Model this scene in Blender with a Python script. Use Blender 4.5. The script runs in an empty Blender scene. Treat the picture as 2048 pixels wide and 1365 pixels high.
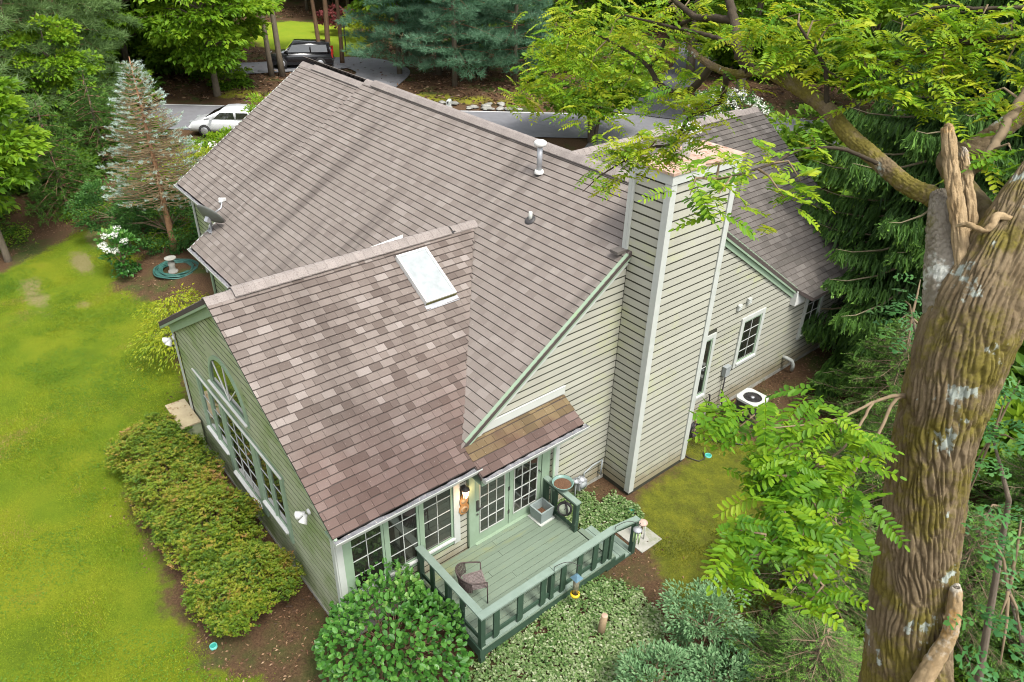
import bpy, math, random
import numpy as np
from mathutils import Vector, Matrix
random.seed(7)
rng = np.random.default_rng(7)
sc = bpy.context.scene
COL = sc.collection

# ------------------------------------------------------------ camera
cam_d = bpy.data.cameras.new("camera")
cam = bpy.data.objects.new("camera", cam_d)
COL.objects.link(cam)
FW = Vector((-0.64978958, 0.55086938, -0.52375226))
RT = Vector((0.63600167, 0.77136676, 0.02225302))
UP = Vector((-0.4162636, 0.31864753, 0.85157992))
CAMPOS = Vector((8.66405, -3.50133, 11.85951))
m = Matrix((RT, UP, -FW)).transposed().to_4x4()
m.translation = CAMPOS
cam.matrix_world = m
cam_d.sensor_width = 36.0
cam_d.lens = 25.897
cam_d.clip_start = 0.05
cam_d.clip_end = 2000
sc.camera = cam

# ------------------------------------------------------------ sky, sun, exposure
SUN_DIR = Vector((0.50, 0.02, 0.87)).normalized()
world = bpy.data.worlds.new("World")
sc.world = world
world.use_nodes = True
nt = world.node_tree
nt.nodes.clear()
sky = nt.nodes.new("ShaderNodeTexSky")
sky.sky_type = 'NISHITA'
sky.sun_disc = False
sky.sun_elevation = math.asin(SUN_DIR.z)
sky.sun_rotation = math.atan2(SUN_DIR.x, SUN_DIR.y)
sky.air_density = 1.0
sky.dust_density = 3.0
hs = nt.nodes.new("ShaderNodeHueSaturation")
hs.inputs['Saturation'].default_value = 0.22
bg = nt.nodes.new("ShaderNodeBackground")
bg.inputs['Strength'].default_value = 0.15
wo = nt.nodes.new("ShaderNodeOutputWorld")
nt.links.new(sky.outputs[0], hs.inputs['Color'])
nt.links.new(hs.outputs[0], bg.inputs['Color'])
nt.links.new(bg.outputs[0], wo.inputs['Surface'])
sun_d = bpy.data.lights.new("sun", 'SUN')
sun_d.energy = 1.5
sun_d.angle = math.radians(14)
sun_d.color = (1.0, 0.96, 0.88)
sun = bpy.data.objects.new("sun", sun_d)
COL.objects.link(sun)
sun.rotation_euler = SUN_DIR.to_track_quat('Z', 'Y').to_euler()
sun.location = (0, 0, 40)
sc.view_settings.view_transform = 'Standard'
sc.view_settings.look = 'None'
sc.view_settings.exposure = 1.45
sc.view_settings.gamma = 1.0
sc.view_settings.use_curve_mapping = False
sc.cycles.max_bounces = 8
sc.cycles.diffuse_bounces = 4
sc.cycles.transmission_bounces = 4
sc.cycles.transparent_max_bounces = 4
sc.cycles.use_denoising = True
sc.cycles.denoising_input_passes = 'RGB_ALBEDO_NORMAL'
sc.cycles.filter_width = 1.05

# ------------------------------------------------------------ helpers: numpy noise
def _h(ix, iy, iz, s):
    n = (ix * 374761393 + iy * 668265263 + iz * 1274126177 + s * 974634677) & 0xffffffff
    n = ((n ^ (n >> 13)) * 1274126177) & 0xffffffff
    return ((n ^ (n >> 16)) & 0xffff) / 65535.0
def noise3(x, y, z, seed=0):
    x = np.asarray(x, float); y = np.asarray(y, float) + 0 * x; z = np.asarray(z, float) + 0 * x
    ix = np.floor(x).astype(np.int64); iy = np.floor(y).astype(np.int64); iz = np.floor(z).astype(np.int64)
    fx = x - ix; fy = y - iy; fz = z - iz
    fx = fx * fx * (3 - 2 * fx); fy = fy * fy * (3 - 2 * fy); fz = fz * fz * (3 - 2 * fz)
    r = 0
    for dx in (0, 1):
        for dy in (0, 1):
            for dz in (0, 1):
                w = (fx if dx else 1 - fx) * (fy if dy else 1 - fy) * (fz if dz else 1 - fz)
                r = r + w * _h(ix + dx, iy + dy, iz + dz, seed)
    return r
def fbm(x, y, z, seed=0, o=3):
    r = 0; a = 0.5; t = 0
    for i in range(o):
        r = r + a * noise3(x * 2 ** i, y * 2 ** i, z * 2 ** i, seed + i); t += a; a *= 0.5
    return r / t

# ------------------------------------------------------------ helpers: objects
def tag(o, label=None, cat=None, group=None, kind=None):
    if label: o['label'] = label
    if cat: o['category'] = cat
    if group: o['group'] = group
    if kind: o['kind'] = kind
    return o
def thing(name, loc, label, cat, group=None, rz=0.0):
    o = bpy.data.objects.new(name, None); COL.objects.link(o)
    o.location = loc; o.rotation_euler = (0, 0, rz); o.empty_display_size = 0.2
    return tag(o, label, cat, group)
def link(name, me, parent=None, loc=None):
    o = bpy.data.objects.new(name, me); COL.objects.link(o)
    if parent is not None: o.parent = parent
    if loc is not None: o.location = loc
    return o
KIDS = {}
def copy_tree(o, loc, rz=0.0, scale=None, label=None, group=None):
    c = o.copy(); COL.objects.link(c)
    c.location = loc; c.rotation_euler = (0, 0, rz)
    if scale is not None: c.scale = scale
    if label: c['label'] = label
    if group: c['group'] = group
    for ch in o.children:
        d = ch.copy(); COL.objects.link(d); d.parent = c
        for g in ch.children:
            e = g.copy(); COL.objects.link(e); e.parent = d
    return c
def mesh_np(name, V, F4=None, F3=None, mat=None, tone=None, smooth=False, mats=None, midx=None):
    me = bpy.data.meshes.new(name)
    V = np.asarray(V, np.float32).reshape(-1, 3)
    n4 = 0 if F4 is None else len(F4); n3 = 0 if F3 is None else len(F3)
    me.vertices.add(len(V)); me.vertices.foreach_set('co', V.ravel())
    loops = []
    if n4: loops.append(np.asarray(F4, np.int32).ravel())
    if n3: loops.append(np.asarray(F3, np.int32).ravel())
    L = np.concatenate(loops)
    me.loops.add(len(L)); me.loops.foreach_set('vertex_index', L)
    me.polygons.add(n4 + n3)
    st = np.concatenate([np.arange(n4) * 4, n4 * 4 + np.arange(n3) * 3]).astype(np.int32)
    me.polygons.foreach_set('loop_start', st)
    me.polygons.foreach_set('use_smooth', np.full(n4 + n3, bool(smooth)))
    if tone is not None:
        a = me.attributes.new('tone', 'FLOAT', 'POINT'); a.data.foreach_set('value', np.asarray(tone, np.float32))
    for mm in (mats or ([mat] if mat else [])): me.materials.append(mm)
    if midx is not None: me.polygons.foreach_set('material_index', np.asarray(midx, np.int32))
    me.update(calc_edges=True); me.validate()
    return me
class MB:
    "collects boxes, beams, tubes and polygons, and links them as one mesh object"
    def __init__(s): s.v = []; s.f = []; s.m = []; s.sm = []
    def add(s, vs, fs, mi=0, smooth=False):
        b = len(s.v); s.v += [tuple(v) for v in vs]
        for f in fs: s.f.append(tuple(b + i for i in f)); s.m.append(mi); s.sm.append(smooth)
        return s
    def box(s, x0, x1, y0, y1, z0, z1, mi=0):
        v = [(x0,y0,z0),(x1,y0,z0),(x1,y1,z0),(x0,y1,z0),(x0,y0,z1),(x1,y0,z1),(x1,y1,z1),(x0,y1,z1)]
        return s.add(v, [(0,3,2,1),(4,5,6,7),(0,1,5,4),(1,2,6,5),(2,3,7,6),(3,0,4,7)], mi)
    def beam(s, a, b, w, h, mi=0, upv=(0,0,1)):
        a = Vector(a); b = Vector(b); d = (b - a).normalized(); u = Vector(upv)
        if abs(d.dot(u)) > 0.99: u = Vector((1, 0, 0))
        x = d.cross(u).normalized(); y = x.cross(d).normalized()
        v = []
        for p in (a, b):
            for sx, sy in ((-1,-1),(1,-1),(1,1),(-1,1)): v.append(p + x * sx * w / 2 + y * sy * h / 2)
        return s.add(v, [(0,1,2,3)[::-1],(4,5,6,7),(0,1,5,4),(1,2,6,5),(2,3,7,6),(3,0,4,7)], mi)
    def tube(s, pts, r, n=8, mi=0, caps=True):
        pts = [Vector(p) for p in pts]; rr = r if isinstance(r, (list, tuple)) else [r] * len(pts)
        vs = []; prev = None
        for i, p in enumerate(pts):
            d = (pts[min(i + 1, len(pts) - 1)] - pts[max(i - 1, 0)]).normalized()
            if prev is None:
                u = Vector((0, 0, 1)) if abs(d.z) < 0.9 else Vector((1, 0, 0))
                x = d.cross(u).normalized()
            else: x = (prev - d * prev.dot(d)).normalized()
            prev = x; y = d.cross(x)
            for k in range(n):
                a = 2 * math.pi * k / n
                vs.append(p + (x * math.cos(a) + y * math.sin(a)) * rr[i])
        fs = []
        for i in range(len(pts) - 1):
            for k in range(n):
                fs.append((i*n+k, i*n+(k+1)%n, (i+1)*n+(k+1)%n, (i+1)*n+k))
        s.add(vs, fs, mi, True)
        if caps:
            b = len(s.v) - len(vs)
            s.f.append(tuple(b + k for k in range(n))[::-1]); s.m.append(mi); s.sm.append(False)
            s.f.append(tuple(b + (len(pts)-1)*n + k for k in range(n))); s.m.append(mi); s.sm.append(False)
        return s
    def lathe(s, c, prof, n=16, mi=0, axis=(0,0,1), smooth=True):
        c = Vector(c); ax = Vector(axis).normalized()
        u = Vector((1,0,0)) if abs(ax.x) < 0.9 else Vector((0,1,0))
        x = ax.cross(u).normalized(); y = ax.cross(x)
        vs = []
        for r, z in prof:
            for k in range(n):
                a = 2 * math.pi * k / n
                vs.append(c + (x * math.cos(a) + y * math.sin(a)) * r + ax * z)
        fs = [(i*n+k, i*n+(k+1)%n, (i+1)*n+(k+1)%n, (i+1)*n+k) for i in range(len(prof)-1) for k in range(n)]
        return s.add(vs, fs, mi, smooth)
    def prism(s, poly, off, mi=0):
        n = len(poly); off = Vector(off); v = [Vector(p) for p in poly] + [Vector(p) + off for p in poly]
        return s.add(v, [tuple(range(n))[::-1], tuple(range(n, 2*n))] + [(i, (i+1)%n, n+(i+1)%n, n+i) for i in range(n)], mi)
    def mesh(s, name, *mats):
        me = bpy.data.meshes.new(name); me.from_pydata(s.v, [], s.f)
        for mm in mats: me.materials.append(mm)
        me.polygons.foreach_set('material_index', s.m); me.polygons.foreach_set('use_smooth', s.sm)
        me.update(); return me
    def build(s, name, mats, parent=None, loc=None):
        if not isinstance(mats, (list, tuple)): mats = [mats]
        o = link(name, s.mesh(name, *mats), parent, loc)
        return o

# ------------------------------------------------------------ materials
def nodes(name):
    mt = bpy.data.materials.new(name); mt.use_nodes = True; t = mt.node_tree; t.nodes.clear()
    out = t.nodes.new('ShaderNodeOutputMaterial')
    return mt, t, out
def nd(t, ty, **k):
    n = t.nodes.new(ty)
    for a, b in k.items(): setattr(n, a, b)
    return n
def ramp(t, stops, fac=None, interp='LINEAR'):
    r = nd(t, 'ShaderNodeValToRGB'); e = r.color_ramp.elements; r.color_ramp.interpolation = interp
    e[0].position = stops[0][0]; e[0].color = (*stops[0][1], 1)
    e[1].position = stops[-1][0]; e[1].color = (*stops[-1][1], 1)
    for pos, c in stops[1:-1]:
        x = e.new(pos); x.color = (*c, 1)
    if fac is not None: t.links.new(fac, r.inputs[0])
    return r
def math_n(t, op, a, b=None, c=None, clamp=False):
    n = nd(t, 'ShaderNodeMath', operation=op, use_clamp=clamp)
    for i, v in enumerate((a, b, c)):
        if v is None: continue
        if isinstance(v, (int, float)): n.inputs[i].default_value = v
        else: t.links.new(v, n.inputs[i])
    return n.outputs[0]
def noise_n(t, scale, detail=4, vec=None, stretch=None, rough=0.6, rot=None):
    n = nd(t, 'ShaderNodeTexNoise'); n.inputs['Scale'].default_value = scale; n.inputs['Detail'].default_value = detail
    n.inputs['Roughness'].default_value = rough
    if vec is None: vec = nd(t, 'ShaderNodeNewGeometry').outputs['Position']
    if stretch or rot:
        mp = nd(t, 'ShaderNodeMapping'); mp.inputs['Scale'].default_value = stretch or (1, 1, 1)
        if rot: mp.inputs['Rotation'].default_value = rot
        t.links.new(vec, mp.inputs['Vector']); vec = mp.outputs[0]
    t.links.new(vec, n.inputs['Vector'])
    return n.outputs['Fac']
def mixc(t, fac, a, b, mode='MIX'):
    n = nd(t, 'ShaderNodeMix', data_type='RGBA', blend_type=mode)
    if isinstance(fac, (int, float)): n.inputs[0].default_value = fac
    else: t.links.new(fac, n.inputs[0])
    for i, v in ((6, a), (7, b)):
        if isinstance(v, tuple): n.inputs[i].default_value = (*v, 1)
        else: t.links.new(v, n.inputs[i])
    return n.outputs[2]
def sstep(t, v, lo, hi):
    n = nd(t, 'ShaderNodeMapRange', interpolation_type='SMOOTHSTEP')
    t.links.new(v, n.inputs[0]); n.inputs[1].default_value = lo; n.inputs[2].default_value = hi
    return n.outputs[0]
def finish(t, out, col, rough=0.7, bump=None, bump_str=0.2, metallic=0.0, spec=0.3, dist=0.01):
    b = nd(t, 'ShaderNodeBsdfPrincipled')
    if isinstance(col, tuple): b.inputs['Base Color'].default_value = (*col, 1)
    else: t.links.new(col, b.inputs['Base Color'])
    if isinstance(rough, (int, float)): b.inputs['Roughness'].default_value = rough
    else: t.links.new(rough, b.inputs['Roughness'])
    b.inputs['Metallic'].default_value = metallic
    b.inputs['Specular IOR Level'].default_value = spec
    if bump is not None:
        bp = nd(t, 'ShaderNodeBump'); bp.inputs['Strength'].default_value = bump_str; bp.inputs['Distance'].default_value = dist
        t.links.new(bump, bp.inputs['Height']); t.links.new(bp.outputs[0], b.inputs['Normal'])
    t.links.new(b.outputs[0], out.inputs['Surface'])
    return b
def M(name, c1, c2=None, scale=3.0, rough=0.7, bump=0.0, stain=None, stain_scale=1.2, stain_amt=(0.5, 0.75), stretch=None, metallic=0.0, spec=0.3, objvar=0.0):
    mt, t, out = nodes(name)
    c2 = c2 or tuple(min(1, x * 0.82) for x in c1)
    nz = noise_n(t, scale, 5, stretch=stretch)
    col = ramp(t, [(0.3, c1), (0.7, c2)], nz).outputs[0]
    if objvar:
        oi = nd(t, 'ShaderNodeObjectInfo')
        v = math_n(t, 'MULTIPLY_ADD', oi.outputs['Random'], objvar * 2, 1 - objvar)
        hv = nd(t, 'ShaderNodeHueSaturation'); t.links.new(v, hv.inputs['Value']); t.links.new(col, hv.inputs['Color']); col = hv.outputs[0]
    if stain:
        s = sstep(t, noise_n(t, stain_scale, 6, stretch=stretch, rough=0.7), *stain_amt)
        col = mixc(t, s, col, stain)
    bh = noise_n(t, scale * 25, 3) if bump else None
    finish(t, out, col, rough, bh, bump, metallic, spec)
    return mt
def leafmat(name, stops, transl=0.35, nscale=0.6, namt=0.35, rough=0.5, spec=0.25, objvar=0.08):
    "leaf colour from the per-leaf tone and a patchy noise, lit from both sides"
    mt, t, out = nodes(name)
    at = nd(t, 'ShaderNodeAttribute', attribute_name='tone')
    nz = noise_n(t, nscale, 3)
    oi = nd(t, 'ShaderNodeObjectInfo')
    f = math_n(t, 'MULTIPLY_ADD', nz, namt * 2, -namt)
    f = math_n(t, 'ADD', f, at.outputs['Fac'])
    f = math_n(t, 'ADD', f, math_n(t, 'MULTIPLY_ADD', oi.outputs['Random'], objvar * 2, -objvar), clamp=True)
    col = ramp(t, stops, f).outputs[0]
    b = nd(t, 'ShaderNodeBsdfPrincipled'); t.links.new(col, b.inputs['Base Color'])
    b.inputs['Roughness'].default_value = rough; b.inputs['Specular IOR Level'].default_value = spec
    tr = nd(t, 'ShaderNodeBsdfTranslucent')
    hv = nd(t, 'ShaderNodeHueSaturation'); hv.inputs['Hue'].default_value = 0.485; hv.inputs['Value'].default_value = 1.25
    t.links.new(col, hv.inputs['Color']); t.links.new(hv.outputs[0], tr.inputs['Color'])
    mx = nd(t, 'ShaderNodeMixShader'); mx.inputs[0].default_value = transl
    t.links.new(b.outputs[0], mx.inputs[1]); t.links.new(tr.outputs[0], mx.inputs[2])
    t.links.new(mx.outputs[0], out.inputs['Surface'])
    return mt
CREAM, CREAM2 = (0.355, 0.352, 0.292), (0.315, 0.31, 0.255)
def siding_mat(name, c1, c2, algae, amt, low_dirt=False):
    mt, t, out = nodes(name)
    col = ramp(t, [(0.3, c1), (0.7, c2)], noise_n(t, 1.5, 4)).outputs[0]
    oi = nd(t, 'ShaderNodeObjectInfo')
    hv = nd(t, 'ShaderNodeHueSaturation'); t.links.new(math_n(t, 'MULTIPLY_ADD', oi.outputs['Random'], 0.12, 0.94), hv.inputs['Value'])
    t.links.new(col, hv.inputs['Color']); col = hv.outputs[0]
    al = sstep(t, noise_n(t, 0.7, 6, stretch=(1, 1, 1.6), rough=0.7), *amt)
    col = mixc(t, math_n(t, 'MULTIPLY', al, 0.75), col, algae)
    speck = sstep(t, noise_n(t, 9, 5, rough=0.75), 0.62, 0.72)
    col = mixc(t, math_n(t, 'MULTIPLY', speck, 0.35), col, (0.2, 0.2, 0.1))
    if low_dirt:
        sx = nd(t, 'ShaderNodeSeparateXYZ'); t.links.new(nd(t, 'ShaderNodeNewGeometry').outputs['Position'], sx.inputs[0])
        zz = math_n(t, 'ADD', sx.outputs[2], math_n(t, 'MULTIPLY', noise_n(t, 4, 5), -0.9))
        d = math_n(t, 'SUBTRACT', 1.0, sstep(t, zz, -0.25, 0.25))
        col = mixc(t, math_n(t, 'MULTIPLY', d, 0.65), col, (0.19, 0.15, 0.075))
    finish(t, out, col, 0.65, noise_n(t, 40, 3, stretch=(1, 1, 6)), 0.12)
    return mt
def shingle_mat(name, dark, mid, light, red, streak_vec, redzone=None, streak_amt=0.5):
    mt, t, out = nodes(name)
    geo = nd(t, 'ShaderNodeNewGeometry')
    oi = nd(t, 'ShaderNodeObjectInfo')
    r = math_n(t, 'FRACT', math_n(t, 'ADD', geo.outputs['Random Per Island'], oi.outputs['Random']))
    col = ramp(t, [(0.0, dark), (0.45, mid), (0.8, mid), (1.0, light)], r).outputs[0]
    # broad weathering and dark algae streaks that run down the slope
    st = noise_n(t, 1.0, 4, stretch=streak_vec[0], rot=streak_vec[1], rough=0.55)
    col = mixc(t, math_n(t, 'MULTIPLY', sstep(t, st, 0.50, 0.70), streak_amt), col, tuple(x * 0.55 for x in dark))
    b = noise_n(t, 0.35, 4)
    col = mixc(t, math_n(t, 'MULTIPLY', sstep(t, b, 0.45, 0.75), 0.35), col, light)
    if redzone:
        sx = nd(t, 'ShaderNodeSeparateXYZ'); t.links.new(geo.outputs['Position'], sx.inputs[0])
        z = math_n(t, 'ADD', sx.outputs[2], math_n(t, 'MULTIPLY_ADD', noise_n(t, 0.8, 5), 1.4, -0.7))
        d = math_n(t, 'SUBTRACT', 1.0, sstep(t, z, *redzone))
        col = mixc(t, math_n(t, 'MULTIPLY', d, 0.75), col, mixc(t, r, red, tuple(x * 1.5 for x in red)))
    g = noise_n(t, 160, 2, rough=0.8)
    col = mixc(t, math_n(t, 'MULTIPLY', sstep(t, g, 0.42, 0.62), 0.35), col, tuple(x * 0.5 for x in mid))
    sp = noise_n(t, 45, 2)
    col = mixc(t, math_n(t, 'MULTIPLY', sstep(t, sp, 0.71, 0.74), 0.6), col, (0.5, 0.46, 0.4))
    finish(t, out, col, 0.9, g, 0.4, 0, 0.15)
    return mt
mats = {}
mats['siding'] = siding_mat('siding_cream', CREAM, CREAM2, (0.36, 0.38, 0.20), (0.52, 0.74), True)
mats['siding_green'] = siding_mat('siding_mossy', (0.34, 0.355, 0.25), (0.285, 0.315, 0.20), (0.14, 0.21, 0.05), (0.40, 0.66))
mats['lap_shadow'] = M('lap_shadow_backing', (0.045, 0.045, 0.03), (0.03, 0.03, 0.02), 4, 0.9)  # near-black colour paints the lap shadow in the gaps between boards
mats['trim'] = M('trim_paint', (0.43, 0.445, 0.415), (0.385, 0.405, 0.37), 4, 0.5, 0.05, stain=(0.33, 0.36, 0.24), stain_scale=3, stain_amt=(0.6, 0.8))
mats['trim_green'] = M('trim_paint_green', (0.235, 0.315, 0.225), (0.205, 0.28, 0.195), 4, 0.5, 0.05, stain=(0.22, 0.32, 0.16), stain_scale=2.5, stain_amt=(0.55, 0.75))
mats['white'] = M('white_paint', (0.58, 0.58, 0.56), (0.52, 0.52, 0.49), 5, 0.45)
mats['rust'] = M('rusty_cap', (0.33, 0.20, 0.14), (0.40, 0.33, 0.27), 4.5, 0.7, 0.3, stain=(0.19, 0.075, 0.035), stain_scale=5, stain_amt=(0.5, 0.68))
mats['gutter'] = M('gutter_debris', (0.20, 0.20, 0.21), (0.12, 0.12, 0.13), 12, 0.8, 0.5, stain=(0.55, 0.5, 0.4), stain_scale=26, stain_amt=(0.58, 0.66))
mats['metal'] = M('galvanised_metal', (0.42, 0.43, 0.44), (0.30, 0.31, 0.33), 6, 0.45, 0.1, metallic=0.5)
mats['dark'] = M('dark_metal', (0.03, 0.03, 0.033), (0.05, 0.045, 0.04), 10, 0.45)
mats['grey_plastic'] = M('grey_paint', (0.27, 0.29, 0.29), (0.22, 0.24, 0.24), 6, 0.5)
mats['concrete'] = M('concrete', (0.33, 0.32, 0.29), (0.24, 0.24, 0.2), 5, 0.9, 0.4, stain=(0.13, 0.15, 0.06), stain_scale=2, stain_amt=(0.5, 0.7))
mats['deck'] = M('deck_paint', (0.155, 0.20, 0.15), (0.125, 0.165, 0.12), 2.2, 0.55, 0.15, stain=(0.21, 0.22, 0.09), stain_scale=1.3, stain_amt=(0.55, 0.78), stretch=(1, 0.3, 1), objvar=0.07)
mats['rail'] = M('rail_paint', (0.035, 0.068, 0.045), (0.028, 0.055, 0.036), 5, 0.5, 0.1, stain=(0.25, 0.32, 0.25), stain_scale=6, stain_amt=(0.62, 0.75))
mats['rail_top'] = M('rail_cap_paint', (0.19, 0.245, 0.205), (0.155, 0.21, 0.17), 5, 0.5, 0.1, stain=(0.19, 0.22, 0.16), stain_scale=5, stain_amt=(0.6, 0.75))
mats['wood'] = M('weathered_wood', (0.30, 0.22, 0.13), (0.20, 0.14, 0.08), 9, 0.8, 0.4, stretch=(1, 1, 0.2))
mats['cedar'] = M('varnished_wood', (0.36, 0.19, 0.07), (0.22, 0.11, 0.04), 7, 0.4, 0.2, stretch=(1, 1, 0.25))
mats['wicker'] = M('wicker_brown', (0.075, 0.055, 0.05), (0.05, 0.037, 0.033), 30, 0.5, 0.4)
mats['wicker_seat'] = M('wicker_seat', (0.22, 0.18, 0.17), (0.10, 0.08, 0.075), 40, 0.6, 0.5, stretch=(1, 0.3, 1))
mats['soil'] = M('potting_soil', (0.09, 0.045, 0.025), (0.15, 0.08, 0.045), 30, 0.95, 0.8)
mats['teal'] = M('teal_plastic', (0.03, 0.28, 0.23), (0.03, 0.22, 0.18), 8, 0.4)
mats['teal_light'] = M('teal_inner', (0.12, 0.45, 0.38), (0.1, 0.36, 0.3), 8, 0.4)
mats['blue_slate'] = M('blue_slate_paint', (0.09, 0.17, 0.22), (0.07, 0.13, 0.17), 9, 0.4)
mats['yellow'] = M('yellow_plastic', (0.72, 0.47, 0.02), (0.62, 0.38, 0.02), 9, 0.4)
mats['bark'] = M('grey_bark', (0.16, 0.13, 0.095), (0.09, 0.072, 0.05), 6, 0.95, 0.9, stain=(0.20, 0.2, 0.13), stain_scale=3, stain_amt=(0.55, 0.75), stretch=(3, 3, 0.7))
mats['bark_brown'] = M('brown_bark', (0.19, 0.115, 0.065), (0.10, 0.06, 0.035), 7, 0.95, 0.9, stretch=(3, 3, 0.6))
mats['twig'] = M('twig', (0.20, 0.15, 0.09), (0.13, 0.095, 0.055), 12, 0.9)
mats['asphalt'] = M('asphalt', (0.085, 0.085, 0.092), (0.07, 0.07, 0.076), 3, 0.9, 0.3)
mats['road'] = M('worn_road', (0.165, 0.165, 0.178), (0.135, 0.135, 0.145), 2, 0.9, 0.3)
mats['line'] = M('road_paint', (0.6, 0.6, 0.58), (0.5, 0.5, 0.48), 8, 0.8)
mats['carwhite'] = M('white_car_paint', (0.55, 0.56, 0.57), (0.53, 0.54, 0.55), 2, 0.2, spec=0.6)
mats['carblack'] = M('black_car_paint', (0.012, 0.012, 0.014), (0.015, 0.015, 0.017), 2, 0.15, spec=0.7)
mats['tyre'] = M('tyre_rubber', (0.02, 0.02, 0.02), (0.03, 0.03, 0.03), 9, 0.85)
mats['hubcap'] = M('wheel_alloy', (0.45, 0.45, 0.46), (0.38, 0.38, 0.4), 9, 0.35, metallic=0.6)
mats['redlamp'] = M('red_lens', (0.4, 0.02, 0.015), (0.35, 0.02, 0.015), 9, 0.25)
mats['hose_green'] = M('green_hose', (0.03, 0.09, 0.075), (0.04, 0.12, 0.10), 9, 0.4)
mats['rock'] = M('field_stone', (0.30, 0.29, 0.26), (0.19, 0.19, 0.17), 3, 0.95, 0.6, objvar=0.25)
mats['petal'] = leafmat('white_petals', [(0.0, (0.6, 0.62, 0.52)), (1.0, (0.8, 0.8, 0.76))], 0.3)
mats['dish'] = M('dish_grey', (0.12, 0.125, 0.115), (0.10, 0.105, 0.095), 6, 0.5)
def glass_mat():
    mt, t, out = nodes('window_glass')
    b = finish(t, out, ramp(t, [(0.35, (0.010, 0.013, 0.011)), (0.65, (0.028, 0.026, 0.02))], noise_n(t, 1.6, 3)).outputs[0], 0.04, spec=1.0)
    b.inputs['Coat Weight'].default_value = 0.6; b.inputs['Coat Roughness'].default_value = 0.02
    return mt
mats['glass'] = glass_mat()
def sky_glass():
    mt, t, out = nodes('skylight_glazing')
    finish(t, out, ramp(t, [(0.3, (0.30, 0.32, 0.32)), (0.7, (0.22, 0.24, 0.24))], noise_n(t, 5, 4)).outputs[0], 0.25, spec=0.6)
    return mt
mats['skyglass'] = sky_glass()
def lampglow():
    mt, t, out = nodes('lit_lantern_glass')
    b = finish(t, out, (0.9, 0.6, 0.35), 0.3)
    b.inputs['Emission Color'].default_value = (1.0, 0.62, 0.30, 1); b.inputs['Emission Strength'].default_value = 2.5
    return mt
mats['glow'] = lampglow()
SLOPE_MAIN = ((0.7, 0.18, 0.18), None)
mats['shingle_main'] = shingle_mat('shingle_main', (0.155, 0.130, 0.114), (0.192, 0.165, 0.146), (0.232, 0.203, 0.181), (0.12, 0.075, 0.06), ((1.1, 0.13, 0.13), (0, 0, 0)), None, 0.8)
mats['shingle_wing'] = shingle_mat('shingle_wing', (0.095, 0.074, 0.063), (0.170, 0.141, 0.123), (0.255, 0.222, 0.20), (0.073, 0.042, 0.035), ((0.16, 1.2, 0.16), (0, 0, 0)), (3.0, 4.3), 0.35)
mats['shingle_moss'] = shingle_mat('shingle_moss', (0.095, 0.068, 0.038), (0.14, 0.10, 0.055), (0.185, 0.14, 0.075), (0.075, 0.042, 0.033), ((0.16, 1.2, 0.16), (0, 0, 0)), (2.72, 2.98), 0.3)
mats['shingle_garage'] = shingle_mat('shingle_garage', (0.080, 0.072, 0.064), (0.11, 0.098, 0.088), (0.155, 0.14, 0.127), (0.1, 0.08, 0.07), ((0.16, 1.2, 0.16), (0, 0, 0)), None, 0.3)
mats['cap'] = M('ridge_cap_shingle', (0.245, 0.215, 0.195), (0.19, 0.165, 0.15), 2.5, 0.95, 0.5, stain=(0.12, 0.10, 0.09), stain_scale=50, stain_amt=(0.5, 0.65), objvar=0.08)
mats['shadow_underlay'] = M('roof_shadow_underlay', (0.05, 0.04, 0.035), (0.07, 0.055, 0.05), 5, 0.95)  # roof base; its dark colour paints shadow lines in the open course gaps

# ============================================================ GROUND
def gz(x, y):
    x = np.asarray(x, float); y = np.asarray(y, float)
    t = np.clip((3.0 - y) / 3.0, 0, 1)
    far = np.clip((-x - 24) / 10, 0, 1) + np.clip((y - 20) / 8, 0, 1)
    z = -0.43 * t * np.clip(1 - far, 0, 1)
    right = np.clip((x - 4.5) / 6, 0, 1)
    z = z - 0.35 * right
    # the bank beyond the road, rising gently into the woods
    q = (-(x + 38.8) * 0.773 + (y - 11.8) * 0.635)
    z = z + np.clip(q - 1.0, 0, 60) * 0.02 + 0.35 * np.clip((q - 0.8) / 3.0, 0, 1)
    return z
def sd_poly(px, py, poly):
    "signed distance, negative inside"
    d = np.full(px.shape, 1e9); ins = np.zeros(px.shape, bool); n = len(poly)
    for i in range(n):
        ax, ay = poly[i]; bx, by = poly[(i + 1) % n]
        ex, ey = bx - ax, by - ay
        t = np.clip(((px - ax) * ex + (py - ay) * ey) / (ex * ex + ey * ey + 1e-12), 0, 1)
        d = np.minimum(d, np.hypot(px - ax - t * ex, py - ay - t * ey))
        c = ((ay > py) != (by > py)) & (px < ex * (py - ay) / (ey if abs(ey) > 1e-12 else 1e-12) + ax)
        ins ^= c
    return np.where(ins, -d, d)
LAWN = [(-0.2,-1.7),(-1.2,-2.25),(-2.6,-2.35),(-4.2,-2.2),(-6.3,-2.25),(-8.2,-1.7),(-9.0,-.6),(-10.3,.5),(-12.5,.6),(-14.3,1.25),(-15.7,1.3),(-16.6,.8),(-17.9,.55),(-18.9,1.0),(-19.2,1.9),(-20.4,1.3),(-21.8,1.5),(-23.4,1.7),(-23.7,1.0),(-23.0,-.3),(-21.5,-2.0),(-20.6,-4.6),(-19,-9),(-12,-16),(0,-16),(6,-9),(4,-4),(1.4,-2.4)]
MOSS = [(0.95,6.95),(.95,8.9),(0.05,9.0),(0.05,10.6),(1.9,10.7),(3.4,9.4),(4.6,7.4),(4.6,5.6),(3.7,4.9),(3.2,5.35),(2.35,5.8),(1.7,6.3)]
NLAWN = [(-47.5,21.5),(-44.6,24.6),(-47,28),(-54,31),(-62,31),(-62,23),(-54,20.5)]
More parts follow.
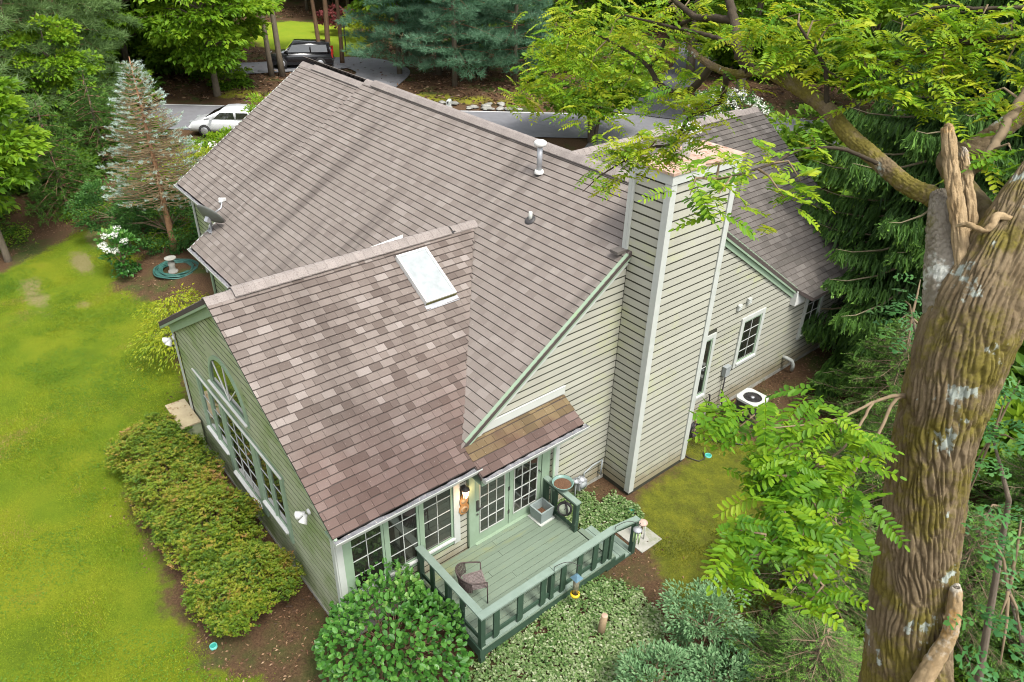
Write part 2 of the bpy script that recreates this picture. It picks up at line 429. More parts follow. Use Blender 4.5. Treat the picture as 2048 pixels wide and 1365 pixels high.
BED = [(0.03,4.9),(0.03,6.75),(0.9,6.8),(1.2,6.6),(1.7,6.2),(2.35,5.75),(3.2,5.25),(3.8,4.75),(4.0,3.7),(3.7,2.3),(3.1,1.2),(2.4,.9),(1.9,.9),(1.9,4.9)]
VERGE = [(-42,12.5),(-33,23.5),(-26,31),(-25,30),(-33,22),(-41,11.5)]
def axis_vals(lo, hi, step, out):
    core = np.arange(lo, hi + 1e-6, step)
    a = [core[0]]; s = step
    left = []; x = lo
    while x > -out: s *= 1.25; x -= s; left.append(x)
    right = []; x = hi; s = step
    while x < out: s *= 1.25; x += s; right.append(x)
    return np.array(left[::-1] + list(core) + right)
gx = axis_vals(-30, 9, 0.24, 330); gy = axis_vals(-7, 18, 0.24, 330)
GX, GY = np.meshgrid(gx, gy)
GZ = gz(GX, GY) + (fbm(GX * 0.8, GY * 0.8, 0, 3) - 0.5) * 0.08
nx_, ny_ = len(gx), len(gy)
idx = np.arange(nx_ * ny_).reshape(ny_, nx_)
F = np.stack([idx[:-1, :-1], idx[:-1, 1:], idx[1:, 1:], idx[1:, :-1]], -1).reshape(-1, 4)
def ground_mat():
    mt, t, out = nodes('ground_cover_soil')
    def A(n): return nd(t, 'ShaderNodeAttribute', attribute_name=n).outputs['Fac']
    wob = math_n(t, 'ADD', math_n(t, 'MULTIPLY_ADD', noise_n(t, 0.9, 5), 1.2, -0.6), math_n(t, 'MULTIPLY_ADD', noise_n(t, 6, 4), 0.7, -0.35))
    def mask(n, k=1.0, soft=0.22): return math_n(t, 'SUBTRACT', 1.0, sstep(t, math_n(t, 'MULTIPLY_ADD', wob, k, A(n)), -soft, soft))
    litter = ramp(t, [(0.25, (0.035, 0.022, 0.013)), (0.5, (0.085, 0.05, 0.028)), (0.75, (0.15, 0.095, 0.05))], noise_n(t, 22, 6, rough=0.75)).outputs[0]
    litter = mixc(t, sstep(t, noise_n(t, 0.5, 5), 0.5, 0.66), litter, ramp(t, [(0.3, (0.03, 0.045, 0.012)), (0.7, (0.075, 0.09, 0.025))], noise_n(t, 15, 4)).outputs[0])
    l1 = ramp(t, [(0.22, (0.055, 0.095, 0.008)), (0.45, (0.105, 0.155, 0.010)), (0.66, (0.155, 0.185, 0.012)), (0.85, (0.15, 0.135, 0.024))], noise_n(t, 0.55, 6, rough=0.6)).outputs[0]
    l2 = ramp(t, [(0.3, (0.55, 0.6, 0.5)), (0.7, (1.25, 1.2, 1.1))], noise_n(t, 34, 4, rough=0.75)).outputs[0]
    lawn = mixc(t, 1.0, l1, l2, 'MULTIPLY')
    lawn = mixc(t, sstep(t, noise_n(t, 0.33, 4), 0.62, 0.78), lawn, (0.06, 0.125, 0.015))
    bare = math_n(t, 'SUBTRACT', 1.0, sstep(t, math_n(t, 'MULTIPLY_ADD', wob, 1.7, A('bare')), -0.5, 0.3))
    lawn = mixc(t, math_n(t, 'MULTIPLY', bare, 0.75), lawn, ramp(t, [(0.3, (0.15, 0.12, 0.05)), (0.7, (0.24, 0.19, 0.11))], noise_n(t, 18, 4)).outputs[0])
    moss = ramp(t, [(0.25, (0.075, 0.055, 0.018)), (0.45, (0.10, 0.115, 0.016)), (0.65, (0.16, 0.165, 0.018)), (0.85, (0.15, 0.10, 0.03))], noise_n(t, 2.6, 7, rough=0.72)).outputs[0]
    moss = mixc(t, 1.0, moss, l2, 'MULTIPLY')
    col = mixc(t, mask('lawn'), litter, lawn)
    col = mixc(t, mask('moss', 0.8), col, moss)
    col = mixc(t, mask('neighbour', 1.5, 0.4), col, ramp(t, [(0.3, (0.16, 0.24, 0.016)), (0.7, (0.22, 0.27, 0.02))], noise_n(t, 0.8, 4)).outputs[0])
    col = mixc(t, mask('verge', 1.2, 0.3), col, (0.17, 0.17, 0.02))
    finish(t, out, col, 0.95, noise_n(t, 26, 6, rough=0.8), 0.9, 0, 0.1, 0.04)
    return mt
gme = mesh_np('ground', np.stack([GX, GY, GZ], -1), F, None, ground_mat(), smooth=True)
fx_, fy_ = GX.ravel(), GY.ravel()
for nm, val in (('lawn', sd_poly(fx_, fy_, LAWN)), ('moss', sd_poly(fx_, fy_, MOSS)), ('neighbour', sd_poly(fx_, fy_, NLAWN)), ('verge', sd_poly(fx_, fy_, VERGE)),
                ('bare', np.minimum.reduce([np.hypot((fx_ + 18.9) / 1.5, (fy_ + 1.75) / .42), np.hypot((fx_ + 20.5) / 1.1, (fy_ - .2) / .35), np.hypot((fx_ + 17.2) / .3, (fy_ + .6) / .2), np.hypot((fx_ + 22.5) / 1.2, (fy_ - 1.2) / .4)]) - 1.0)):
    a = gme.attributes.new(nm, 'FLOAT', 'POINT'); a.data.foreach_set('value', np.asarray(val, np.float32))
tag(link('ground', gme), kind='structure')

# road, driveways
RD = np.array([0.635, 0.773]); RP = np.array([0.773, -0.635]); R0 = np.array([-38.8, 11.8])
def strip(name, pts, m, z, th=0.0):
    V = [(x, y, z) for x, y in pts]
    mb = MB(); mb.add(V, [tuple(range(len(V)))])
    return tag(mb.build(name, m), kind='structure')
def rp(a, b): q = R0 + RD * a + RP * b; return (q[0], q[1])
strip('road', [rp(-120, 0), rp(-120, 5.4), rp(160, 5.4), rp(160, 0)], mats['road'], 0.05)
strip('road_edge_line', [rp(-120, .12), rp(-120, .24), rp(160, .24), rp(160, .12)], mats['line'], 0.056)
def ribbon(name, pts, m, lift=.045):
    P = []
    for (x0, y0, w0), (x1, y1, w1) in zip(pts[:-1], pts[1:]):
        for k in range(8): f = k / 8; P.append((x0 + (x1 - x0) * f, y0 + (y1 - y0) * f, w0 + (w1 - w0) * f))
    P.append(pts[-1])
    for _ in range(6): P = [P[0]] + [tuple((P[i - 1][q] + 2 * P[i][q] + P[i + 1][q]) / 4 for q in range(3)) for i in range(1, len(P) - 1)] + [P[-1]]
    V = []; nn = 6
    for i, (x, y, w) in enumerate(P):
        a, b = P[max(i - 1, 0)], P[min(i + 1, len(P) - 1)]
        d = Vector((b[0] - a[0], b[1] - a[1])).normalized()
        for k in range(nn + 1):
            o = (k / nn - .5) * 2 * w; px, py = x - d.y * o, y + d.x * o
            V.append((px, py, float(gz(px, py)) + lift + .05))
    f = [(i * (nn + 1) + k, i * (nn + 1) + k + 1, (i + 1) * (nn + 1) + k + 1, (i + 1) * (nn + 1) + k) for i in range(len(P) - 1) for k in range(nn)]
    mb = MB(); mb.add(V, f); return tag(mb.build(name, m), kind='structure')
ribbon('driveway', [(*rp(30.5, 3.6), 6.5), (-12.5, 25.6, 6), (-7.5, 21.5, 4.5), (-4.8, 17.7, 3.4)], mats['road'], -.03)
ribbon('neighbour_driveway', [(*rp(8.5, .4), 2.0), (-36.2, 21.6, 1.8), (-39.0, 24.6, 1.9), (-42.6, 24.6, 1.8), (-43.9, 21.0, 1.9), (-45.2, 16.5, 1.7), (-50, 12, 1.6)], mats['road'])
ribbon('side_driveway', [(*rp(26.8, .4), 2.2), (-24.6, 38.2, 1.5), (-27, 44, 1.5), (-33, 52, 1.6)], mats['asphalt'])

# ============================================================ HOUSE
house = thing('house', (0, 0, 0), 'cream clapboard house with brown shingled gable roofs and tall boxed chimney', 'house')
HW, ZWR, SW = 3.904, 5.376, 0.579          # wing: half width, ridge height, slope
ZMR, SM, YR = 6.762, 0.683, 8.036          # main roof: ridge height, slope, ridge line
XK, XL, XS, XJ, XE = 0.11, -16.5, -12.13, -12.58, 0.45
ZB = 0.13
mainz = lambda y: ZMR - SM * abs(YR - y)
wingz = lambda x: ZWR - SW * abs(x + HW)
XG, ZG, YG, SG = -4.5, 6.19, 17.49, 0.72   # front (garage) wing

SHINGLE_COUNT = 0
def roof_field(O, A, S, exp, smax, limits, tabw, t=0.018, jitter=0.0, gap=0.0):
    "tabs of one roof plane: list of 8-vertex wedges"
    O = Vector(O); A = Vector(A); S = Vector(S).normalized(); N = A.cross(S).normalized()
    if N.z < 0: N = -N
    out = []; k = 0
    while k * exp < smax - 0.02:
        s0 = k * exp; s1 = min(s0 + exp - 0.014, smax)  # open course gap bares the dark underlay as a painted shadow line
        lo = limits(s0 + 0.002); hi = limits(min(s1, smax - 0.002))
        for (l0, l1), (h0, h1) in zip(lo, hi):
            a = min(l0, h0) - random.random() * tabw[1]
            end = max(l1, h1)
            while a < end:
                w = random.uniform(*tabw); b = a + w
                g = gap
                xs = [max(a + g, l0), min(b - g, l1), min(b - g, h1), max(a + g, h0)]
                if xs[1] - xs[0] > 0.015 or xs[2] - xs[3] > 0.015:
                    xs[1] = max(xs[1], xs[0] + .002); xs[2] = max(xs[2], xs[3] + .002)
                    dz = random.uniform(0.95, 1.12) * t; j = random.uniform(-jitter, jitter)
                    P = lambda x, s, n: O + A * x + S * s + N * (n + .002)
                    b4 = [P(xs[0], s0 + j, 0), P(xs[1], s0 + j, 0), P(xs[2], s1, 0), P(xs[3], s1, 0)]
                    t4 = [P(xs[0], s0 + j, dz), P(xs[1], s0 + j, dz), P(xs[2], s1, 0.003), P(xs[3], s1, 0.003)]
                    out.append(b4 + t4)
                a = b
        k += 1
    return out
TABF = [(4,5,6,7),(0,1,5,4),(1,2,6,5),(3,0,4,7)]
def stuff_tabs(tabs, m, parent):
    V = np.array([[tuple(p) for p in t] for t in tabs], np.float32)
    n = len(tabs)
    F = (np.arange(n)[:, None, None] * 8 + np.array(TABF)[None]).reshape(-1, 4)
    o = link('shingles', mesh_np('shingles', V.reshape(-1, 3), F, None, m), parent)
    o['kind'] = 'stuff'; return o
def one_tab(t, m, parent):
    o = link('shingle', mesh_np('shingle', np.array([tuple(p) for p in t]), np.array(TABF), None, m), parent)
    return o
def slab(name, poly, th, m, parent):
    mb = MB(); mb.prism(poly, (0, 0, -th)); return mb.build(name, m, parent)

# --- main roof
main_roof = slab('roof', [(XS, 8.036, ZMR), (XS, 3.06, mainz(3.06)), (XJ, 3.06, mainz(3.06)), (XJ, 2.03, mainz(2.03)), (-8.62, 2.03, mainz(2.03)), (-3.904, 5.93, mainz(5.93)), (XK, 2.62, mainz(2.62)), (XK, YR, ZMR)], 0.10, mats['shadow_underlay'], house)
cm = math.hypot(1, SM)
def lim_main(s):
    y = 2.03 + s / cm
    xl = XJ if y < 3.06 else XS
    xr = XK if not (6.70 < y < 8.75) else -0.02
    if y < 5.93:
        d = (5.93 - y) * 1.209
        if y < 2.62: return [(xl, -HW - d), (5, 5)]
        return [(xl, -HW - d), (-HW + d, xr)]
    return [(xl, xr), (5, 5)]
def lim_main2(s):
    r = lim_main(s)
    return r
tabs = []
# split so that both rows of each course have the same number of runs
def lim_a(s):
    y = 2.03 + s / cm; xl = XJ if y < 3.0 else XS
    return [(xl, -HW - max(0, (5.93 - y) * 1.209))]
def lim_b(s):
    y = 2.03 + s / cm; xr = XK if not (6.70 < y < 8.75) else -0.02
    return [(-HW + max(0, (5.93 - y) * 1.209), xr)] if y > 2.64 else [(XK, XK)]
SU = (0, 1, SM)
tabs += roof_field((0, 2.03, mainz(2.03)), (1, 0, 0), SU, 0.168, (YR - 2.03) * cm, lim_a, (0.22, 0.30), gap=.0016)
tabs += roof_field((0, 2.03, mainz(2.03)), (1, 0, 0), SU, 0.168, (YR - 2.03) * cm, lim_b, (0.20, 0.30), gap=.0016)
stuff_tabs(tabs, mats['shingle_main'], main_roof)
# left section, a step lower at the ridge
ZL = 6.57
SL = (ZL - 3.27) / (YR - 3.06); cl = math.hypot(1, SL)
left_roof = slab('roof', [(XL, YR, ZL), (XL, 3.06, 3.27), (XS, 3.06, 3.27), (XS, YR, ZL)], 0.10, mats['shadow_underlay'], house)
tabs = roof_field((0, 3.06, 3.27), (1, 0, 0), (0, 1, SL), 0.168, (YR - 3.06) * cl, lambda s: [(XL, XS)], (0.22, 0.30), gap=.0016)
stuff_tabs(tabs, mats['shingle_main'], left_roof)
# rear slopes (street side) close the volume
rear_roof = slab('rear_roof', [(XL, YR + .0, ZL), (XS, YR, ZMR - .1), (XK, YR + .0, ZMR), (XK, 14.17, mainz(14.17)), (XL, 14.17, mainz(14.17))], 0.10, mats['shadow_underlay'], house)
tabs = roof_field((0, 14.17, mainz(14.17)), (1, 0, 0), (0, -1, SM), 0.168, (14.17 - YR) * cm, lambda s: [(XL, XK)], (0.24, 0.32))
stuff_tabs(tabs, mats['shingle_main'], rear_roof)
# --- wing roof, right slope, running on over the door as a small pent roof
cw = math.hypot(1, SW)
YV = 5.93
wing_roof = slab('roof', [(-HW, -.2, ZWR), (XE, -.2, wingz(XE)), (XE, 2.66, wingz(XE)), (XK, 2.61, wingz(XK)), (-HW, YV, ZWR)], 0.10, mats['shadow_underlay'], house)
wing_left = slab('rear_roof', [(-HW, -.2, ZWR), (-HW, YV, ZWR), (-8.62, 2.03, wingz(-8.62)), (-8.26, 1.9, wingz(-8.26)), (-8.26, -.2, wingz(-8.26))], 0.10, mats['shadow_underlay'], house)
tabs = roof_field((-8.26, 0, wingz(-8.26)), (0, 1, 0), (1, 0, SW), 0.165, (8.26 - HW) * cw, lambda s: [(-.2, 1.9 + (s / cw) * 0.92)], (0.2, 0.32))
stuff_tabs(tabs, mats['shingle_wing'], wing_left)
def lim_w(s):
    x = XE - s / cw
    return [(-.215, 2.66 if x > XK else 2.62 + (XK - x) * (YV - 2.61) / (HW + XK))]
wtabs = roof_field((XE, 0, wingz(XE)), (0, 1, 0), (-1, 0, SW), 0.165, (XE + HW) * cw, lim_w, (0.13, 0.30), 0.024, 0.006, .0025)
XP = 0.66
pent = slab('pent_roof', [(0.03, 2.64, wingz(.03)), (XP, 2.64, wingz(XP)), (XP, 5.22, wingz(XP)), (0.03, 5.22, wingz(.03))], 0.08, mats['shadow_underlay'], house)
ptabs = roof_field((XP, 0, wingz(XP)), (0, 1, 0), (-1, 0, SW), 0.165, (XP - 0.04) * cw, lambda s: [(2.66, 5.23)], (0.16, 0.30), 0.024, 0.006, .0025)
for t in ptabs: one_tab(t, mats['shingle_moss'] if t[0].x < 0.45 else mats['shingle_wing'], pent)
nleft = 300 - len(ptabs)
wtabs.sort(key=lambda t: (t[0] - CAMPOS).length)
# bare patch for the skylight
SKY = (-3.60, -2.51, 3.63, 4.38)
wtabs = [t for t in wtabs if not (SKY[0] - .02 < t[0].x < SKY[1] + .02 and SKY[2] < t[0].y and t[1].y < SKY[3])]
for t in wtabs[:nleft]: one_tab(t, mats['shingle_wing'], wing_roof)
stuff_tabs(wtabs[nleft:], mats['shingle_wing'], wing_roof)
# --- front (garage) wing
cg = math.hypot(1, SG)
garz = lambda x: ZG - SG * abs(x - XG)
yg0 = lambda x: YR + (ZMR - garz(x)) / SM - .03
gar_roof = slab('roof', [(XG, yg0(XG), ZG), (XE, yg0(XE), garz(XE)), (XE, YG, garz(XE)), (XG, YG, ZG)], 0.10, mats['shadow_underlay'], house)
gar_roof2 = slab('rear_roof', [(XG, 8.5, ZG), (XG, YG, ZG), (-9.4, YG, garz(-9.4)), (-9.4, 8.5, garz(-9.4))], 0.10, mats['shadow_underlay'], house)
tabs = roof_field((XE, 0, garz(XE)), (0, 1, 0), (-1, 0, SG), 0.165, (XE - XG) * cg, lambda s: [(yg0(XE - s / cg), YG)], (0.2, 0.30), gap=.0016)
stuff_tabs(tabs, mats['shingle_garage'], gar_roof)

# --- ridge caps (one piece per lap) and the low ridge vents under them
def ridge(p0, p1, half, slope, parent, lift=0.0, step=0.21):
    p0 = Vector(p0); p1 = Vector(p1); L = (p1 - p0).length; d = (p1 - p0) / L; x = Vector((-d.y, d.x, 0))
    n = int(L / step); me = None
    for i in range(n):
        if me is None:
            mb = MB(); v = []
            for a, h in ((0, 0.012), (step + .06, 0.002)):
                for q, dz in ((-half, -half * slope), (-half * .35, -half * .2 * slope), (0, 0.0), (half * .35, -half * .2 * slope), (half, -half * slope)):
                    v.append(tuple(d * a + x * q + Vector((0, 0, dz + h + lift))))
            v += [(a[0], a[1], a[2] - .02) for a in v]
            f = [(i_, i_ + 1, i_ + 6, i_ + 5) for i_ in range(4)] + [(i_, i_ + 10, i_ + 11, i_ + 1) for i_ in range(4)] + [(0, 5, 15, 10), (4, 14, 19, 9)]
            mb.add(v, f); me = mb.mesh('ridge_cap', mats['cap'])
        link('ridge_cap', me, parent, p0 + d * (i * step))
def vent(p0, p1, half, slope, parent, lift):
    p0 = Vector(p0); p1 = Vector(p1); d = (p1 - p0).normalized(); x = Vector((-d.y, d.x, 0)); mb = MB()
    for sg in (-1,):
        o = x * sg * (half - .05) + Vector((0, 0, -(half - .05) * slope + lift * .45))
        mb.beam(p0 + o, p1 + o, 0.03, lift * .9)
    return mb.build('ridge_vent', mats['dark'], parent)
ridge((XS + .02, YR, ZMR + .02), (-11.6, YR, ZMR + .02), 0.17, SM, main_roof, 0.0)
ridge((-11.62, YR, ZMR + .02), (0.0, YR, ZMR + .02), 0.19, SM, main_roof, 0.055)
vent((-11.62, YR, ZMR + .02), (0.0, YR, ZMR + .02), 0.19, SM, main_roof, 0.055)
ridge((XL, YR, ZL + .02), (-15.6, YR, ZL + .02), 0.17, SL, left_roof, 0.0)
ridge((-15.6, YR, ZL + .02), (XS, YR, ZL + .02), 0.18, SL, left_roof, 0.045)
vent((-15.6, YR, ZL + .02), (XS - .1, YR, ZL + .02), 0.18, SL, left_roof, 0.045)
ridge((-HW, -.22, ZWR + .02), (-HW, .45, ZWR + .02), 0.17, SW, wing_roof, 0.0)
ridge((-HW, .30, ZWR + .02), (-HW, 5.3, ZWR + .02), 0.19, SW, wing_roof, 0.055)
vent((-HW, .30, ZWR + .02), (-HW, 5.3, ZWR + .02), 0.19, SW, wing_roof, 0.055)
ridge((-HW, 5.25, ZWR + .02), (-HW, 6.0, ZWR + .02), 0.17, SW, wing_roof, 0.02)
ridge((XG, 8.8, ZG + .02), (XG, 12.0, ZG + .02), 0.17, SG, gar_roof, 0.0)
ridge((XG, 12.0, ZG + .02), (XG, 16.5, ZG + .02), 0.19, SG, gar_roof, 0.05)
vent((XG, 12.0, ZG + .02), (XG, 16.5, ZG + .02), 0.19, SG, gar_roof, 0.05)
ridge((XG, 16.5, ZG + .02), (XG, YG, ZG + .02), 0.17, SG, gar_roof, 0.0)
# flashing strip seen just behind the wing ridge
mb = MB(); n_ = Vector((0, -SM, 1)).normalized()
a_, b_ = Vector((-6.05, 4.42, mainz(4.42))) + n_ * .035, Vector((-5.45, 4.98, mainz(4.98))) + n_ * .035
mb.beam(a_, b_, 0.16, 0.012, upv=n_); mb.build('flashing', mats['white'], main_roof)

# --- walls as solid bodies
def body(name, mb, m, parent=house): return mb.build(name, m, parent)
GAPEX = mainz(YR) - .14
gpoly = [(0, -.0, -.6), (0, 17.3, -.6), (0, 17.3, garz(0) - .16), (0, 14.1, garz(0) - .16), (0, 14.05, mainz(14.05) - .14), (0, YR, GAPEX), (0, 2.75, mainz(2.75) - .14), (0, 2.6, wingz(0) - .14), (0, 0.0, wingz(0) - .14)]
gable_wall = body('gable_wall', MB().prism(gpoly, (-.2, 0, 0)), mats['lap_shadow'])
wpoly = [(-2 * HW, 0, -.6), (-.2, 0, -.6), (-.2, 0, wingz(-.2) - .13), (-HW, 0, ZWR - .13), (-2 * HW, 0, wingz(-2 * HW) - .13)]
wing_wall = body('sunroom_wall', MB().prism(wpoly, (0, .2, 0)), mats['lap_shadow'])
MB_ = MB()
MB_.box(-2 * HW, -2 * HW + .2, .2, 2.4, -.6, 2.9)
MB_.box(-12.3, -2 * HW, 2.4, 2.6, -.6, 2.72)
MB_.box(-12.3, -12.1, 2.6, 3.4, -.6, 3.0)
MB_.box(-16.3, -12.3, 3.4, 3.6, -.6, 3.32)
left_wall = body('side_wall', MB_, mats['lap_shadow'])
body('end_wall', MB().prism([(-16.3, 3.6, -.6), (-16.3, 14.0, -.6), (-16.3, 14.0, 2.5), (-16.3, YR, ZL - .14), (-16.3, 3.6, 3.4)], (.2, 0, 0)), mats['siding'])
body('front_wall', MB().box(-16.1, -9.0, 13.8, 14.0, -.6, 2.6).box(-9.0, -.2, 17.1, 17.3, -.6, 2.5).box(-9.0, -8.8, 14, 17.1, -.6, 2.6).prism([(-9, 17.1, 2.5), (-.2, 17.1, 2.5), (XG, 17.1, ZG - .15)], (0, .2, 0)), mats['siding'])
fnd = body('foundation', MB().box(-2 * HW + .03, -.03, -.02, .03, -.7, -.345).box(.0, .012, -.02, 17.2, -.7, ZB - .02), mats['concrete'])

# --- clapboards: one board per course and run
def boards(parent, at, limits, z0, z1, exp, openings, m, th=0.009, maxlen=4.6):
    """at(h, z, n): point of the wall at run h, height z, proud by n"""
    z = z0
    while z < z1 - .03:
        zt = min(z + exp - .036, z1)  # gap above each board bares the dark backing as its painted lap shadow
        zm = (z + zt) / 2
        for (a0, a1), (b0, b1) in zip(limits(z + .005), limits(zt - .005)):
            cuts = [(max(a0, b0) if False else a0, b0, a1, b1)]
            for (o0, o1, oz0, oz1) in openings:
                if oz0 < zm < oz1:
                    nc = []
                    for (p0, q0, p1, q1) in cuts:
                        if o1 <= min(p0, q0) or o0 >= max(p1, q1): nc.append((p0, q0, p1, q1)); continue
                        if min(p0, q0) < o0: nc.append((p0, q0, o0, o0))
                        if max(p1, q1) > o1: nc.append((o1, o1, p1, q1))
                    cuts = nc
            for (p0, q0, p1, q1) in cuts:
                if p1 - p0 < .03 and q1 - q0 < .03: continue
                p1 = max(p1, p0 + .004); q1 = max(q1, q0 + .004)
                segs = [(0, 1)]
                if p1 - p0 > maxlen:
                    k = random.uniform(.3, .7); segs = [(0, k), (k, 1)]
                for s0, s1 in segs:
                    g = .0015
                    pa, pb = p0 + (p1 - p0) * s0 + g, p0 + (p1 - p0) * s1 - g
                    qa, qb = q0 + (q1 - q0) * s0 + g, q0 + (q1 - q0) * s1 - g
                    t1 = th * random.uniform(.9, 1.12)
                    v = [at(pa, z, .002), at(pb, z, .002), at(qb, zt, .002), at(qa, zt, .002), at(pa, z, t1), at(pb, z, t1), at(qb, zt, .005), at(qa, zt, .005)]
                    mb = MB(); mb.add(v, [(4, 5, 6, 7), (1, 0, 4, 5)[::-1] if False else (0, 1, 5, 4), (1, 2, 6, 5), (2, 3, 7, 6), (3, 0, 4, 7)])
                    mb.build('siding_board', m, parent)
        z += exp
def lim_gable(z):
    zr = z + .12
    lo = 2.62 if z < wingz(.03) - .02 else YR - (ZMR - zr) / SM
    lo = max(lo, YR - (ZMR - zr) / SM) if z > 2.9 else 0.1
    hi = YR + (ZMR - zr) / SM
    if z < 2.55: hi = 17.2
    return [(lo, max(lo, min(hi, 17.2)))]
CH0, CH1, CHX, CHT = 6.763, 8.711, 0.822, 7.62
WIN_R = [(9.62, 10.42, .77, 2.72), (11.45, 12.48, 1.17, 2.71), (14.6, 15.58, .89, 2.4)]
G_OPEN = [(CH0, CH1, -1, 9), (.03, 2.58, .66, 2.9), (2.78, 4.92, .2, 2.9)] + WIN_R
boards(gable_wall, lambda h, z, n: (n, h, z), lim_gable, ZB, GAPEX - .1, 0.168, G_OPEN, mats['siding'])
# below the deck line the sunroom side goes down to the lower grade
boards(gable_wall, lambda h, z, n: (n, h, z), lambda z: [(.1, 2.8)], -.36, ZB - .01, 0.165, [], mats['siding'])
WO = [(-6.62, -2.05, .68, 2.32), (-5.15, -3.42, .28, .68), (-5.42, -3.45, 2.62, 3.66)]
boards(wing_wall, lambda h, z, n: (h, -n, z), lambda z: [(max(-2 * HW + .1, -HW - (ZWR - .15 - z) / SW), min(-.1, -HW + (ZWR - .15 - z) / SW))], -.36, ZWR - .3, 0.165, WO, mats['siding_green'])
boards(left_wall, lambda h, z, n: (h, 3.4 - n, z), lambda z: [(-16.2, -12.35)], 1.0, 3.05, 0.168, [], mats['siding_green'])
boards(left_wall, lambda h, z, n: (h, 2.4 - n, z), lambda z: [(-12.2, -10.8)], .8, 2.45, 0.168, [], mats['siding_green'])
# --- chimney chase
chim = MB().box(-.05, CHX, CH0, CH1, -.3, CHT - .02).build('chimney', mats['lap_shadow'], house)
boards(chim, lambda h, z, n: (CHX + n, h, z), lambda z: [(CH0 + .13, CH1 - .13)], ZB, CHT - .2, 0.178, [], mats['siding'])
boards(chim, lambda h, z, n: (h, CH0 - n, z), lambda z: [(-.04 if z > 5.9 else .02, CHX - .11)], ZB, CHT - .2, 0.178, [], mats['siding'])
mb = MB()
for y0, y1 in ((CH0 - .03, CH0 + .125), (CH1 - .125, CH1 + .03)): mb.box(CHX + .002, CHX + .034, y0, y1, ZB - .02, CHT - .19)
mb.box(CHX - .11, CHX + .034, CH0 - .034, CH0 - .031 + .002, ZB - .02, CHT - .19)
mb.build('corner_board', mats['trim'], chim)
MB().box(-.13, -.05, CH0 - .05, CH0 + .06, 5.8, CHT - .12).box(-.045, -.0, CH0 - .05, CH0 + .0, 5.8, CHT - .12).build('corner_board', mats['trim'], chim)
MB().box(-.06, CHX + .05, CH0 - .045, CH1 + .05, CHT - .18, CHT).build('frieze_board', mats['trim'], chim)
c0, c1 = Vector((-.1, CH0 - .075, 0)), Vector((CHX + .075, CH1 + .08, 0))
MB().box(c0.x, c1.x, c0.y, c1.y, CHT, CHT + .05).build('cap', mats['rust'], chim)
MB().tube([(.36, 7.66, CHT + .04), (.36, 7.66, CHT + .50)], .085, 12).lathe((.36, 7.66, CHT + .50), [(.0, .0), (.2, .0), (.25, .03), (.25, .08), (.2, .12), (0, .15)], 18).build('flue_cap', mats['white'], chim)
MB().box(-.2, 0, CH0 - .3, CH0 - .02, 5.84, 5.9).build('flashing', mats['shingle_garage'], chim)

# --- trim: corner boards, rakes, friezes, gutters
MB().box(.03, .055, -.03, .09, -.36, 2.7).box(-.09, .03, -.055, -.03, -.36, 2.7).build('corner_board', mats['trim'], wing_wall)
MB().box(-2 * HW - .03, -2 * HW + .09, -.055, -.03, -.36, 2.75).build('corner_board', mats['trim'], wing_wall)
MB().box(-16.32, -16.2, 3.33, 3.37, -.3, 3.2).build('corner_board', mats['trim'], left_wall)
MB().box(-12.32, -12.2, 2.33, 2.37, -.3, 2.5).box(-11.1, -10.96, 2.33, 2.37, -.3, 2.4).build('corner_board', mats['trim_green'], left_wall)
def rake(p, q, w, h, parent, m, name='rake_board'):
    MB().beam(p, q, w, h).build(name, m, parent)
# right gable rakes (front and back) with frieze below
rake((.075, 2.75, mainz(2.75) - .06), (.075, CH0 - .06, mainz(CH0 - .06) - .06), .065, .15, main_roof, mats['trim_green'])
rake((.038, 2.9, mainz(2.9) - .19), (.038, CH0 - .05, mainz(CH0 - .05) - .19), .03, .17, gable_wall, mats['trim'], 'frieze_board')
rake((.075, CH1 + .1, mainz(CH1 + .1) - .06), (.075, 14.16, mainz(14.16) - .06), .065, .16, rear_roof, mats['trim_green'])
rake((.038, CH1 + .05, mainz(CH1 + .05) - .2), (.038, 14.0, mainz(14.0) - .2), .03, .18, gable_wall, mats['trim_green'], 'frieze_board')
MB().prism([(.0, 13.72, 2.36), (.0, 14.2, 2.36), (.0, 14.2, 2.55), (.0, 13.72, 2.82)], (.16, 0, 0)).build('cornice_return', mats['white'], rear_roof)
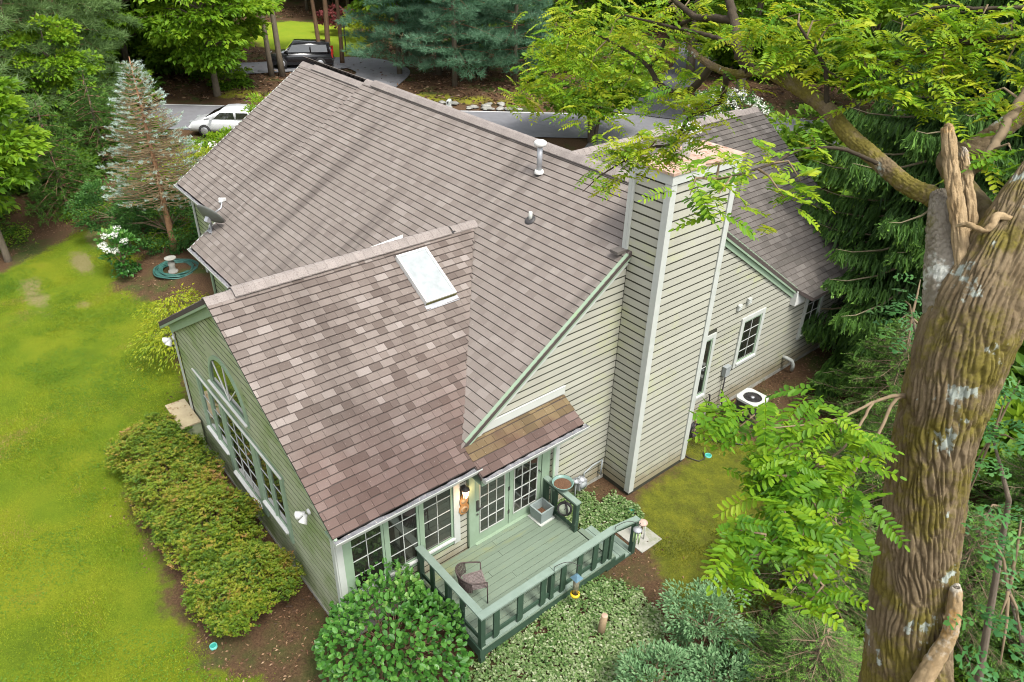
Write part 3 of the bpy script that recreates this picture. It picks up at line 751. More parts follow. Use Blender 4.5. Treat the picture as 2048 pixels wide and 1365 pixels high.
# wing gable rakes
for sx in (-1, 1):
    xe = -HW + sx * (HW + XE)
    a = Vector((-HW, -.17, ZWR - .085)); b = Vector((xe, -.17, wingz(xe) - .085))
    MB().beam(a, b, .05, .13).build('rake_board', mats['trim_green'], wing_roof)
    a2 = Vector((-HW, -.055, ZWR - .25)); b2 = Vector((-HW + sx * (HW - .02), -.055, wingz(-.02) - .25))
    MB().beam(a2, b2, .05, .2).build('frieze_board', mats['trim_green'], wing_wall)
MB().box(.02, XE - .02, -.16, 2.6, 2.62, 2.66).box(XE - .03, XE, -.18, 2.64, 2.66, 2.79).build('soffit', mats['trim_green'], wing_roof)
MB().box(.02, XP - .03, 2.66, 5.15, 2.50, 2.53).box(XP - .03, XP - .005, 2.66, 5.2, 2.5, 2.63).build('soffit', mats['trim_green'], pent)
def gutter(p, q, parent, d):
    "open trough full of leaf litter, with end caps; d points away from the wall"
    p = Vector(p); q = Vector(q); d = Vector(d); u = Vector((0, 0, 1)); prof = [(0, .09), (0, 0), (.02, -.015), (.09, -.01), (.115, .05), (.125, .085), (.118, .09), (.105, .05), (.085, .01)]
    mb = MB(); n = len(prof)
    vs = [p + d * a + u * b for a, b in prof] + [q + d * a + u * b for a, b in prof]
    mb.add(vs, [(i, i + 1, n + i + 1, n + i) for i in range(n - 1)])
    mb.add([p + d * a + u * b for a, b in prof[:6]], [tuple(range(6))]); mb.add([q + d * a + u * b for a, b in prof[:6]], [tuple(range(6))])
    g = mb.build('gutter', mats['trim'], parent)
    fl = MB(); L = (q - p).length; k = max(2, int(L / .12)); dd = (q - p) / L; pts = []
    for i in range(k + 1):
        for a in (.004, .055, .108): pts.append(p + dd * (L * i / k) + d * a + u * (.055 + random.uniform(-.014, .022)))
    fl.add(pts, [(3 * i + j, 3 * i + j + 1, 3 * i + j + 4, 3 * i + j + 3) for i in range(k) for j in range(2)])
    fl.build('gutter_debris', mats['gutter'], g)
gutter((XE, -.22, 2.745), (XE, 2.74, 2.745), wing_roof, (1, 0, 0))
gutter((XP, 2.66, 2.63), (XP, 5.28, 2.63), pent, (1, 0, 0))
gutter((XL, 3.06, 3.15), (XJ - .02, 3.06, 3.15), left_roof, (0, -1, 0))
gutter((XJ, 2.03, 2.54), (-8.7, 2.03, 2.54), main_roof, (0, -1, 0))
MB().beam((XJ + .02, 2.03, mainz(2.03) - .07), (XJ + .02, 3.06, mainz(3.06) - .07), .04, .14).build('rake_board', mats['trim'], main_roof)
MB().beam((XL + .02, 3.06, 3.2), (XL + .02, YR, ZL - .07), .04, .14).build('rake_board', mats['trim'], left_roof)
MB().box(-.01, .04, 3.02, 5.26, wingz(.03) + .02, wingz(.03) + .2).build('flashing', mats['trim'], pent)
MB().box(.038, .05, 3.0, 5.26, wingz(.03) + .2, wingz(.03) + .215).build('flashing', mats['white'], pent)
# corner strip and downspout beside the french door
MB().box(.03, .055, 5.10, 5.22, ZB - .05, 2.48).build('corner_board', mats['trim'], gable_wall)
MB().tube([(.09, 5.03, 2.5), (.09, 5.03, .1), (.2, 5.03, .02)], .035, 6).build('downspout', mats['trim_green'], gable_wall)
MB().tube([(XP + .06, 4.9, 2.62), (XP - .1, 5.0, 2.42), (.14, 5.02, 2.36)], .035, 6).build('downspout', mats['trim_green'], pent)
MB().prism([(.05, 5.08, 2.5), (.42, 5.08, 2.5), (.36, 5.08, 2.36), (.2, 5.08, 2.3), (.05, 5.08, 2.3)], (0, .1, 0)).build('bracket', mats['trim_green'], pent)
MB().prism([(.05, .04, 2.6), (.32, .04, 2.6), (.28, .04, 2.46), (.16, .04, 2.38), (.05, .04, 2.36)], (0, .1, 0)).build('bracket', mats['trim_green'], wing_roof)

# --- windows and doors
def window(parent, at, h0, h1, z0, z1, cols, rows, name='window', casing=.12, frame_m='trim', bar_m='trim', sill=True, sash_m='trim_green', sashw=.045):
    """at(h, z, n). casing boards outside, sash, one pane per light, bars between"""
    def bx(mb, a0, a1, b0, b1, n0, n1):
        v = [at(a0, b0, n0), at(a1, b0, n0), at(a1, b1, n0), at(a0, b1, n0), at(a0, b0, n1), at(a1, b0, n1), at(a1, b1, n1), at(a0, b1, n1)]
        mb.add(v, [(0,3,2,1),(4,5,6,7),(0,1,5,4),(1,2,6,5),(2,3,7,6),(3,0,4,7)])
    mb = MB(); c = casing
    if c:
        bx(mb, h0 - c, h0, z0 - c, z1 + c, .004, .045); bx(mb, h1, h1 + c, z0 - c, z1 + c, .004, .045)
        bx(mb, h0, h1, z1, z1 + c, .004, .043); bx(mb, h0, h1, z0 - c, z0, .004, .043)
    w = mb.build(name, mats[frame_m], parent) if c else thing_part(name, parent)
    s = sashw; mb = MB()
    bx(mb, h0, h0 + s, z0, z1, .002, .03); bx(mb, h1 - s, h1, z0, z1, .002, .03)
    bx(mb, h0 + s, h1 - s, z1 - s, z1, .002, .029); bx(mb, h0 + s, h1 - s, z0, z0 + s, .002, .029)
    mb.build('sash', mats[sash_m], w)
    if sill:
        mb = MB(); bx(mb, h0 - .02, h1 + .02, z0 - .03, z0 + .012, .03, .075); mb.build('sill', mats['white'], w)
    a0, a1, b0, b1 = h0 + s, h1 - s, z0 + s, z1 - s
    dx, dz = (a1 - a0) / cols, (b1 - b0) / rows
    for i in range(cols):
        for j in range(rows):
            mb = MB(); bx(mb, a0 + i * dx + .001, a0 + (i + 1) * dx - .001, b0 + j * dz + .001, b0 + (j + 1) * dz - .001, .003, .010 + random.uniform(-.001, .001)); mb.build('pane', mats['glass'], w)
    for i in range(1, cols):
        mb = MB(); bx(mb, a0 + i * dx - .0065, a0 + i * dx + .0065, b0, b1, .004, .021); mb.build('muntin', mats[bar_m], w)
    for j in range(1, rows):
        mb = MB(); bx(mb, a0, a1, b0 + j * dz - .0065, b0 + j * dz + .0065, .004, .0205); mb.build('muntin', mats[bar_m], w)
    return w
def thing_part(name, parent):
    o = bpy.data.objects.new(name, None); COL.objects.link(o); o.parent = parent; return o
atx = lambda h, z, n: (n, h, z)
aty = lambda h, z, n: (h, -n, z)
# sunroom side: three windows in one run above the deck
for (a, b) in ((.22, .90), (.97, 1.65), (1.72, 2.42)):
    window(house, lambda h, z, n: (n + .012, h, z), a, b, .83, 2.40, 2, 4, casing=0, frame_m='trim_green', sill=True, sash_m='trim_green')
MB().box(.004, .052, .07, .215, .70, 2.55).box(.004, .052, .905, .965, .80, 2.55).box(.004, .052, 1.655, 1.715, .80, 2.55).box(.004, .052, 2.425, 2.575, .68, 2.55).box(.004, .05, .215, 2.425, .68, .80).box(.004, .05, .215, 2.425, 2.41, 2.55).build('window_casing', mats['trim_green'], gable_wall)
MB().box(.053, .066, 2.43, 2.575, .681, 2.5).build('window_casing', mats['trim'], gable_wall)
# french doors
def door(h0, h1, handle):
    z0, z1 = .345, 2.32
    d = MB().box(.004, .05, h0, h1, z0, z1).build('door', mats['trim_green'], house)
    a0, a1, b0, b1 = h0 + .12, h1 - .12, z0 + .24, z1 - .12
    dx, dz = (a1 - a0) / 3, (b1 - b0) / 5
    for i in range(3):
        for j in range(5):
            MB().box(.051, .056, a0 + i * dx + .002, a0 + (i + 1) * dx - .002, b0 + j * dz + .002, b0 + (j + 1) * dz - .002).build('pane', mats['glass'], d)
    for i in range(4): MB().box(.052, .070, a0 + i * dx - .008, a0 + i * dx + .008, b0 - .01, b1 + .01).build('muntin', mats['trim'], d)
    for j in range(6): MB().box(.052, .069, a0, a1, b0 + j * dz - .008, b0 + j * dz + .008).build('muntin', mats['trim'], d)
    if handle:
        MB().box(.0505, .07, h0 + .035, h0 + .085, 1.22, 1.50).beam((.09, h0 + .06, 1.29), (.09, h0 + .19, 1.29), .02, .02).beam((.06, h0 + .06, 1.29), (.095, h0 + .06, 1.29), .02, .02).lathe((.05, h0 + .06, 1.13), [(.0, .02), (.022, .02), (.022, 0)], 10, axis=(1, 0, 0)).build('handle', mats['dark'], d)
    else:
        MB().lathe((.05, h1 - .06, 1.4), [(.0, .02), (.02, .02), (.02, 0)], 10, axis=(1, 0, 0)).beam((.08, h1 - .06, 1.4), (.08, h1 - .02, 1.34), .018, .018).build('handle', mats['dark'], d)
    for zz in (.7, 1.35, 2.05): MB().box(.05, .06, (h1 if handle else h0) - .012, (h1 if handle else h0) + .012, zz - .05, zz + .05).build('hinge', mats['dark'], d)
    return d
door(2.945, 3.815, True); door(3.835, 4.70, False)
MB().box(.004, .075, 2.79, 2.935, .325, 2.48).box(.004, .07, 4.71, 4.93, .325, 2.48).box(.004, .07, 2.935, 4.71, 2.33, 2.48).box(.004, .12, 2.935, 4.71, .322, .342).build('door_frame', mats['trim_green'], house)
# right-hand wall windows
window(house, atx, 9.70, 10.28, .9, 2.58, 1, 2, casing=.11, frame_m='trim')
window(house, atx, 11.57, 12.36, 1.30, 2.57, 2, 4, casing=.12, frame_m='trim')
window(house, atx, 14.72, 15.46, 1.02, 2.36, 2, 4, casing=.12, frame_m='trim')
# gable end: two flanking pairs, a taller middle window, half-round above
for a, b in ((-6.50, -5.88), (-5.80, -5.22), (-3.30, -2.76), (-2.70, -2.16)):
    window(house, aty, a, b, .78, 2.18, 1, 3, casing=0, frame_m='trim_green')
window(house, aty, -5.02, -3.56, .40, 2.18, 3, 5, casing=0, frame_m='trim_green')
mb = MB()
for a, b, z0, z1 in ((-6.63, -6.51, .66, 2.2), (-5.875, -5.805, .66, 2.2), (-5.215, -5.03, .3, 2.2), (-3.55, -3.31, .3, 2.2), (-2.755, -2.705, .66, 2.2), (-2.155, -2.03, .56, 2.2), (-6.66, -2.0, 2.2, 2.32), (-6.5, -5.22, .66, .76), (-3.3, -2.16, .66, .76), (-5.02, -3.56, .28, .38)): mb.box(a, b, -.05, -.004, z0, z1)
mb.build('window_casing', mats['trim_green'], wing_wall)
MB().box(-6.5, -5.22, -.10, -.05, .755, .79).box(-3.3, -2.16, -.10, -.05, .755, .79).box(-5.02, -3.56, -.11, -.05, .37, .41).box(-6.68, -1.98, -.085, -.05, 2.32, 2.345).build('sill', mats['white'], wing_wall)
ac = (-4.42, 2.70); ra = .92
af = MB(); n = 24
for r0, r1, y0 in ((ra, ra + .085, -.05),):
    v = []
    for i in range(n + 1):
        a = math.pi * i / n
        for r in (r0, r1):
            for yy in (-.004, y0): v.append((ac[0] + r * math.cos(a), yy, ac[1] + r * math.sin(a)))
    f = []
    for i in range(n):
        b = 4 * i
        f += [(b + 1, b + 3, b + 7, b + 5), (b, b + 4, b + 6, b + 2), (b + 3, b + 2, b + 6, b + 7), (b, b + 1, b + 5, b + 4)]
    af.add(v, f)
af.box(ac[0] - ra - .09, ac[0] + ra + .09, -.052, -.004, ac[1] - .09, ac[1])
aw = af.build('arched_window', mats['trim_green'], house)
MB().box(ac[0] - ra - .1, ac[0] + ra + .1, -.10, -.053, ac[1] - .02, ac[1] + .01).build('sill', mats['white'], aw)
for i in range(4):
    a0, a1 = math.pi * i / 4 + .01, math.pi * (i + 1) / 4 - .01
    pts = [(ac[0], -.012, ac[1] + .02)] + [(ac[0] + (ra - .01) * math.cos(a0 + (a1 - a0) * k / 5), -.012, ac[1] + (ra - .01) * math.sin(a0 + (a1 - a0) * k / 5)) for k in range(6)]
    MB().prism(pts, (0, .008, 0)).build('pane', mats['glass'], aw)
for i in range(1, 4):
    a = math.pi * i / 4
    MB().beam((ac[0], -.016, ac[1]), (ac[0] + ra * math.cos(a), -.016, ac[1] + ra * math.sin(a)), .02, .02).build('muntin', mats['white'], aw)
fm = MB()
for i in range(n):
    a0, a1 = math.pi * i / n, math.pi * (i + 1) / n; r_ = ra + .07
    p0, p1 = (ac[0] + r_ * math.cos(a0), ac[1] + r_ * math.sin(a0)), (ac[0] + r_ * math.cos(a1), ac[1] + r_ * math.sin(a1))
    fm.add([(p0[0], -.012, p0[1]), (p1[0], -.012, p1[1]), (p1[0], -.012, ac[1] + 1.01), (p0[0], -.012, ac[1] + 1.01)], [(0, 1, 2, 3)])
fm.build('siding_panel', mats['siding_green'], wing_wall)
# skylight
ns = Vector((SW, 0, 1)).normalized(); us = Vector((1, 0, -SW)).normalized()
sk0 = Vector((SKY[0], SKY[2], wingz(SKY[0])))
Ls = (SKY[1] - SKY[0]) * cw; Ws = SKY[3] - SKY[2]
def skp(a, b, h): return sk0 + us * a + Vector((0, 1, 0)) * b + ns * h
def skbox(mb, a0, a1, b0, b1, h0, h1):
    v = [skp(a0,b0,h0), skp(a1,b0,h0), skp(a1,b1,h0), skp(a0,b1,h0), skp(a0,b0,h1), skp(a1,b0,h1), skp(a1,b1,h1), skp(a0,b1,h1)]
    mb.add(v, [(0,3,2,1),(4,5,6,7),(0,1,5,4),(1,2,6,5),(2,3,7,6),(3,0,4,7)])
mb = MB(); e = .05
skbox(mb, 0, Ls, 0, e, -.02, .13); skbox(mb, 0, Ls, Ws - e, Ws, -.02, .13); skbox(mb, 0, e, e, Ws - e, -.02, .129); skbox(mb, Ls - e, Ls, e, Ws - e, -.02, .129)
sky_l = mb.build('skylight', mats['white'], house)
mb = MB(); skbox(mb, e, Ls - e, e, Ws - e, .0, .115); mb.build('glazing', mats['skyglass'], sky_l)
mb = MB(); skbox(mb, Ls + .002, Ls + .012, .0, Ws, -.0, .09); mb.build('moss_edge', M('moss_growth', (0.12, 0.12, 0.03), (0.07, 0.06, 0.03), 20, 0.95, 0.8), sky_l)
mb = MB(); skbox(mb, Ls + .013, Ls + .13, -.03, Ws + .03, .012, .024); mb.build('flashing', mats['metal'], sky_l)
# vent pipe and plumbing vent on the main slope
pv = Vector((-3.4, 7.40, mainz(7.40)))
pipe = MB().tube([pv, pv + Vector((0, 0, .70))], .062, 14).build('vent_pipe', mats['metal'], house)
MB().lathe(pv + Vector((0, 0, .66)), [(.07, 0), (.13, .0), (.145, .04), (.145, .085), (.10, .12), (0, .13)], 18).build('cap', mats['white'], pipe)
MB().lathe(pv + Vector((0, 0, .06)), [(.065, .05), (.095, .05), (.11, 0), (.11, -.03)], 16).build('collar', mats['white'], pipe)
MB().lathe(pv + Vector((0, 0, 0)), [(.07, .06), (.09, -.05)], 16).build('boot', mats['dark'], pipe)
pv2 = Vector((-2.6, 6.48, mainz(6.48)))
pp = MB().lathe(pv2 + n_ * .02, [(.0, .03), (.09, .03), (.13, .0), (.13, -.01)], 14, axis=n_).build('plumbing_vent', mats['dark'], house)
MB().tube([pv2, pv2 + Vector((0, 0, .2))], .042, 10).build('pipe', mats['trim'], pp)
# dryer vents and utilities on the right-hand wall
for y, z in ((11.17, 3.13), (11.56, 3.19)):
    v = MB().box(.02, .07, y - .07, y + .07, z - .08, z + .08).build('wall_vent', mats['trim'], house)
    for k in range(3): MB().box(.07, .085, y - .06, y + .06, z - .06 + k * .045, z - .035 + k * .045).build('louvre', mats['trim'], v)
eb = MB().box(.026, .14, 11.0, 11.2, 1.15, 1.42).box(.024, .15, 10.99, 11.21, 1.42, 1.44).build('meter_box', mats['grey_plastic'], house)
MB().tube([(.08, 11.12, 1.15), (.08, 11.12, .5), (.12, 11.18, .18), (.35, 11.3, .05)], .02, 8).build('conduit', mats['dark'], eb)
MB().tube([(.05, 10.55, .75), (.08, 10.55, .78), (.10, 10.55, .7), (.10, 10.55, .12)], .02, 8).build('standpipe', mats['dark'], house)
MB().tube([(.0, 14.12, .5), (.14, 14.14, .5), (.24, 14.22, .44), (.28, 14.28, .30), (.28, 14.28, .1)], .055, 12).build('drain_elbow', mats['trim'], house)
# chase box at the left foot of the gable end
cb = MB().box(-8.25, -7.15, -.50, -.06, -.7, .52).build('wall_box', mats['siding_green'], house)
MB().box(-8.29, -7.11, -.54, -.058, .52, .56).build('lid', M('box_top', (0.42, 0.35, 0.22), (0.33, 0.27, 0.17), 5, 0.9, 0.4, stain=(0.2, 0.13, 0.06), stain_scale=8, stain_amt=(0.55, 0.65)), cb)

# ============================================================ DECK
ZD = 0.32
deck = thing('deck', (0, 0, 0), 'sage green wooden deck with dark green railing and steps beside the french doors', 'deck')
nb = 14; wbd = (2.07 - .03) / nb
for i in range(nb):
    x0 = .06 + i * wbd
    cut = random.uniform(2.4, 4.2) if i % 2 else None
    segs = [(1.56, 4.86)] if cut is None else [(1.56, cut), (cut, 4.86)]
    for a, b in segs:
        MB().box(x0 + .004, x0 + wbd - .004, a + .003, b - .003, ZD - .035 + random.uniform(-.002, .002), ZD + random.uniform(-.002, .002)).build('deck_board', mats['deck'], deck)
MB().box(2.04, 2.08, 1.53, 4.88, ZD - .26, ZD - .04).box(.06, 2.04, 1.53, 1.57, ZD - .26, ZD - .04).box(.06, 2.04, 4.85, 4.88, ZD - .26, ZD - .04).build('skirt_board', mats['rail'], deck)
for y in (2.2, 3.2, 4.2): MB().box(.06, 2.03, y - .02, y + .02, ZD - .22, ZD - .04).build('joist', mats['rail'], deck)
def post(x, y, top, bot=-.4, w=.095): return MB().box(x - w / 2, x + w / 2, y - w / 2, y + w / 2, bot, top).build('post', mats['rail'], deck)
RT_ = 1.10
for x, y in ((2.03, 1.6), (2.03, 3.24), (2.03, 4.83)): post(x, y, RT_)
for x in (1.02, .1): post(x, 1.6, RT_)
for y in (2.4, 3.43, 4.6): MB().box(1.92, 2.02, y - .06, y + .06, -.45, ZD - .26).build('post', mats['rail'], deck)
# front rail
MB().box(1.955, 2.105, 1.535, 3.235, RT_ + .001, RT_ + .04).build('rail_cap', mats['rail_top'], deck)
MB().box(1.955, 2.105, 3.243, 4.90, RT_ + .001, RT_ + .04).build('rail_cap', mats['rail_top'], deck)
MB().box(2.01, 2.045, 1.66, 4.78, RT_ - .10, RT_ - .005).build('rail', mats['rail'], deck)
MB().box(2.01, 2.045, 1.66, 4.78, ZD + .10, ZD + .19).build('rail', mats['rail'], deck)
for y in (1.90, 2.45, 3.01, 3.52, 3.95, 4.37, 4.66):
    v = [(2.047, y - .065, RT_ - .03), (2.047, y + .065, RT_ - .03), (2.047, y + .065, ZD + .09), (2.047, y + .025, ZD + .04), (2.047, y - .065, ZD + .04)]
    MB().prism(v[::-1], (.035, 0, 0)).build('baluster', mats['rail'], deck)
MB().box(2.0, 2.085, 1.66, 4.8, ZD + .003, ZD + .03).build('deck_edge', mats['rail_top'], deck)
# left rail
MB().box(.03, 1.953, 1.535, 1.68, RT_ + .002, RT_ + .041).build('rail_cap', mats['rail_top'], deck)
MB().box(.1, 1.98, 1.585, 1.615, RT_ - .10, RT_ - .005).build('rail', mats['rail'], deck)
MB().box(.1, 1.98, 1.585, 1.615, ZD + .10, ZD + .19).build('rail', mats['rail'], deck)
for x in (.55, 1.5): MB().box(x - .06, x + .06, 1.552, 1.584, ZD + .05, RT_ - .03).build('baluster', mats['rail'], deck)
# short rail on the door side of the steps
for x in (.12, .40, 1.05): post(x, 4.82, RT_, ZD)
MB().box(.06, 1.11, 4.755, 4.89, RT_ + .001, RT_ + .04).build('rail_cap', mats['rail_top'], deck)
MB().box(.1, 1.05, 4.80, 4.835, RT_ - .10, RT_ - .003).build('rail', mats['rail'], deck)
MB().box(.1, 1.05, 4.80, 4.835, ZD + .04, ZD + .12).build('rail', mats['rail'], deck)
# steps
for k, (y0, y1, z) in enumerate(((4.90, 5.02, ZD - .02), (5.03, 5.16, .19), (5.17, 5.31, .19), (5.33, 5.47, .05), (5.48, 5.62, .05))):
    MB().box(1.08, 2.06, y0, y1, z - .035, z).build('stair_tread', mats['rail_top'] if k else mats['deck'], deck)
for x in (1.10, 2.045): MB().prism([(x, 4.89, -.3), (x, 5.62, -.3), (x, 5.62, .01), (x, 5.32, .01), (x, 5.32, .15), (x, 5.02, .15), (x, 5.02, .26), (x, 4.89, .26)], (.03, 0, 0)).build('stringer', mats['rail'], deck)
post(2.03, 5.56, .93, -.2, .1)
MB().beam((2.03, 4.9, RT_ + .02), (2.03, 5.63, .95), .13, .04).build('rail_cap', mats['rail_top'], deck)
MB().beam((2.03, 4.87, RT_ - .05), (2.03, 5.55, .88), .035, .09).build('rail', mats['rail'], deck)

# ============================================================ THINGS ON AND ROUND THE DECK
def chair():
    f = Vector((.38, .925, 0)).normalized(); r = Vector((f.y, -f.x, 0))
    t = thing('patio_chair', (1.07, 2.14, ZD), 'brown wicker patio chair with curved back standing on the green deck', 'chair')
    P = lambda a, b, z: f * a + r * b + Vector((0, 0, z))
    seat = MB()
    n = 13
    for i in range(n):
        b = -.20 + .40 * i / (n - 1)
        seat.beam(P(-.17, b * .92, .40), P(.2, b, .415), .024, .014)
    for i in range(12): 
        a = -.17 + .37 * i / 11
        seat.beam(P(a, -.2, .402 + .01 * i / 11), P(a, .2, .402 + .01 * i / 11), .012, .012)
    seat.beam(P(.2, -.21, .415), P(.2, .21, .415), .03, .03)
    seat.build('seat', mats['wicker_seat'], t)
    # barrel back, lower at the arms
    N = 20; rows = 9; bk = MB(); top = []
    def ring(th, u):
        a = math.radians(-128 + 256 * th)      # around the back
        A = -.03 - .24 * math.cos(a) * (1 if abs(a) < math.pi / 2 else .75); B = .26 * math.sin(a)
        k = max(0, math.cos(a))
        zt = .60 + .16 * k ** .8
        return P(A - .06 * u * k, B * (1 + .06 * u), .40 + (zt - .40) * u), zt
    for j in range(rows):
        u = j / (rows - 1)
        pts = [ring(.2 + .6 * i / N, u)[0] for i in range(N + 1)]
        bk.tube(pts, .009, 5)
    for i in range(0, N + 1):
        bk.tube([ring(.2 + .6 * i / N, 0)[0], ring(.2 + .6 * i / N, .5)[0], ring(.2 + .6 * i / N, 1)[0]], .006, 4)
    bk.build('backrest', mats['wicker'], t)
    rim = MB(); pts = [ring(.2 + .6 * i / 24, 1)[0] for i in range(25)]
    for sgn in (1, -1):
        arm = [P(.19, .25 * sgn, .59), P(.10, .265 * sgn, .605)]
        pts = (arm + pts) if sgn == -1 else (pts + arm[::-1])
    rim.tube(pts, .016, 6); rim.build('arm_rail', mats['wicker'], t)
    for a, b, zt in ((.2, .245, .585), (.2, -.245, .585), (-.2, .2, .42), (-.2, -.2, .42)):
        MB().tube([P(a + .012 * (1 if a > 0 else -1), b, 0), P(a, b, zt)], .013, 6).build('leg', mats['wicker'], t)
    return t
chair()
# square planter
t = thing('planter_box', (.33, 4.52, ZD), 'grey square planter with bare soil standing in the deck corner by the doors', 'planter', rz=0.03)
o_, i_ = .19, .155
mb = MB()
for k in range(4):
    a = [(-o_, -o_), (o_, -o_), (o_, o_), (-o_, o_)]; b = [(-i_, -i_), (i_, -i_), (i_, i_), (-i_, i_)]; c_ = [(-o_ * .85, -o_ * .85), (o_ * .85, -o_ * .85), (o_ * .85, o_ * .85), (-o_ * .85, o_ * .85)]
    p, q = k, (k + 1) % 4
    mb.add([(*c_[p], .03), (*c_[q], .03), (*a[q], .34), (*a[p], .34), (*b[q], .34), (*b[p], .34), (b[q][0] * .85, b[q][1] * .85, .08), (b[p][0] * .85, b[p][1] * .85, .08)], [(0, 1, 2, 3), (3, 2, 4, 5), (5, 4, 6, 7)])
mb.build('tub', M('planter_grey', (0.24, 0.28, 0.27), (0.19, 0.23, 0.22), 5, 0.6, 0.1, stain=(0.15, 0.14, 0.1), stain_scale=9, stain_amt=(0.6, 0.7)), t)
MB().box(-.135, .135, -.135, .135, .09, .12).build('soil', mats['soil'], t)
MB().box(-.21, .21, -.21, .21, 0, .03).build('tray', mats['trim'], t)
# shallow bowl on the rail
t = thing('planter_bowl', (.56, 4.86, RT_ + .04), 'round teal rimmed bowl of brown soil sitting on the short rail', 'bowl planter')
MB().lathe((0, 0, 0), [(.0, 0), (.11, .0), (.20, .10), (.225, .16), (.235, .165), (.215, .165), (.19, .11), (.10, .03), (0, .03)], 24).build('bowl', M('bowl_teal', (0.13, 0.22, 0.19), (0.17, 0.26, 0.23), 6, 0.35), t)
MB().lathe((0, 0, 0), [(0, .115), (.09, .12), (.188, .108)], 20).build('soil', mats['soil'], t)
# dial thermometer under the rail
t = thing('dial_thermometer', (.72, 4.845, .70), 'round thermometer with pale face and black rim hung under the short rail', 'thermometer')
MB().lathe((0, 0, 0), [(0, -.01), (.16, -.01), (.165, .02), (.15, .03), (.115, .018)], 24, axis=(.55, .8, .1)).lathe((0, 0, 0), [(0, -.01), (.16, -.012)], 24, axis=(.55, .8, .1)).build('rim', mats['dark'], t)
ax = Vector((.55, .8, .1)).normalized()
ax2 = Vector((.6, -.75, .28)).normalized()
MB().lathe((.0, -.03, 0), [(0, .03), (.118, .03), (.118, .0)], 24, axis=ax2).build('face', M('dial_face', (0.50, 0.55, 0.42), (0.44, 0.5, 0.38), 6, 0.4), t)
MB().lathe((.0, -.03, 0), [(.118, .028), (.155, .04), (.165, .02), (.165, -.02), (0, -.02)], 24, axis=ax2).build('ring', mats['dark'], t)
q = Vector((0, -.03, 0)) + ax2 * .036
MB().beam(q, q + Vector((.03, .02, .055)), .008, .004, upv=ax2).beam(q, q + Vector((-.02, -.0, -.05)), .012, .004, upv=ax2).build('hand', mats['dark'], t)
MB().tube([(0, -.0, .16), (0, -.0, .29)], .005, 5).build('hanger', mats['dark'], t)
# wall lantern with the carved plaque under it
t = thing('wall_lantern', (.06, 2.68, 1.98), 'lit porch lantern glowing beside the french doors under the gutter', 'lamp')
MB().lathe((.05, 0, 0), [(.0, -.18), (.045, -.16), (.075, .02), (.08, .04), (.0, .045)], 6, smooth=False).build('glass', mats['glow'], t)
mb = MB()
for k in range(6):
    a = math.pi * k / 3; mb.beam((.05 + .046 * math.cos(a), .046 * math.sin(a), -.16), (.05 + .08 * math.cos(a), .08 * math.sin(a), .04), .012, .012)
mb.lathe((.05, 0, 0), [(.085, .035), (.09, .05), (.06, .08), (.03, .10), (0, .13)], 6).box(-.06, 0.0, -.05, .05, -.12, .08).build('frame', mats['dark'], t)
MB().lathe((.05, 0, 0), [(.0, .085), (.035, .082), (.05, .05)], 8).build('cap', mats['white'], t)
ld = bpy.data.lights.new('lantern_bulb', 'POINT'); ld.energy = 4; ld.color = (1, .6, .3); ld.shadow_soft_size = .05
lo = bpy.data.objects.new('bulb', ld); COL.objects.link(lo); lo.parent = t; lo.location = (.17, 0, -.05)
t = thing('carved_plaque', (.045, 2.66, 1.62), 'carved brown wooden plaque hanging on the wall below the lit lantern', 'plaque')
pr = [(.0, .25), (.05, .23), (.09, .16), (.10, .07), (.07, .0), (.11, -.06), (.12, -.14), (.08, -.22), (.0, -.25)]
MB().prism([(0, y, z) for y, z in pr] + [(0, -y, z) for y, z in pr[-2:0:-1]], (.04, 0, 0)).build('board', mats['cedar'], t)
MB().lathe((.04, 0, .10), [(.0, .02), (.05, .012), (.07, 0)], 12, axis=(1, 0, 0)).lathe((.04, 0, -.13), [(.05, .02), (.075, .012), (.085, 0)], 14, axis=(1, 0, 0)).build('carving', mats['wood'], t)
# floodlights on the gable end
def flood(x, z, label):
    t = thing('flood_light', (x, -.06, z), label, 'floodlight', 'white twin floodlights on the gable end')
    MB().lathe((0, 0, 0), [(.0, .04), (.05, .035), (.06, 0)], 12, axis=(0, -1, 0)).build('base', mats['white'], t)
    for d in ((-.55, -.75, -.35), (.35, -.7, -.75)):
        a = Vector(d).normalized()
        h = MB().lathe(Vector((0, -.05, 0)) + a * .03, [(.0, 0), (.035, .0), (.042, .06), (.065, .10), (.085, .16), (.075, .165), (.0, .14)], 14, axis=a).build('lamp_head', mats['white'], t)
flood(-.80, 2.42, 'white twin floodlight near the sunroom corner by the gutter end')
flood(-8.0 + .28, 2.66, 'white twin floodlight at the far lawn corner of the gable end')
# gas meter
t = thing('gas_meter', (.14, 5.86, 0), 'grey gas meter with pipes against the cream wall beside the deck', 'gas meter')
MB().box(-.06, .10, -.12, .12, .30, .52).lathe((.02, 0, .52), [(.10, 0), (.09, .06), (0, .08)], 14).build('body', mats['metal'], t)
MB().lathe((.10, 0, .42), [(.09, -.01), (.09, .03), (.0, .035)], 16, axis=(1, 0, 0)).build('index', mats['grey_plastic'], t)
MB().lathe((.02, -.17, .58), [(0, -.04), (.075, -.035), (.08, 0), (.075, .03), (0, .045)], 14, axis=(.3, 0, 1)).build('regulator', mats['metal'], t)
MB().tube([(.02, -.17, -.1), (.02, -.17, .66), (.02, -.08, .66), (.02, -.08, .55)], .022, 8).tube([(.02, .08, .55), (.02, .08, .68), (-.03, .40, .70), (-.04, .72, .70), (-.04, .72, .25)], .018, 8).tube([(-.04, .72, .70), (-.04, .72, .25), (-.2, .72, .25)], .02, 8).build('pipe', mats['grey_plastic'], t)
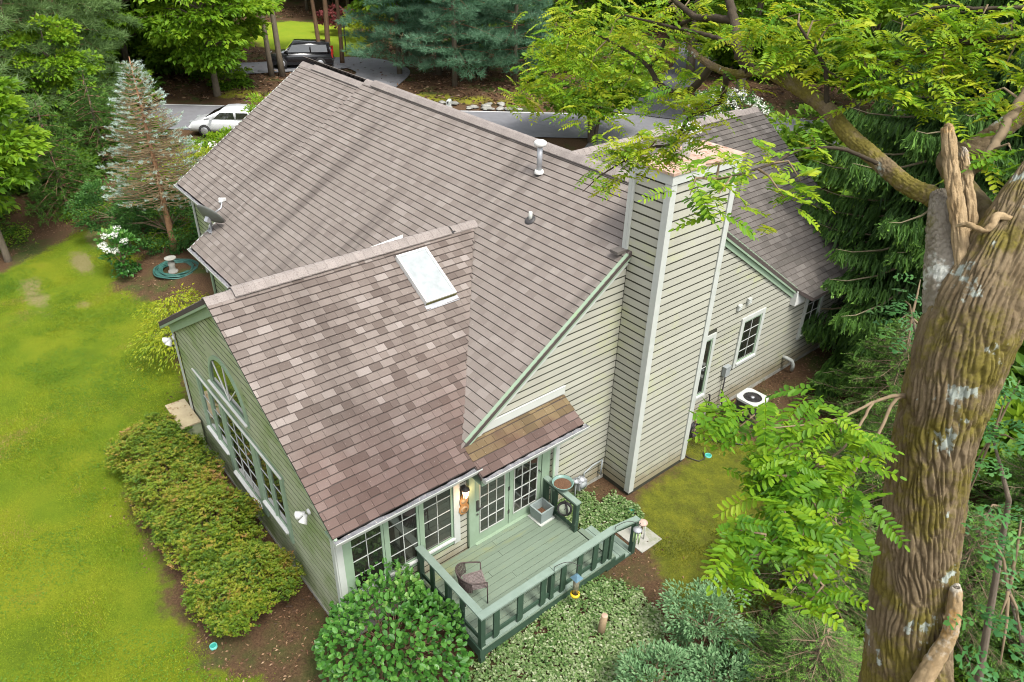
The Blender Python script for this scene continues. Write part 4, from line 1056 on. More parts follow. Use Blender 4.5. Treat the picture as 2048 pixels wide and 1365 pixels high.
# bird feeder and chime on shepherd hooks
def hook(x, y, z0, dx, dy, L, label):
    t = thing('hanging_hook', (x, y, z0), label, 'hook', 'black hooks on the railing')
    d = Vector((dx, dy, 0)).normalized(); pts = [Vector((0, 0, 0)), Vector((0, 0, .24))]
    for k in range(1, 11):
        u = k / 10; pts.append(d * (L * u) + Vector((0, 0, .24 + .14 * math.sin(u * math.pi * .8) - .06 * u)))
    e = pts[-1]; pts += [e + d * .02 + Vector((0, 0, -.04)), e + d * .05 + Vector((0, 0, -.03)), e + d * .06 + Vector((0, 0, .01))]
    MB().tube(pts, .007, 6).build('rod', mats['dark'], t); return pts[-3] + Vector((x, y, z0))
e = hook(2.085, 3.24, 1.0, .55, .83, .42, 'black curved hook on the middle rail post holding the bird feeder')
t = thing('bird_feeder', (e.x, e.y, e.z - .80), 'hanging tube bird feeder with slate blue roof and yellow base', 'bird feeder')
MB().tube([(0, 0, .56), (0, 0, .80)], .004, 5).build('wire', mats['dark'], t)
MB().add([(-.09, -.09, .48), (.09, -.09, .48), (.09, .09, .48), (-.09, .09, .48), (-.02, -.02, .57), (.02, -.02, .57), (.02, .02, .57), (-.02, .02, .57)], [(0, 1, 5, 4), (1, 2, 6, 5), (2, 3, 7, 6), (3, 0, 4, 7), (4, 5, 6, 7), (3, 2, 1, 0)]).build('roof', mats['blue_slate'], t)
MB().tube([(0, 0, .05), (0, 0, .48)], .06, 14).build('tube', M('feeder_tube', (0.20, 0.19, 0.13), (0.10, 0.09, 0.06), 18, 0.1, spec=0.8), t)
MB().lathe((0, 0, 0), [(0, 0), (.09, 0), (.095, .05), (.065, .06)], 14).build('base', mats['yellow'], t)
for s_ in (-1, 1): MB().tube([(.06 * s_, 0, .15), (.13 * s_, 0, .15)], .006, 5).build('perch', mats['dark'], t)
e = hook(2.085, 4.86, 1.0, .5, .86, .45, 'black curved hook on the step post holding the wind chime')
def chime(loc, label, n, L, top):
    t = thing('wind_chime', loc, label, 'wind chime')
    MB().tube([(0, 0, 0), (0, 0, .12)], .004, 5).build('cord', mats['dark'], t)
    MB().lathe((0, 0, 0), [(0, -.03), (.09, -.03), (.095, -.01), (.05, .02), (0, .03)], 16).build('top_disc', top, t)
    for k in range(n):
        a = 2 * math.pi * k / n; x, y = .065 * math.cos(a), .065 * math.sin(a)
        MB().tube([(x, y, -.06), (x, y, -.06 - L * (1 - .12 * k / n))], .013, 8).build('chime_tube', M('chime_tube', (0.35, 0.46, 0.22), (0.27, 0.37, 0.17), 9, 0.35) if 'chime_tube' not in bpy.data.materials else bpy.data.materials['chime_tube'], t)
chime((e.x, e.y, e.z - .12), 'green tube wind chime hanging outside the deck steps', 6, .30, mats['metal'])
# little lantern on legs on a paving slab
t = thing('garden_lantern', (1.87, 6.03, .02), 'small garden lantern with round pink top on three legs on a slab', 'lantern')
MB().lathe((0, 0, 0), [(0, .40), (.10, .40), (.11, .43), (.07, .46), (0, .465)], 18).build('top_disc', M('pink_stone', (0.45, 0.33, 0.28), (0.36, 0.25, 0.2), 14, 0.8), t)
for k in range(3):
    a = 2 * math.pi * k / 3; MB().tube([(.085 * math.cos(a), .085 * math.sin(a), .0), (.075 * math.cos(a), .075 * math.sin(a), .40)], .012, 6).build('leg', mats['trim'], t)
MB().tube([(0, 0, .1), (0, 0, .38)], .02, 8).build('candle', mats['wood'], t)
tag(MB().box(1.45, 2.2, 5.72, 6.35, -.1, .022).build('paving_slab', mats['concrete']), 'grey concrete paving slab at the foot of the deck steps', 'paving slab')
# wooden stake in the ground cover
t = thing('wooden_stake', (3.04, 3.63, float(gz(3.04, 3.63)) - .05), 'weathered round wooden stake standing in the pale ground cover', 'stake')
MB().tube([(0, 0, 0), (.01, .0, .3), (.03, .01, .60)], [.075, .07, .06], 12).build('pole', mats['wood'], t)
MB().lathe((.03, .01, .60), [(0, .006), (.055, .004), (.06, 0)], 12).build('cut_end', M('cut_wood', (0.42, 0.30, 0.22), (0.32, 0.22, 0.16), 14, 0.9), t)
# teal drain caps in the grass
def drain(x, y, label, r=.085):
    t = thing('drain_cap', (x, y, float(gz(x, y)) + .02), label, 'drain cap', 'teal round drain caps in the yard')
    MB().lathe((0, 0, 0), [(r, -.05), (r, .025), (r * .82, .03), (r * .8, .012)], 18).build('ring', mats['teal_light'], t)
    MB().lathe((0, 0, 0), [(r * .8, .012), (0, .014)], 18).build('grate', mats['teal'], t)
drain(-1.52, -2.03, 'teal round drain cap on the lawn below the azaleas', .07)
drain(1.21, 6.45, 'teal round drain cap in the bed beyond the deck steps', .095)
drain(1.10, 9.36, 'teal round drain cap in the moss near the hose reel', .085)
# air conditioner
t = thing('air_conditioner', (.80, 11.42, 0), 'grey outdoor air conditioner with round fan grille beside the house wall', 'air conditioner', rz=.04)
mb = MB(); hw_ = .33
oct_ = [(-hw_, -hw_ + .08), (-hw_ + .08, -hw_), (hw_ - .08, -hw_), (hw_, -hw_ + .08), (hw_, hw_ - .08), (hw_ - .08, hw_), (-hw_ + .08, hw_), (-hw_, hw_ - .08)]
mb.prism([(x * .95, y * .95, .05) for x, y in oct_], (0, 0, .62)); mb.build('casing', mats['dark'], t)
mb = MB(); ns_ = 32
v = []
for k in range(ns_):
    a = 2 * math.pi * k / ns_; c_, s_ = math.cos(a), math.sin(a); kx = 1 / max(abs(c_), abs(s_)); kx = min(kx, 1.25)
    v += [(.24 * c_, .24 * s_, .72), (hw_ * c_ * kx, hw_ * s_ * kx, .72), (hw_ * c_ * kx * 1.01, hw_ * s_ * kx * 1.01, .66), (.24 * c_, .24 * s_, .69)]
f = []
for k in range(ns_):
    a, b = 4 * k, 4 * ((k + 1) % ns_); f += [(a, a + 1, b + 1, b), (a + 1, a + 2, b + 2, b + 1), (a, b, b + 3, a + 3)]
mb.add(v, f); mb.build('top_cover', mats['trim'], t)
mb = MB()
for k in range(24): a = 2 * math.pi * k / 24; mb.beam((.05 * math.cos(a), .05 * math.sin(a), .715), (.235 * math.cos(a), .235 * math.sin(a), .715), .006, .006)
for r in (.08, .13, .18, .22): mb.tube([(r * math.cos(2 * math.pi * k / 24), r * math.sin(2 * math.pi * k / 24), .715) for k in range(25)], .004, 4)
mb.build('grille', mats['dark'], t)
MB().lathe((0, 0, .70), [(.05, 0), (.05, .025), (0, .03)], 14).build('hub', mats['metal'], t)
for k in range(4):
    a = math.pi * k / 2; MB().add([(.04 * math.cos(a), .04 * math.sin(a), .66), (.21 * math.cos(a - .3), .21 * math.sin(a - .3), .65), (.21 * math.cos(a + .35), .21 * math.sin(a + .35), .69), (.05 * math.cos(a + .6), .05 * math.sin(a + .6), .69)], [(0, 1, 2, 3)]).build('fan_blade', mats['dark'], t)
# hose reel by the wall with the loose hose
t = thing('hose_reel', (.42, 9.60, .0), 'dark coiled garden hose on a stand against the wall', 'hose reel')
mb = MB()
for k in range(9):
    r = .16 + .012 * (k % 4); z = .30 + .02 * math.sin(k * 2.1); off = -.06 + .015 * k
    mb.tube([(off + .01 * math.sin(3 * a), r * math.cos(a), z + r * math.sin(a)) for a in [2 * math.pi * i / 20 for i in range(21)]], .013, 6)
mb.build('hose_coil', mats['dark'], t)
MB().beam((0, 0, 0), (0, 0, .6), .04, .04).beam((-.05, -.1, .3), (.1, .1, .3), .03, .03).build('stand', mats['wood'], t)
pts = [(.5, 9.65, .12), (.72, 9.85, .06), (1.0, 10.05, .04), (1.3, 10.32, .04), (1.6, 10.5, .04)]
tag(MB().tube(pts, .014, 6).build('garden_hose', mats['dark']), 'black garden hose lying on the moss towards the spruce', 'hose')
pts = [(.45, 9.5, .1), (.30, 9.15, .05), (.5, 8.95, .035), (.85, 8.9, .035), (1.1, 9.0, .035), (1.12, 9.2, .035), (.95, 9.35, .035)]
tag(MB().tube(pts, .012, 6).build('garden_hose', mats['dark']), 'black garden hose looped on the moss at the chimney foot', 'hose')
# bird bath and green hose by the blue spruce
bz = float(gz(-17.2, 2.4))
t = thing('bird_bath', (-17.15, 2.45, bz), 'stone bird bath pedestal beside the blue spruce trunk', 'bird bath')
MB().lathe((0, 0, 0), [(.17, 0), (.17, .06), (.11, .10), (.10, .20), (.13, .34), (.08, .46), (.12, .50)], 18).build('pedestal', mats['rock'], t)
MB().lathe((0, 0, .50), [(0, -.02), (.16, -.01), (.2, .03), (.2, .06), (.15, .05), (0, .04)], 18).build('basin', mats['concrete'], t)
t = thing('hose_pile', (-17.1, 2.5, bz), 'dark green hose coiled round the bird bath foot', 'hose')
mb = MB()
for k in range(7):
    r = .5 + .05 * k; z = .04 + .02 * (k % 3)
    mb.tube([(-.15 + r * 1.0 * math.cos(a), .1 + r * .95 * math.sin(a), z + .02 * math.sin(5 * a + k)) for a in [2 * math.pi * i / 28 for i in range(29)]], .028, 6)
mb.build('coil', mats['hose_green'], t)
# satellite dish on the lower eave
dn = (RT * .38 + UP * .86 + FW * .34).normalized()
dc = Vector((-12.18, 2.62, 3.62))
t = thing('satellite_dish', (-12.36, 2.66, mainz(2.66)), 'dark grey satellite dish with pale arm on the roof edge', 'satellite dish')
L0 = Vector(t.location)
q = dc - L0
MB().lathe(q, [(0, -.07), (.14, -.055), (.28, -.015), (.37, .03), (.42, .062), (.425, .055), (.37, .02), (.28, -.026), (.14, -.066), (0, -.085)], 28, axis=dn).build('reflector', mats['dish'], t)
arm_dir = (RT * .62 + UP * .42).normalized()
lnb = q + dn * .42 + arm_dir * .17
MB().tube([q - dn * .06 + arm_dir * .1, q + arm_dir * .40, lnb], .022, 8).build('arm', mats['metal'], t)
MB().lathe(lnb, [(0, -.09), (.05, -.09), (.055, 0), (.04, .07), (0, .07)], 10, axis=arm_dir).beam(lnb - RT * .08 + Vector((0, 0, .05)), lnb + RT * .12 + Vector((0, 0, .05)), .06, .07).build('receiver', mats['white'], t)
MB().tube([(0, 0, 0), (.0, .0, .25), q - dn * .09], .032, 8).beam(q - dn * .16 - Vector((0, 0, .06)), q - dn * .05, .12, .14).build('mast', mats['metal'], t)
for a, b in ((-.16, -.12), (.16, -.1)): MB().tube([(a, b, -.02 + SM * b), (0, 0, .2)], .012, 6).build('strut', mats['metal'], t)
MB().box(-.12, .12, -.12, .12, -.02, .0).build('foot', mats['metal'], t)
t = thing('security_light', (XJ + .05, 2.75, mainz(2.75) - .02), 'small white light fixed on the step of the left eave', 'light')
MB().lathe((0, 0, 0), [(.0, .0), (.05, .0), (.06, .1), (0, .12)], 10, axis=(-.3, -.8, .3)).build('lamp_head', mats['white'], t)
MB().box(-.05, .05, -.03, .05, -.06, .03).build('bracket', mats['white'], t)

# ============================================================ CARS, MAILBOX, LAMP POST
def car_body(sections, m, name, parent):
    "loft of half cross-sections along the length, mirrored"
    mb = MB(); ns = len(sections[0][1])
    V = []
    for y, pr in sections:
        for x, z in pr: V.append((x, y, z))
        for x, z in pr[::-1]: V.append((-x, y, z))
    n = 2 * ns; F = []
    for i in range(len(sections) - 1):
        for k in range(n - 1): F.append((i * n + k, i * n + k + 1, (i + 1) * n + k + 1, (i + 1) * n + k))
        F.append((i * n + n - 1, i * n, (i + 1) * n, (i + 1) * n + n - 1))
    F.append(tuple(range(n))); F.append(tuple((len(sections) - 1) * n + k for k in range(n))[::-1])
    mb.add(V, F, 0, True); return mb.build(name, m, parent)
def vehicle(name, loc, rz, label, cat, paint, suv):
    t = thing(name, loc, label, cat, rz=rz)
    Lh = 2.2
    if suv:
        hood, ws, roofz, rear, belt, W = 1.05, 1.16, 1.78, -2.15, 1.12, .93
        prof = [(-2.2, .62, 1.05), (-2.1, 1.05, 1.12), (1.0, 1.05, 1.12), (1.15, 1.05, 1.10), (2.05, .96, 1.0), (2.2, .6, .86)]
    else:
        hood, ws, roofz, rear, belt, W = .95, 1.35, 1.45, -2.1, .92, .88
        prof = [(-2.2, .62, .85), (-2.05, .86, .98), (-1.5, .9, .99), (1.0, .92, .95), (2.0, .74, .84), (2.2, .5, .66)]
    secs = []
    for y, z1, zs in prof:
        w = W * (1 - .10 * (abs(y) / 2.2) ** 4)
        secs.append((y, [(w * .9, .24), (w, .42), (w * 1.0, z1 * .72), (w * .95, z1 * .97), (w * .80, z1), (.0001, z1 + .02)]))
    car_body(secs, paint, 'body', t)
    if suv: cab = [(-2.14, .02), (-2.0, .62), (.45, .66), (1.12, .02)]; zb = 1.08
    else: cab = [(-1.95, .0), (-1.25, .42), (-.2, .50), (.35, .46), (1.30, .02)]; zb = .93
    secs = [(y, [(W * .92, zb - .04), (W * .92 - .22 * h, zb + h * .7), (W * .80 - .12 * h, zb + h * .97), (.0001, zb + h)]) for y, h in cab]
    car_body(secs, paint, 'cabin', t)
    yw0, yw1 = (cab[1][0] + .12, cab[-2][0])
    gl = MB(); hh = cab[1][1] if suv else .42
    for sx in (-1, 1):
        for a, b, top0, top1 in ((yw0, (yw0 + yw1) / 2 - .04, 0, 0), ((yw0 + yw1) / 2 + .04, yw1 + .42, 0, .36)):
            x0, x1 = W * .925, W * .93 - .20 * hh
            gl.add([(sx * x0, a, zb + .02), (sx * x0, b, zb + .02), (sx * x1, b - top1, zb + hh * .78), (sx * x1, a + .06, zb + hh * .78)], [(0, 1, 2, 3)])
    gl.build('side_window', mats['glass'], t)
    ya, yb, hb = cab[-1][0], cab[-2][0], cab[-2][1]
    e = .015
    MB().add([(-W * .82, ya + e - .06, zb + .05 + e), (W * .82, ya + e - .06, zb + .05 + e), (W * .66, yb + .05 + e, zb + hb * .93 + e), (-W * .66, yb + .05 + e, zb + hb * .93 + e)], [(0, 1, 2, 3)]).build('windscreen', mats['glass'], t)
    ya, yb, hb = cab[0][0], cab[1][0], cab[1][1]
    MB().add([(-W * .8, ya - e + .05, zb + .08 + e), (W * .8, ya - e + .05, zb + .08 + e), (W * .66, yb - .04 - e, zb + hb * .92 + e), (-W * .66, yb - .04 - e, zb + hb * .92 + e)], [(3, 2, 1, 0)]).build('rear_window', mats['glass'], t)
    R = .37 if suv else .32
    for sx in (-1, 1):
        for y in (-1.32, 1.32):
            w = MB().lathe((sx * (W - .16), y, R), [(0, 0), (R * .6, 0), (R, .02), (R, .2), (R * .62, .21)], 20, axis=(sx, 0, 0)).build('wheel', mats['tyre'], t)
            MB().lathe((sx * (W - .16), y, R), [(R * .66, .19), (R * .6, .212), (R * .2, .2), (0, .215)], 16, axis=(sx, 0, 0)).build('rim', mats['hubcap'], w)
        MB().box(sx * .55 - .16, sx * .55 + .16, 2.02, 2.16, .62 if not suv else .78, .74 if not suv else .92).build('headlight', mats['skyglass'], t)
        MB().box(sx * .72 - .09, sx * .72 + .09, -2.21, -2.1, .7, .9 if not suv else 1.25).build('tail_light', mats['redlamp'], t)
        MB().box(sx * (W + .08) - .1, sx * (W + .08) + .1, .82, .92, zb + .02, zb + .16).build('mirror', paint, t)
    MB().box(-.75, .75, 2.08, 2.22, .3, .5).box(-.8, .8, -2.24, -2.12, .32, .55).build('bumper', paint if not suv else mats['dark'], t)
    return t
def head(dx, dy): return math.atan2(-dx, dy)
vehicle('parked_car', (-32.1, 10.75, .06), head(-.635, -.773), 'white sedan parked at the road edge behind the shrubs left of the house', 'car', mats['carwhite'], False)
vz = float(gz(-43.0, 20.3))
vehicle('parked_car', (-43.6, 20.4, vz + .1), head(-.5, -.87), 'black boxy suv parked on the driveway under the trees beyond the road', 'suv', mats['carblack'], True)
z = float(gz(-27.9, 22.2))
t = thing('mailbox', (-27.6, 21.9, .05), 'pale mailbox with newspaper slot on a post across the road', 'mailbox', rz=math.radians(40))
MB().box(-.05, .05, -.05, .05, 0, .95).build('post', mats['wood'], t)
MB().prism([(-.11, -.26, .95), (.11, -.26, .95), (.11, -.26, 1.10), (.07, -.26, 1.17), (-.07, -.26, 1.17), (-.11, -.26, 1.10)], (0, .5, 0)).build('box', mats['trim'], t)
MB().lathe((0, -.262, 1.06), [(.06, 0), (.055, .01), (0, .01)], 12, axis=(0, -1, 0)).build('door', mats['dark'], t)
MB().box(-.1, .1, -.24, .2, .74, .93).build('newspaper_box', mats['white'], t)
t = thing('lamp_post', (-46.0, 25.2, float(gz(-46, 25.2))), 'thin black lamp post on the lawn beyond the road', 'lamp post')
MB().tube([(0, 0, 0), (0, 0, 1.9)], .045, 8).build('post', mats['dark'], t)
MB().lathe((0, 0, 1.9), [(.05, 0), (.12, .05), (.14, .3), (.06, .38), (0, .42)], 8).build('lantern', mats['skyglass'], t)

# ============================================================ VEGETATION
def unit(a): return a / (np.linalg.norm(a, axis=-1, keepdims=True) + 1e-9)
LEAF = {
 'diamond': (np.array([(0, 0, 0), (.45, .5, .08), (1, 0, -.10), (.45, -.5, .08)]), [(0, 1, 2), (0, 2, 3)]),
 'oval': (np.array([(0, 0, 0), (.22, .36, .05), (.55, .46, .04), (.85, .26, -.03), (1, 0, -.08), (.85, -.26, -.03), (.55, -.46, .04), (.22, -.36, .05), (.5, 0, -.04)]), [(8, 0, 1), (8, 1, 2), (8, 2, 3), (8, 3, 4), (8, 4, 5), (8, 5, 6), (8, 6, 7), (8, 7, 0)]),
 'leaflet': (np.array([(0, 0, 0), (.2, .40, .03), (.75, .42, 0), (1, 0, -.06), (.75, -.42, 0), (.2, -.40, .03)]), [(0, 1, 2), (0, 2, 3), (0, 3, 4), (0, 4, 5)]),
 'needle': (np.array([(0, .5, 0), (0, -.5, 0), (1, 0, 0)]), [(0, 1, 2)]),
}
def leaf_arrays(P, D, N, L, W, kind='diamond'):
    T, F = LEAF[kind]; n = len(P)
    D = unit(D); S = unit(np.cross(N, D)); N = np.cross(D, S)
    L = np.broadcast_to(L, (n,)); W = np.broadcast_to(W, (n,))
    V = (P[:, None] + T[None, :, 0:1] * L[:, None, None] * D[:, None] + T[None, :, 1:2] * W[:, None, None] * S[:, None] + T[None, :, 2:3] * L[:, None, None] * N[:, None])
    Fi = (np.arange(n)[:, None, None] * len(T) + np.array(F)[None]).reshape(-1, 3)
    return V.reshape(-1, 3), Fi, len(T)
class Fol:
    "gathers leaves of several kinds into one mesh with a tone per leaf"
    def __init__(s): s.V = []; s.F = []; s.T = []; s.n = 0
    def add(s, P, D, N, L, W, tone, kind='diamond'):
        P = np.asarray(P, float)
        if not len(P): return s
        V, F, k = leaf_arrays(P, np.asarray(D, float), np.asarray(N, float), L, W, kind)
        s.V.append(V); s.F.append(F + s.n); s.n += len(V)
        s.T.append(np.repeat(np.broadcast_to(tone, (len(P),)), k)); return s
    def mesh(s, name, m): return mesh_np(name, np.concatenate(s.V), None, np.concatenate(s.F), m, np.concatenate(s.T))
def randdir(n, r=rng):
    v = r.normal(size=(n, 3)); return unit(v)
def trunk_mesh(name, pts, radii, m, n=10):
    return MB().tube(pts, list(radii), n).mesh(name, m)

# --- leaf materials (base colours of real leaves; the ramp is the leaf-to-leaf range)
lm = {}
lm['forest'] = leafmat('forest_leaves', [(0.0, (0.035, 0.085, 0.010)), (0.4, (0.08, 0.175, 0.014)), (0.7, (0.14, 0.26, 0.018)), (1.0, (0.23, 0.34, 0.025))], 0.5, 0.12, 0.3, objvar=.2)
lm['bright'] = leafmat('bright_leaves', [(0.0, (0.05, 0.125, 0.010)), (0.4, (0.12, 0.25, 0.014)), (0.7, (0.20, 0.34, 0.018)), (1.0, (0.30, 0.40, 0.03))], 0.5, 0.35, 0.25)
lm['locust'] = leafmat('locust_leaflets', [(0.0, (0.035, 0.12, 0.008)), (0.35, (0.10, 0.23, 0.010)), (0.65, (0.20, 0.33, 0.012)), (1.0, (0.36, 0.40, 0.02))], 0.45, 1.6, 0.25)
lm['hydrangea'] = leafmat('hydrangea_leaves', [(0.0, (0.018, 0.075, 0.012)), (0.45, (0.045, 0.155, 0.020)), (0.8, (0.095, 0.245, 0.035)), (1.0, (0.20, 0.34, 0.08))], 0.25, 1.2, 0.2, 0.4, 0.4)
lm['azalea'] = leafmat('azalea_leaves', [(0.0, (0.05, 0.11, 0.012)), (0.35, (0.12, 0.19, 0.012)), (0.6, (0.20, 0.225, 0.018)), (0.82, (0.26, 0.19, 0.035)), (1.0, (0.33, 0.19, 0.08))], 0.3, 1.1, 0.42)
lm['yellow'] = leafmat('yellow_green_leaves', [(0.0, (0.09, 0.17, 0.012)), (0.5, (0.21, 0.29, 0.014)), (1.0, (0.37, 0.38, 0.022))], 0.4, 1.0, 0.3)
lm['pine'] = leafmat('pine_needles', [(0.0, (0.04, 0.085, 0.025)), (0.45, (0.09, 0.165, 0.045)), (0.8, (0.16, 0.255, 0.085)), (1.0, (0.24, 0.34, 0.15))], 0.35, 0.25, 0.2, objvar=.1)
lm['pine_blue'] = leafmat('white_pine_needles', [(0.0, (0.03, 0.085, 0.042)), (0.45, (0.075, 0.17, 0.09)), (0.8, (0.14, 0.26, 0.16)), (1.0, (0.24, 0.36, 0.25))], 0.35, 0.25, 0.2, objvar=.05)
lm['blue'] = leafmat('blue_spruce_needles', [(0.0, (0.10, 0.11, 0.055)), (0.4, (0.19, 0.23, 0.15)), (0.7, (0.32, 0.41, 0.34)), (1.0, (0.48, 0.58, 0.54))], 0.15, 0.9, 0.15)
lm['spruce'] = leafmat('spruce_needles', [(0.0, (0.022, 0.062, 0.014)), (0.4, (0.055, 0.125, 0.024)), (0.7, (0.10, 0.215, 0.034)), (1.0, (0.18, 0.33, 0.05))], 0.35, 0.5, 0.2)
lm['hedge'] = leafmat('hedge_leaves', [(0.0, (0.016, 0.06, 0.014)), (0.5, (0.045, 0.13, 0.024)), (1.0, (0.11, 0.24, 0.045))], 0.3, 0.8, 0.2)
lm['oak'] = leafmat('oak_leaves', [(0.0, (0.025, 0.10, 0.03)), (0.5, (0.055, 0.18, 0.045)), (1.0, (0.12, 0.27, 0.05))], 0.35, 0.8, 0.2)
lm['bluegreen'] = leafmat('blue_green_leaves', [(0.0, (0.06, 0.14, 0.05)), (0.5, (0.12, 0.24, 0.10)), (1.0, (0.24, 0.36, 0.18))], 0.3, 0.9, 0.2)
lm['lamium'] = leafmat('silver_ground_cover', [(0.0, (0.04, 0.10, 0.02)), (0.4, (0.11, 0.19, 0.05)), (0.7, (0.24, 0.30, 0.14)), (1.0, (0.40, 0.43, 0.28))], 0.25, 1.2, 0.15)
lm['grass'] = leafmat('grass_blades', [(0.0, (0.055, 0.14, 0.010)), (0.35, (0.13, 0.215, 0.012)), (0.65, (0.215, 0.275, 0.014)), (0.88, (0.265, 0.285, 0.018)), (1.0, (0.25, 0.20, 0.06))], 0.3, 0.45, 0.3)
lm['litter'] = leafmat('fallen_leaves', [(0.0, (0.035, 0.02, 0.012)), (0.5, (0.11, 0.055, 0.03)), (0.8, (0.20, 0.11, 0.06)), (1.0, (0.32, 0.22, 0.13))], 0.1, 1.5, 0.2)
lm['red'] = leafmat('red_maple_leaves', [(0.0, (0.07, 0.012, 0.015)), (0.6, (0.16, 0.03, 0.03)), (1.0, (0.25, 0.08, 0.06))], 0.3)
lm['moss'] = leafmat('moss_tufts', [(0.0, (0.05, 0.06, 0.010)), (0.4, (0.10, 0.12, 0.012)), (0.7, (0.17, 0.18, 0.014)), (1.0, (0.19, 0.14, 0.04))], 0.2, 1.3, 0.35)

# --- crown builders -------------------------------------------------------
def crown_clumps(seed, n, rx, rz, flat=0.55, inner=0.45):
    r = np.random.default_rng(seed)
    d = unit(r.normal(size=(n, 3))); rad = inner + (1 - inner) * r.random(n) ** 0.6
    c = d * rad[:, None]; c[:, 2] *= 1.0
    return c * np.array([rx, rx, rz]), r
def leaf_crown(seed, nclump, per, rx, rz, clump_r, L, W, mname, kind='diamond', flat=.5, name='crown', zbias=0.0, droop=.35):
    c, r = crown_clumps(seed, nclump, rx, rz)
    cr = clump_r * (0.6 + 0.8 * r.random(nclump))
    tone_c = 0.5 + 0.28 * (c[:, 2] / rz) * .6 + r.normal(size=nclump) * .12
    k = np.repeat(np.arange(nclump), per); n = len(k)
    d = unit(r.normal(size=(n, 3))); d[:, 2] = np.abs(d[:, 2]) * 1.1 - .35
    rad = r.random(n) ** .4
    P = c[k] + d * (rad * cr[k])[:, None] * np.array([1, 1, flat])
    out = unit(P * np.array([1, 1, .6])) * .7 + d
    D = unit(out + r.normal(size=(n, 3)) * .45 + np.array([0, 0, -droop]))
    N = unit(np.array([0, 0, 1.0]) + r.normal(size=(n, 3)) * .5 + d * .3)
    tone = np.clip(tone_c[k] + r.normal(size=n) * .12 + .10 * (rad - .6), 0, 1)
    s = 0.7 + 0.6 * r.random(n)
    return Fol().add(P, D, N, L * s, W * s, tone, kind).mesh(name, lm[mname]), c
def limb_mesh(c, H0, H1, m, seed, every=3, r0=.06, r1=.012, base=(0, 0)):
    r = random.Random(seed); mb = MB()
    for i in range(0, len(c), every):
        q = Vector(c[i]); a = Vector((base[0], base[1], H0 + (H1 - H0) * min(1, max(0, (q.z - H0) / (H1 - H0 + 1e-6))) * .75))
        mid = a.lerp(q, .5) + Vector((r.uniform(-.1, .1), r.uniform(-.1, .1), .12 * (q - a).length))
        mb.tube([a, mid, q], [r0, (r0 + r1) / 2, r1], 5, caps=False)
    return mb.mesh('limb', m)
def make_tree(name, label, cat, group, H, crown_z, crown, clumps, r0, bark, seed, lean=(0, 0), limbs=3, stems=None):
    "a tree at the origin: trunk, limbs, crown as children"
    t = thing(name, (0, 0, 0), label, cat, group)
    top = crown_z + .5
    rr = random.Random(seed)
    if stems is None:
        pts = []; rad = []
        for k in range(9):
            f = k / 8; pts.append((lean[0] * f + rr.uniform(-.06, .06) * H * .03, lean[1] * f + rr.uniform(-.06, .06) * H * .03, -.4 + (H + .4) * f)); rad.append(r0 * (1.25 if k == 0 else (1 - .72 * f)))
        link('trunk', trunk_mesh('trunk', pts, rad, bark, 10), t)
    else:
        for sx, sy, rs in stems:
            pts = [(sx * .12, sy * .12, -.3), (sx * .3, sy * .3, H * .3), (sx * .75, sy * .75, H * .65), (sx, sy, H)]
            link('trunk', trunk_mesh('trunk', pts, [rs * 1.2, rs, rs * .7, rs * .35], bark, 8), t)
    if limbs:
        cc = [(x, y, z + crown_z) for x, y, z in clumps]
        link('limb', limb_mesh(cc, H * .3, H, bark, seed, limbs, r0 * .34, .012), t)['kind'] = 'stuff'
    o = link('crown', crown, t, (0, 0, crown_z)); return t
def pine_crown(seed, H, z0, rmax, nwhorl, mname, needle=.26, dens=1.0, top=1.0, droop=.15, width=.03, per_br=7, name='crown'):
    r = np.random.default_rng(seed); fo = Fol(); br = MB(); rr = random.Random(seed)
    for i in range(nwhorl):
        f = i / (nwhorl - 1); z = z0 + (H - z0) * f
        R = rmax * ((1 - f) ** .7 * .95 + .08) * rr.uniform(.75, 1.1)
        nb = per_br if f < .8 else 4
        for b in range(nb):
            a = 2 * math.pi * (b + rr.random() * .7) / nb + i * .7
            Rl = R * rr.uniform(.6, 1.1); dz = rr.uniform(-.1, .25) * Rl - droop * Rl
            d = np.array([math.cos(a), math.sin(a), 0])
            tip = d * Rl + np.array([0, 0, dz])
            br.tube([(0, 0, z), tuple(tip * .5 + np.array([0, 0, z + .04 * Rl])), tuple(tip + np.array([0, 0, z]))], [.035 * (1 - f * .6), .02, .006], 4, caps=False)
            m = int(Rl * 11 * dens) + 3
            s = .25 + .75 * r.random(m) ** .7
            side = np.array([-d[1], d[0], 0]); w = (1 - np.abs(s - .6)) * .34 * Rl * r.uniform(-1, 1, m)
            C = d * (s * Rl)[:, None] + side * w[:, None] + np.array([0, 0, z]) + np.array([0, 0, 1]) * (dz * s ** 1.3 + r.normal(size=m) * .07)[:, None]
            k = np.repeat(np.arange(m), 9); n = len(k)
            D = unit(d * .9 + side * np.sign(w)[k][:, None] * .5 + r.normal(size=(n, 3)) * .75 + np.array([0, 0, .45]))
            fo.add(C[k], D, randdir(n, r), needle * (0.7 + .6 * r.random(n)), width, np.clip(.42 + .3 * (s[k] - .4) + .1 * r.normal(size=n) + D[:, 2] * .16, 0, 1), 'needle')
    return fo.mesh(name, lm[mname]), br.mesh('branch', mats['bark_brown'])
def spread(o, places, labels=None, group=None):
    "first place takes the original, the rest get copies"
    for i, (x, y, rz, sx, sz) in enumerate(places):
        z = float(gz(x, y)) - .05
        lab = labels[i] if labels else None
        if i == 0:
            o.location = (x, y, z); o.rotation_euler = (0, 0, rz); o.scale = (sx, sx, sz)
            if lab: o['label'] = lab
        else: copy_tree(o, (x, y, z), rz, (sx, sx, sz), lab, group)

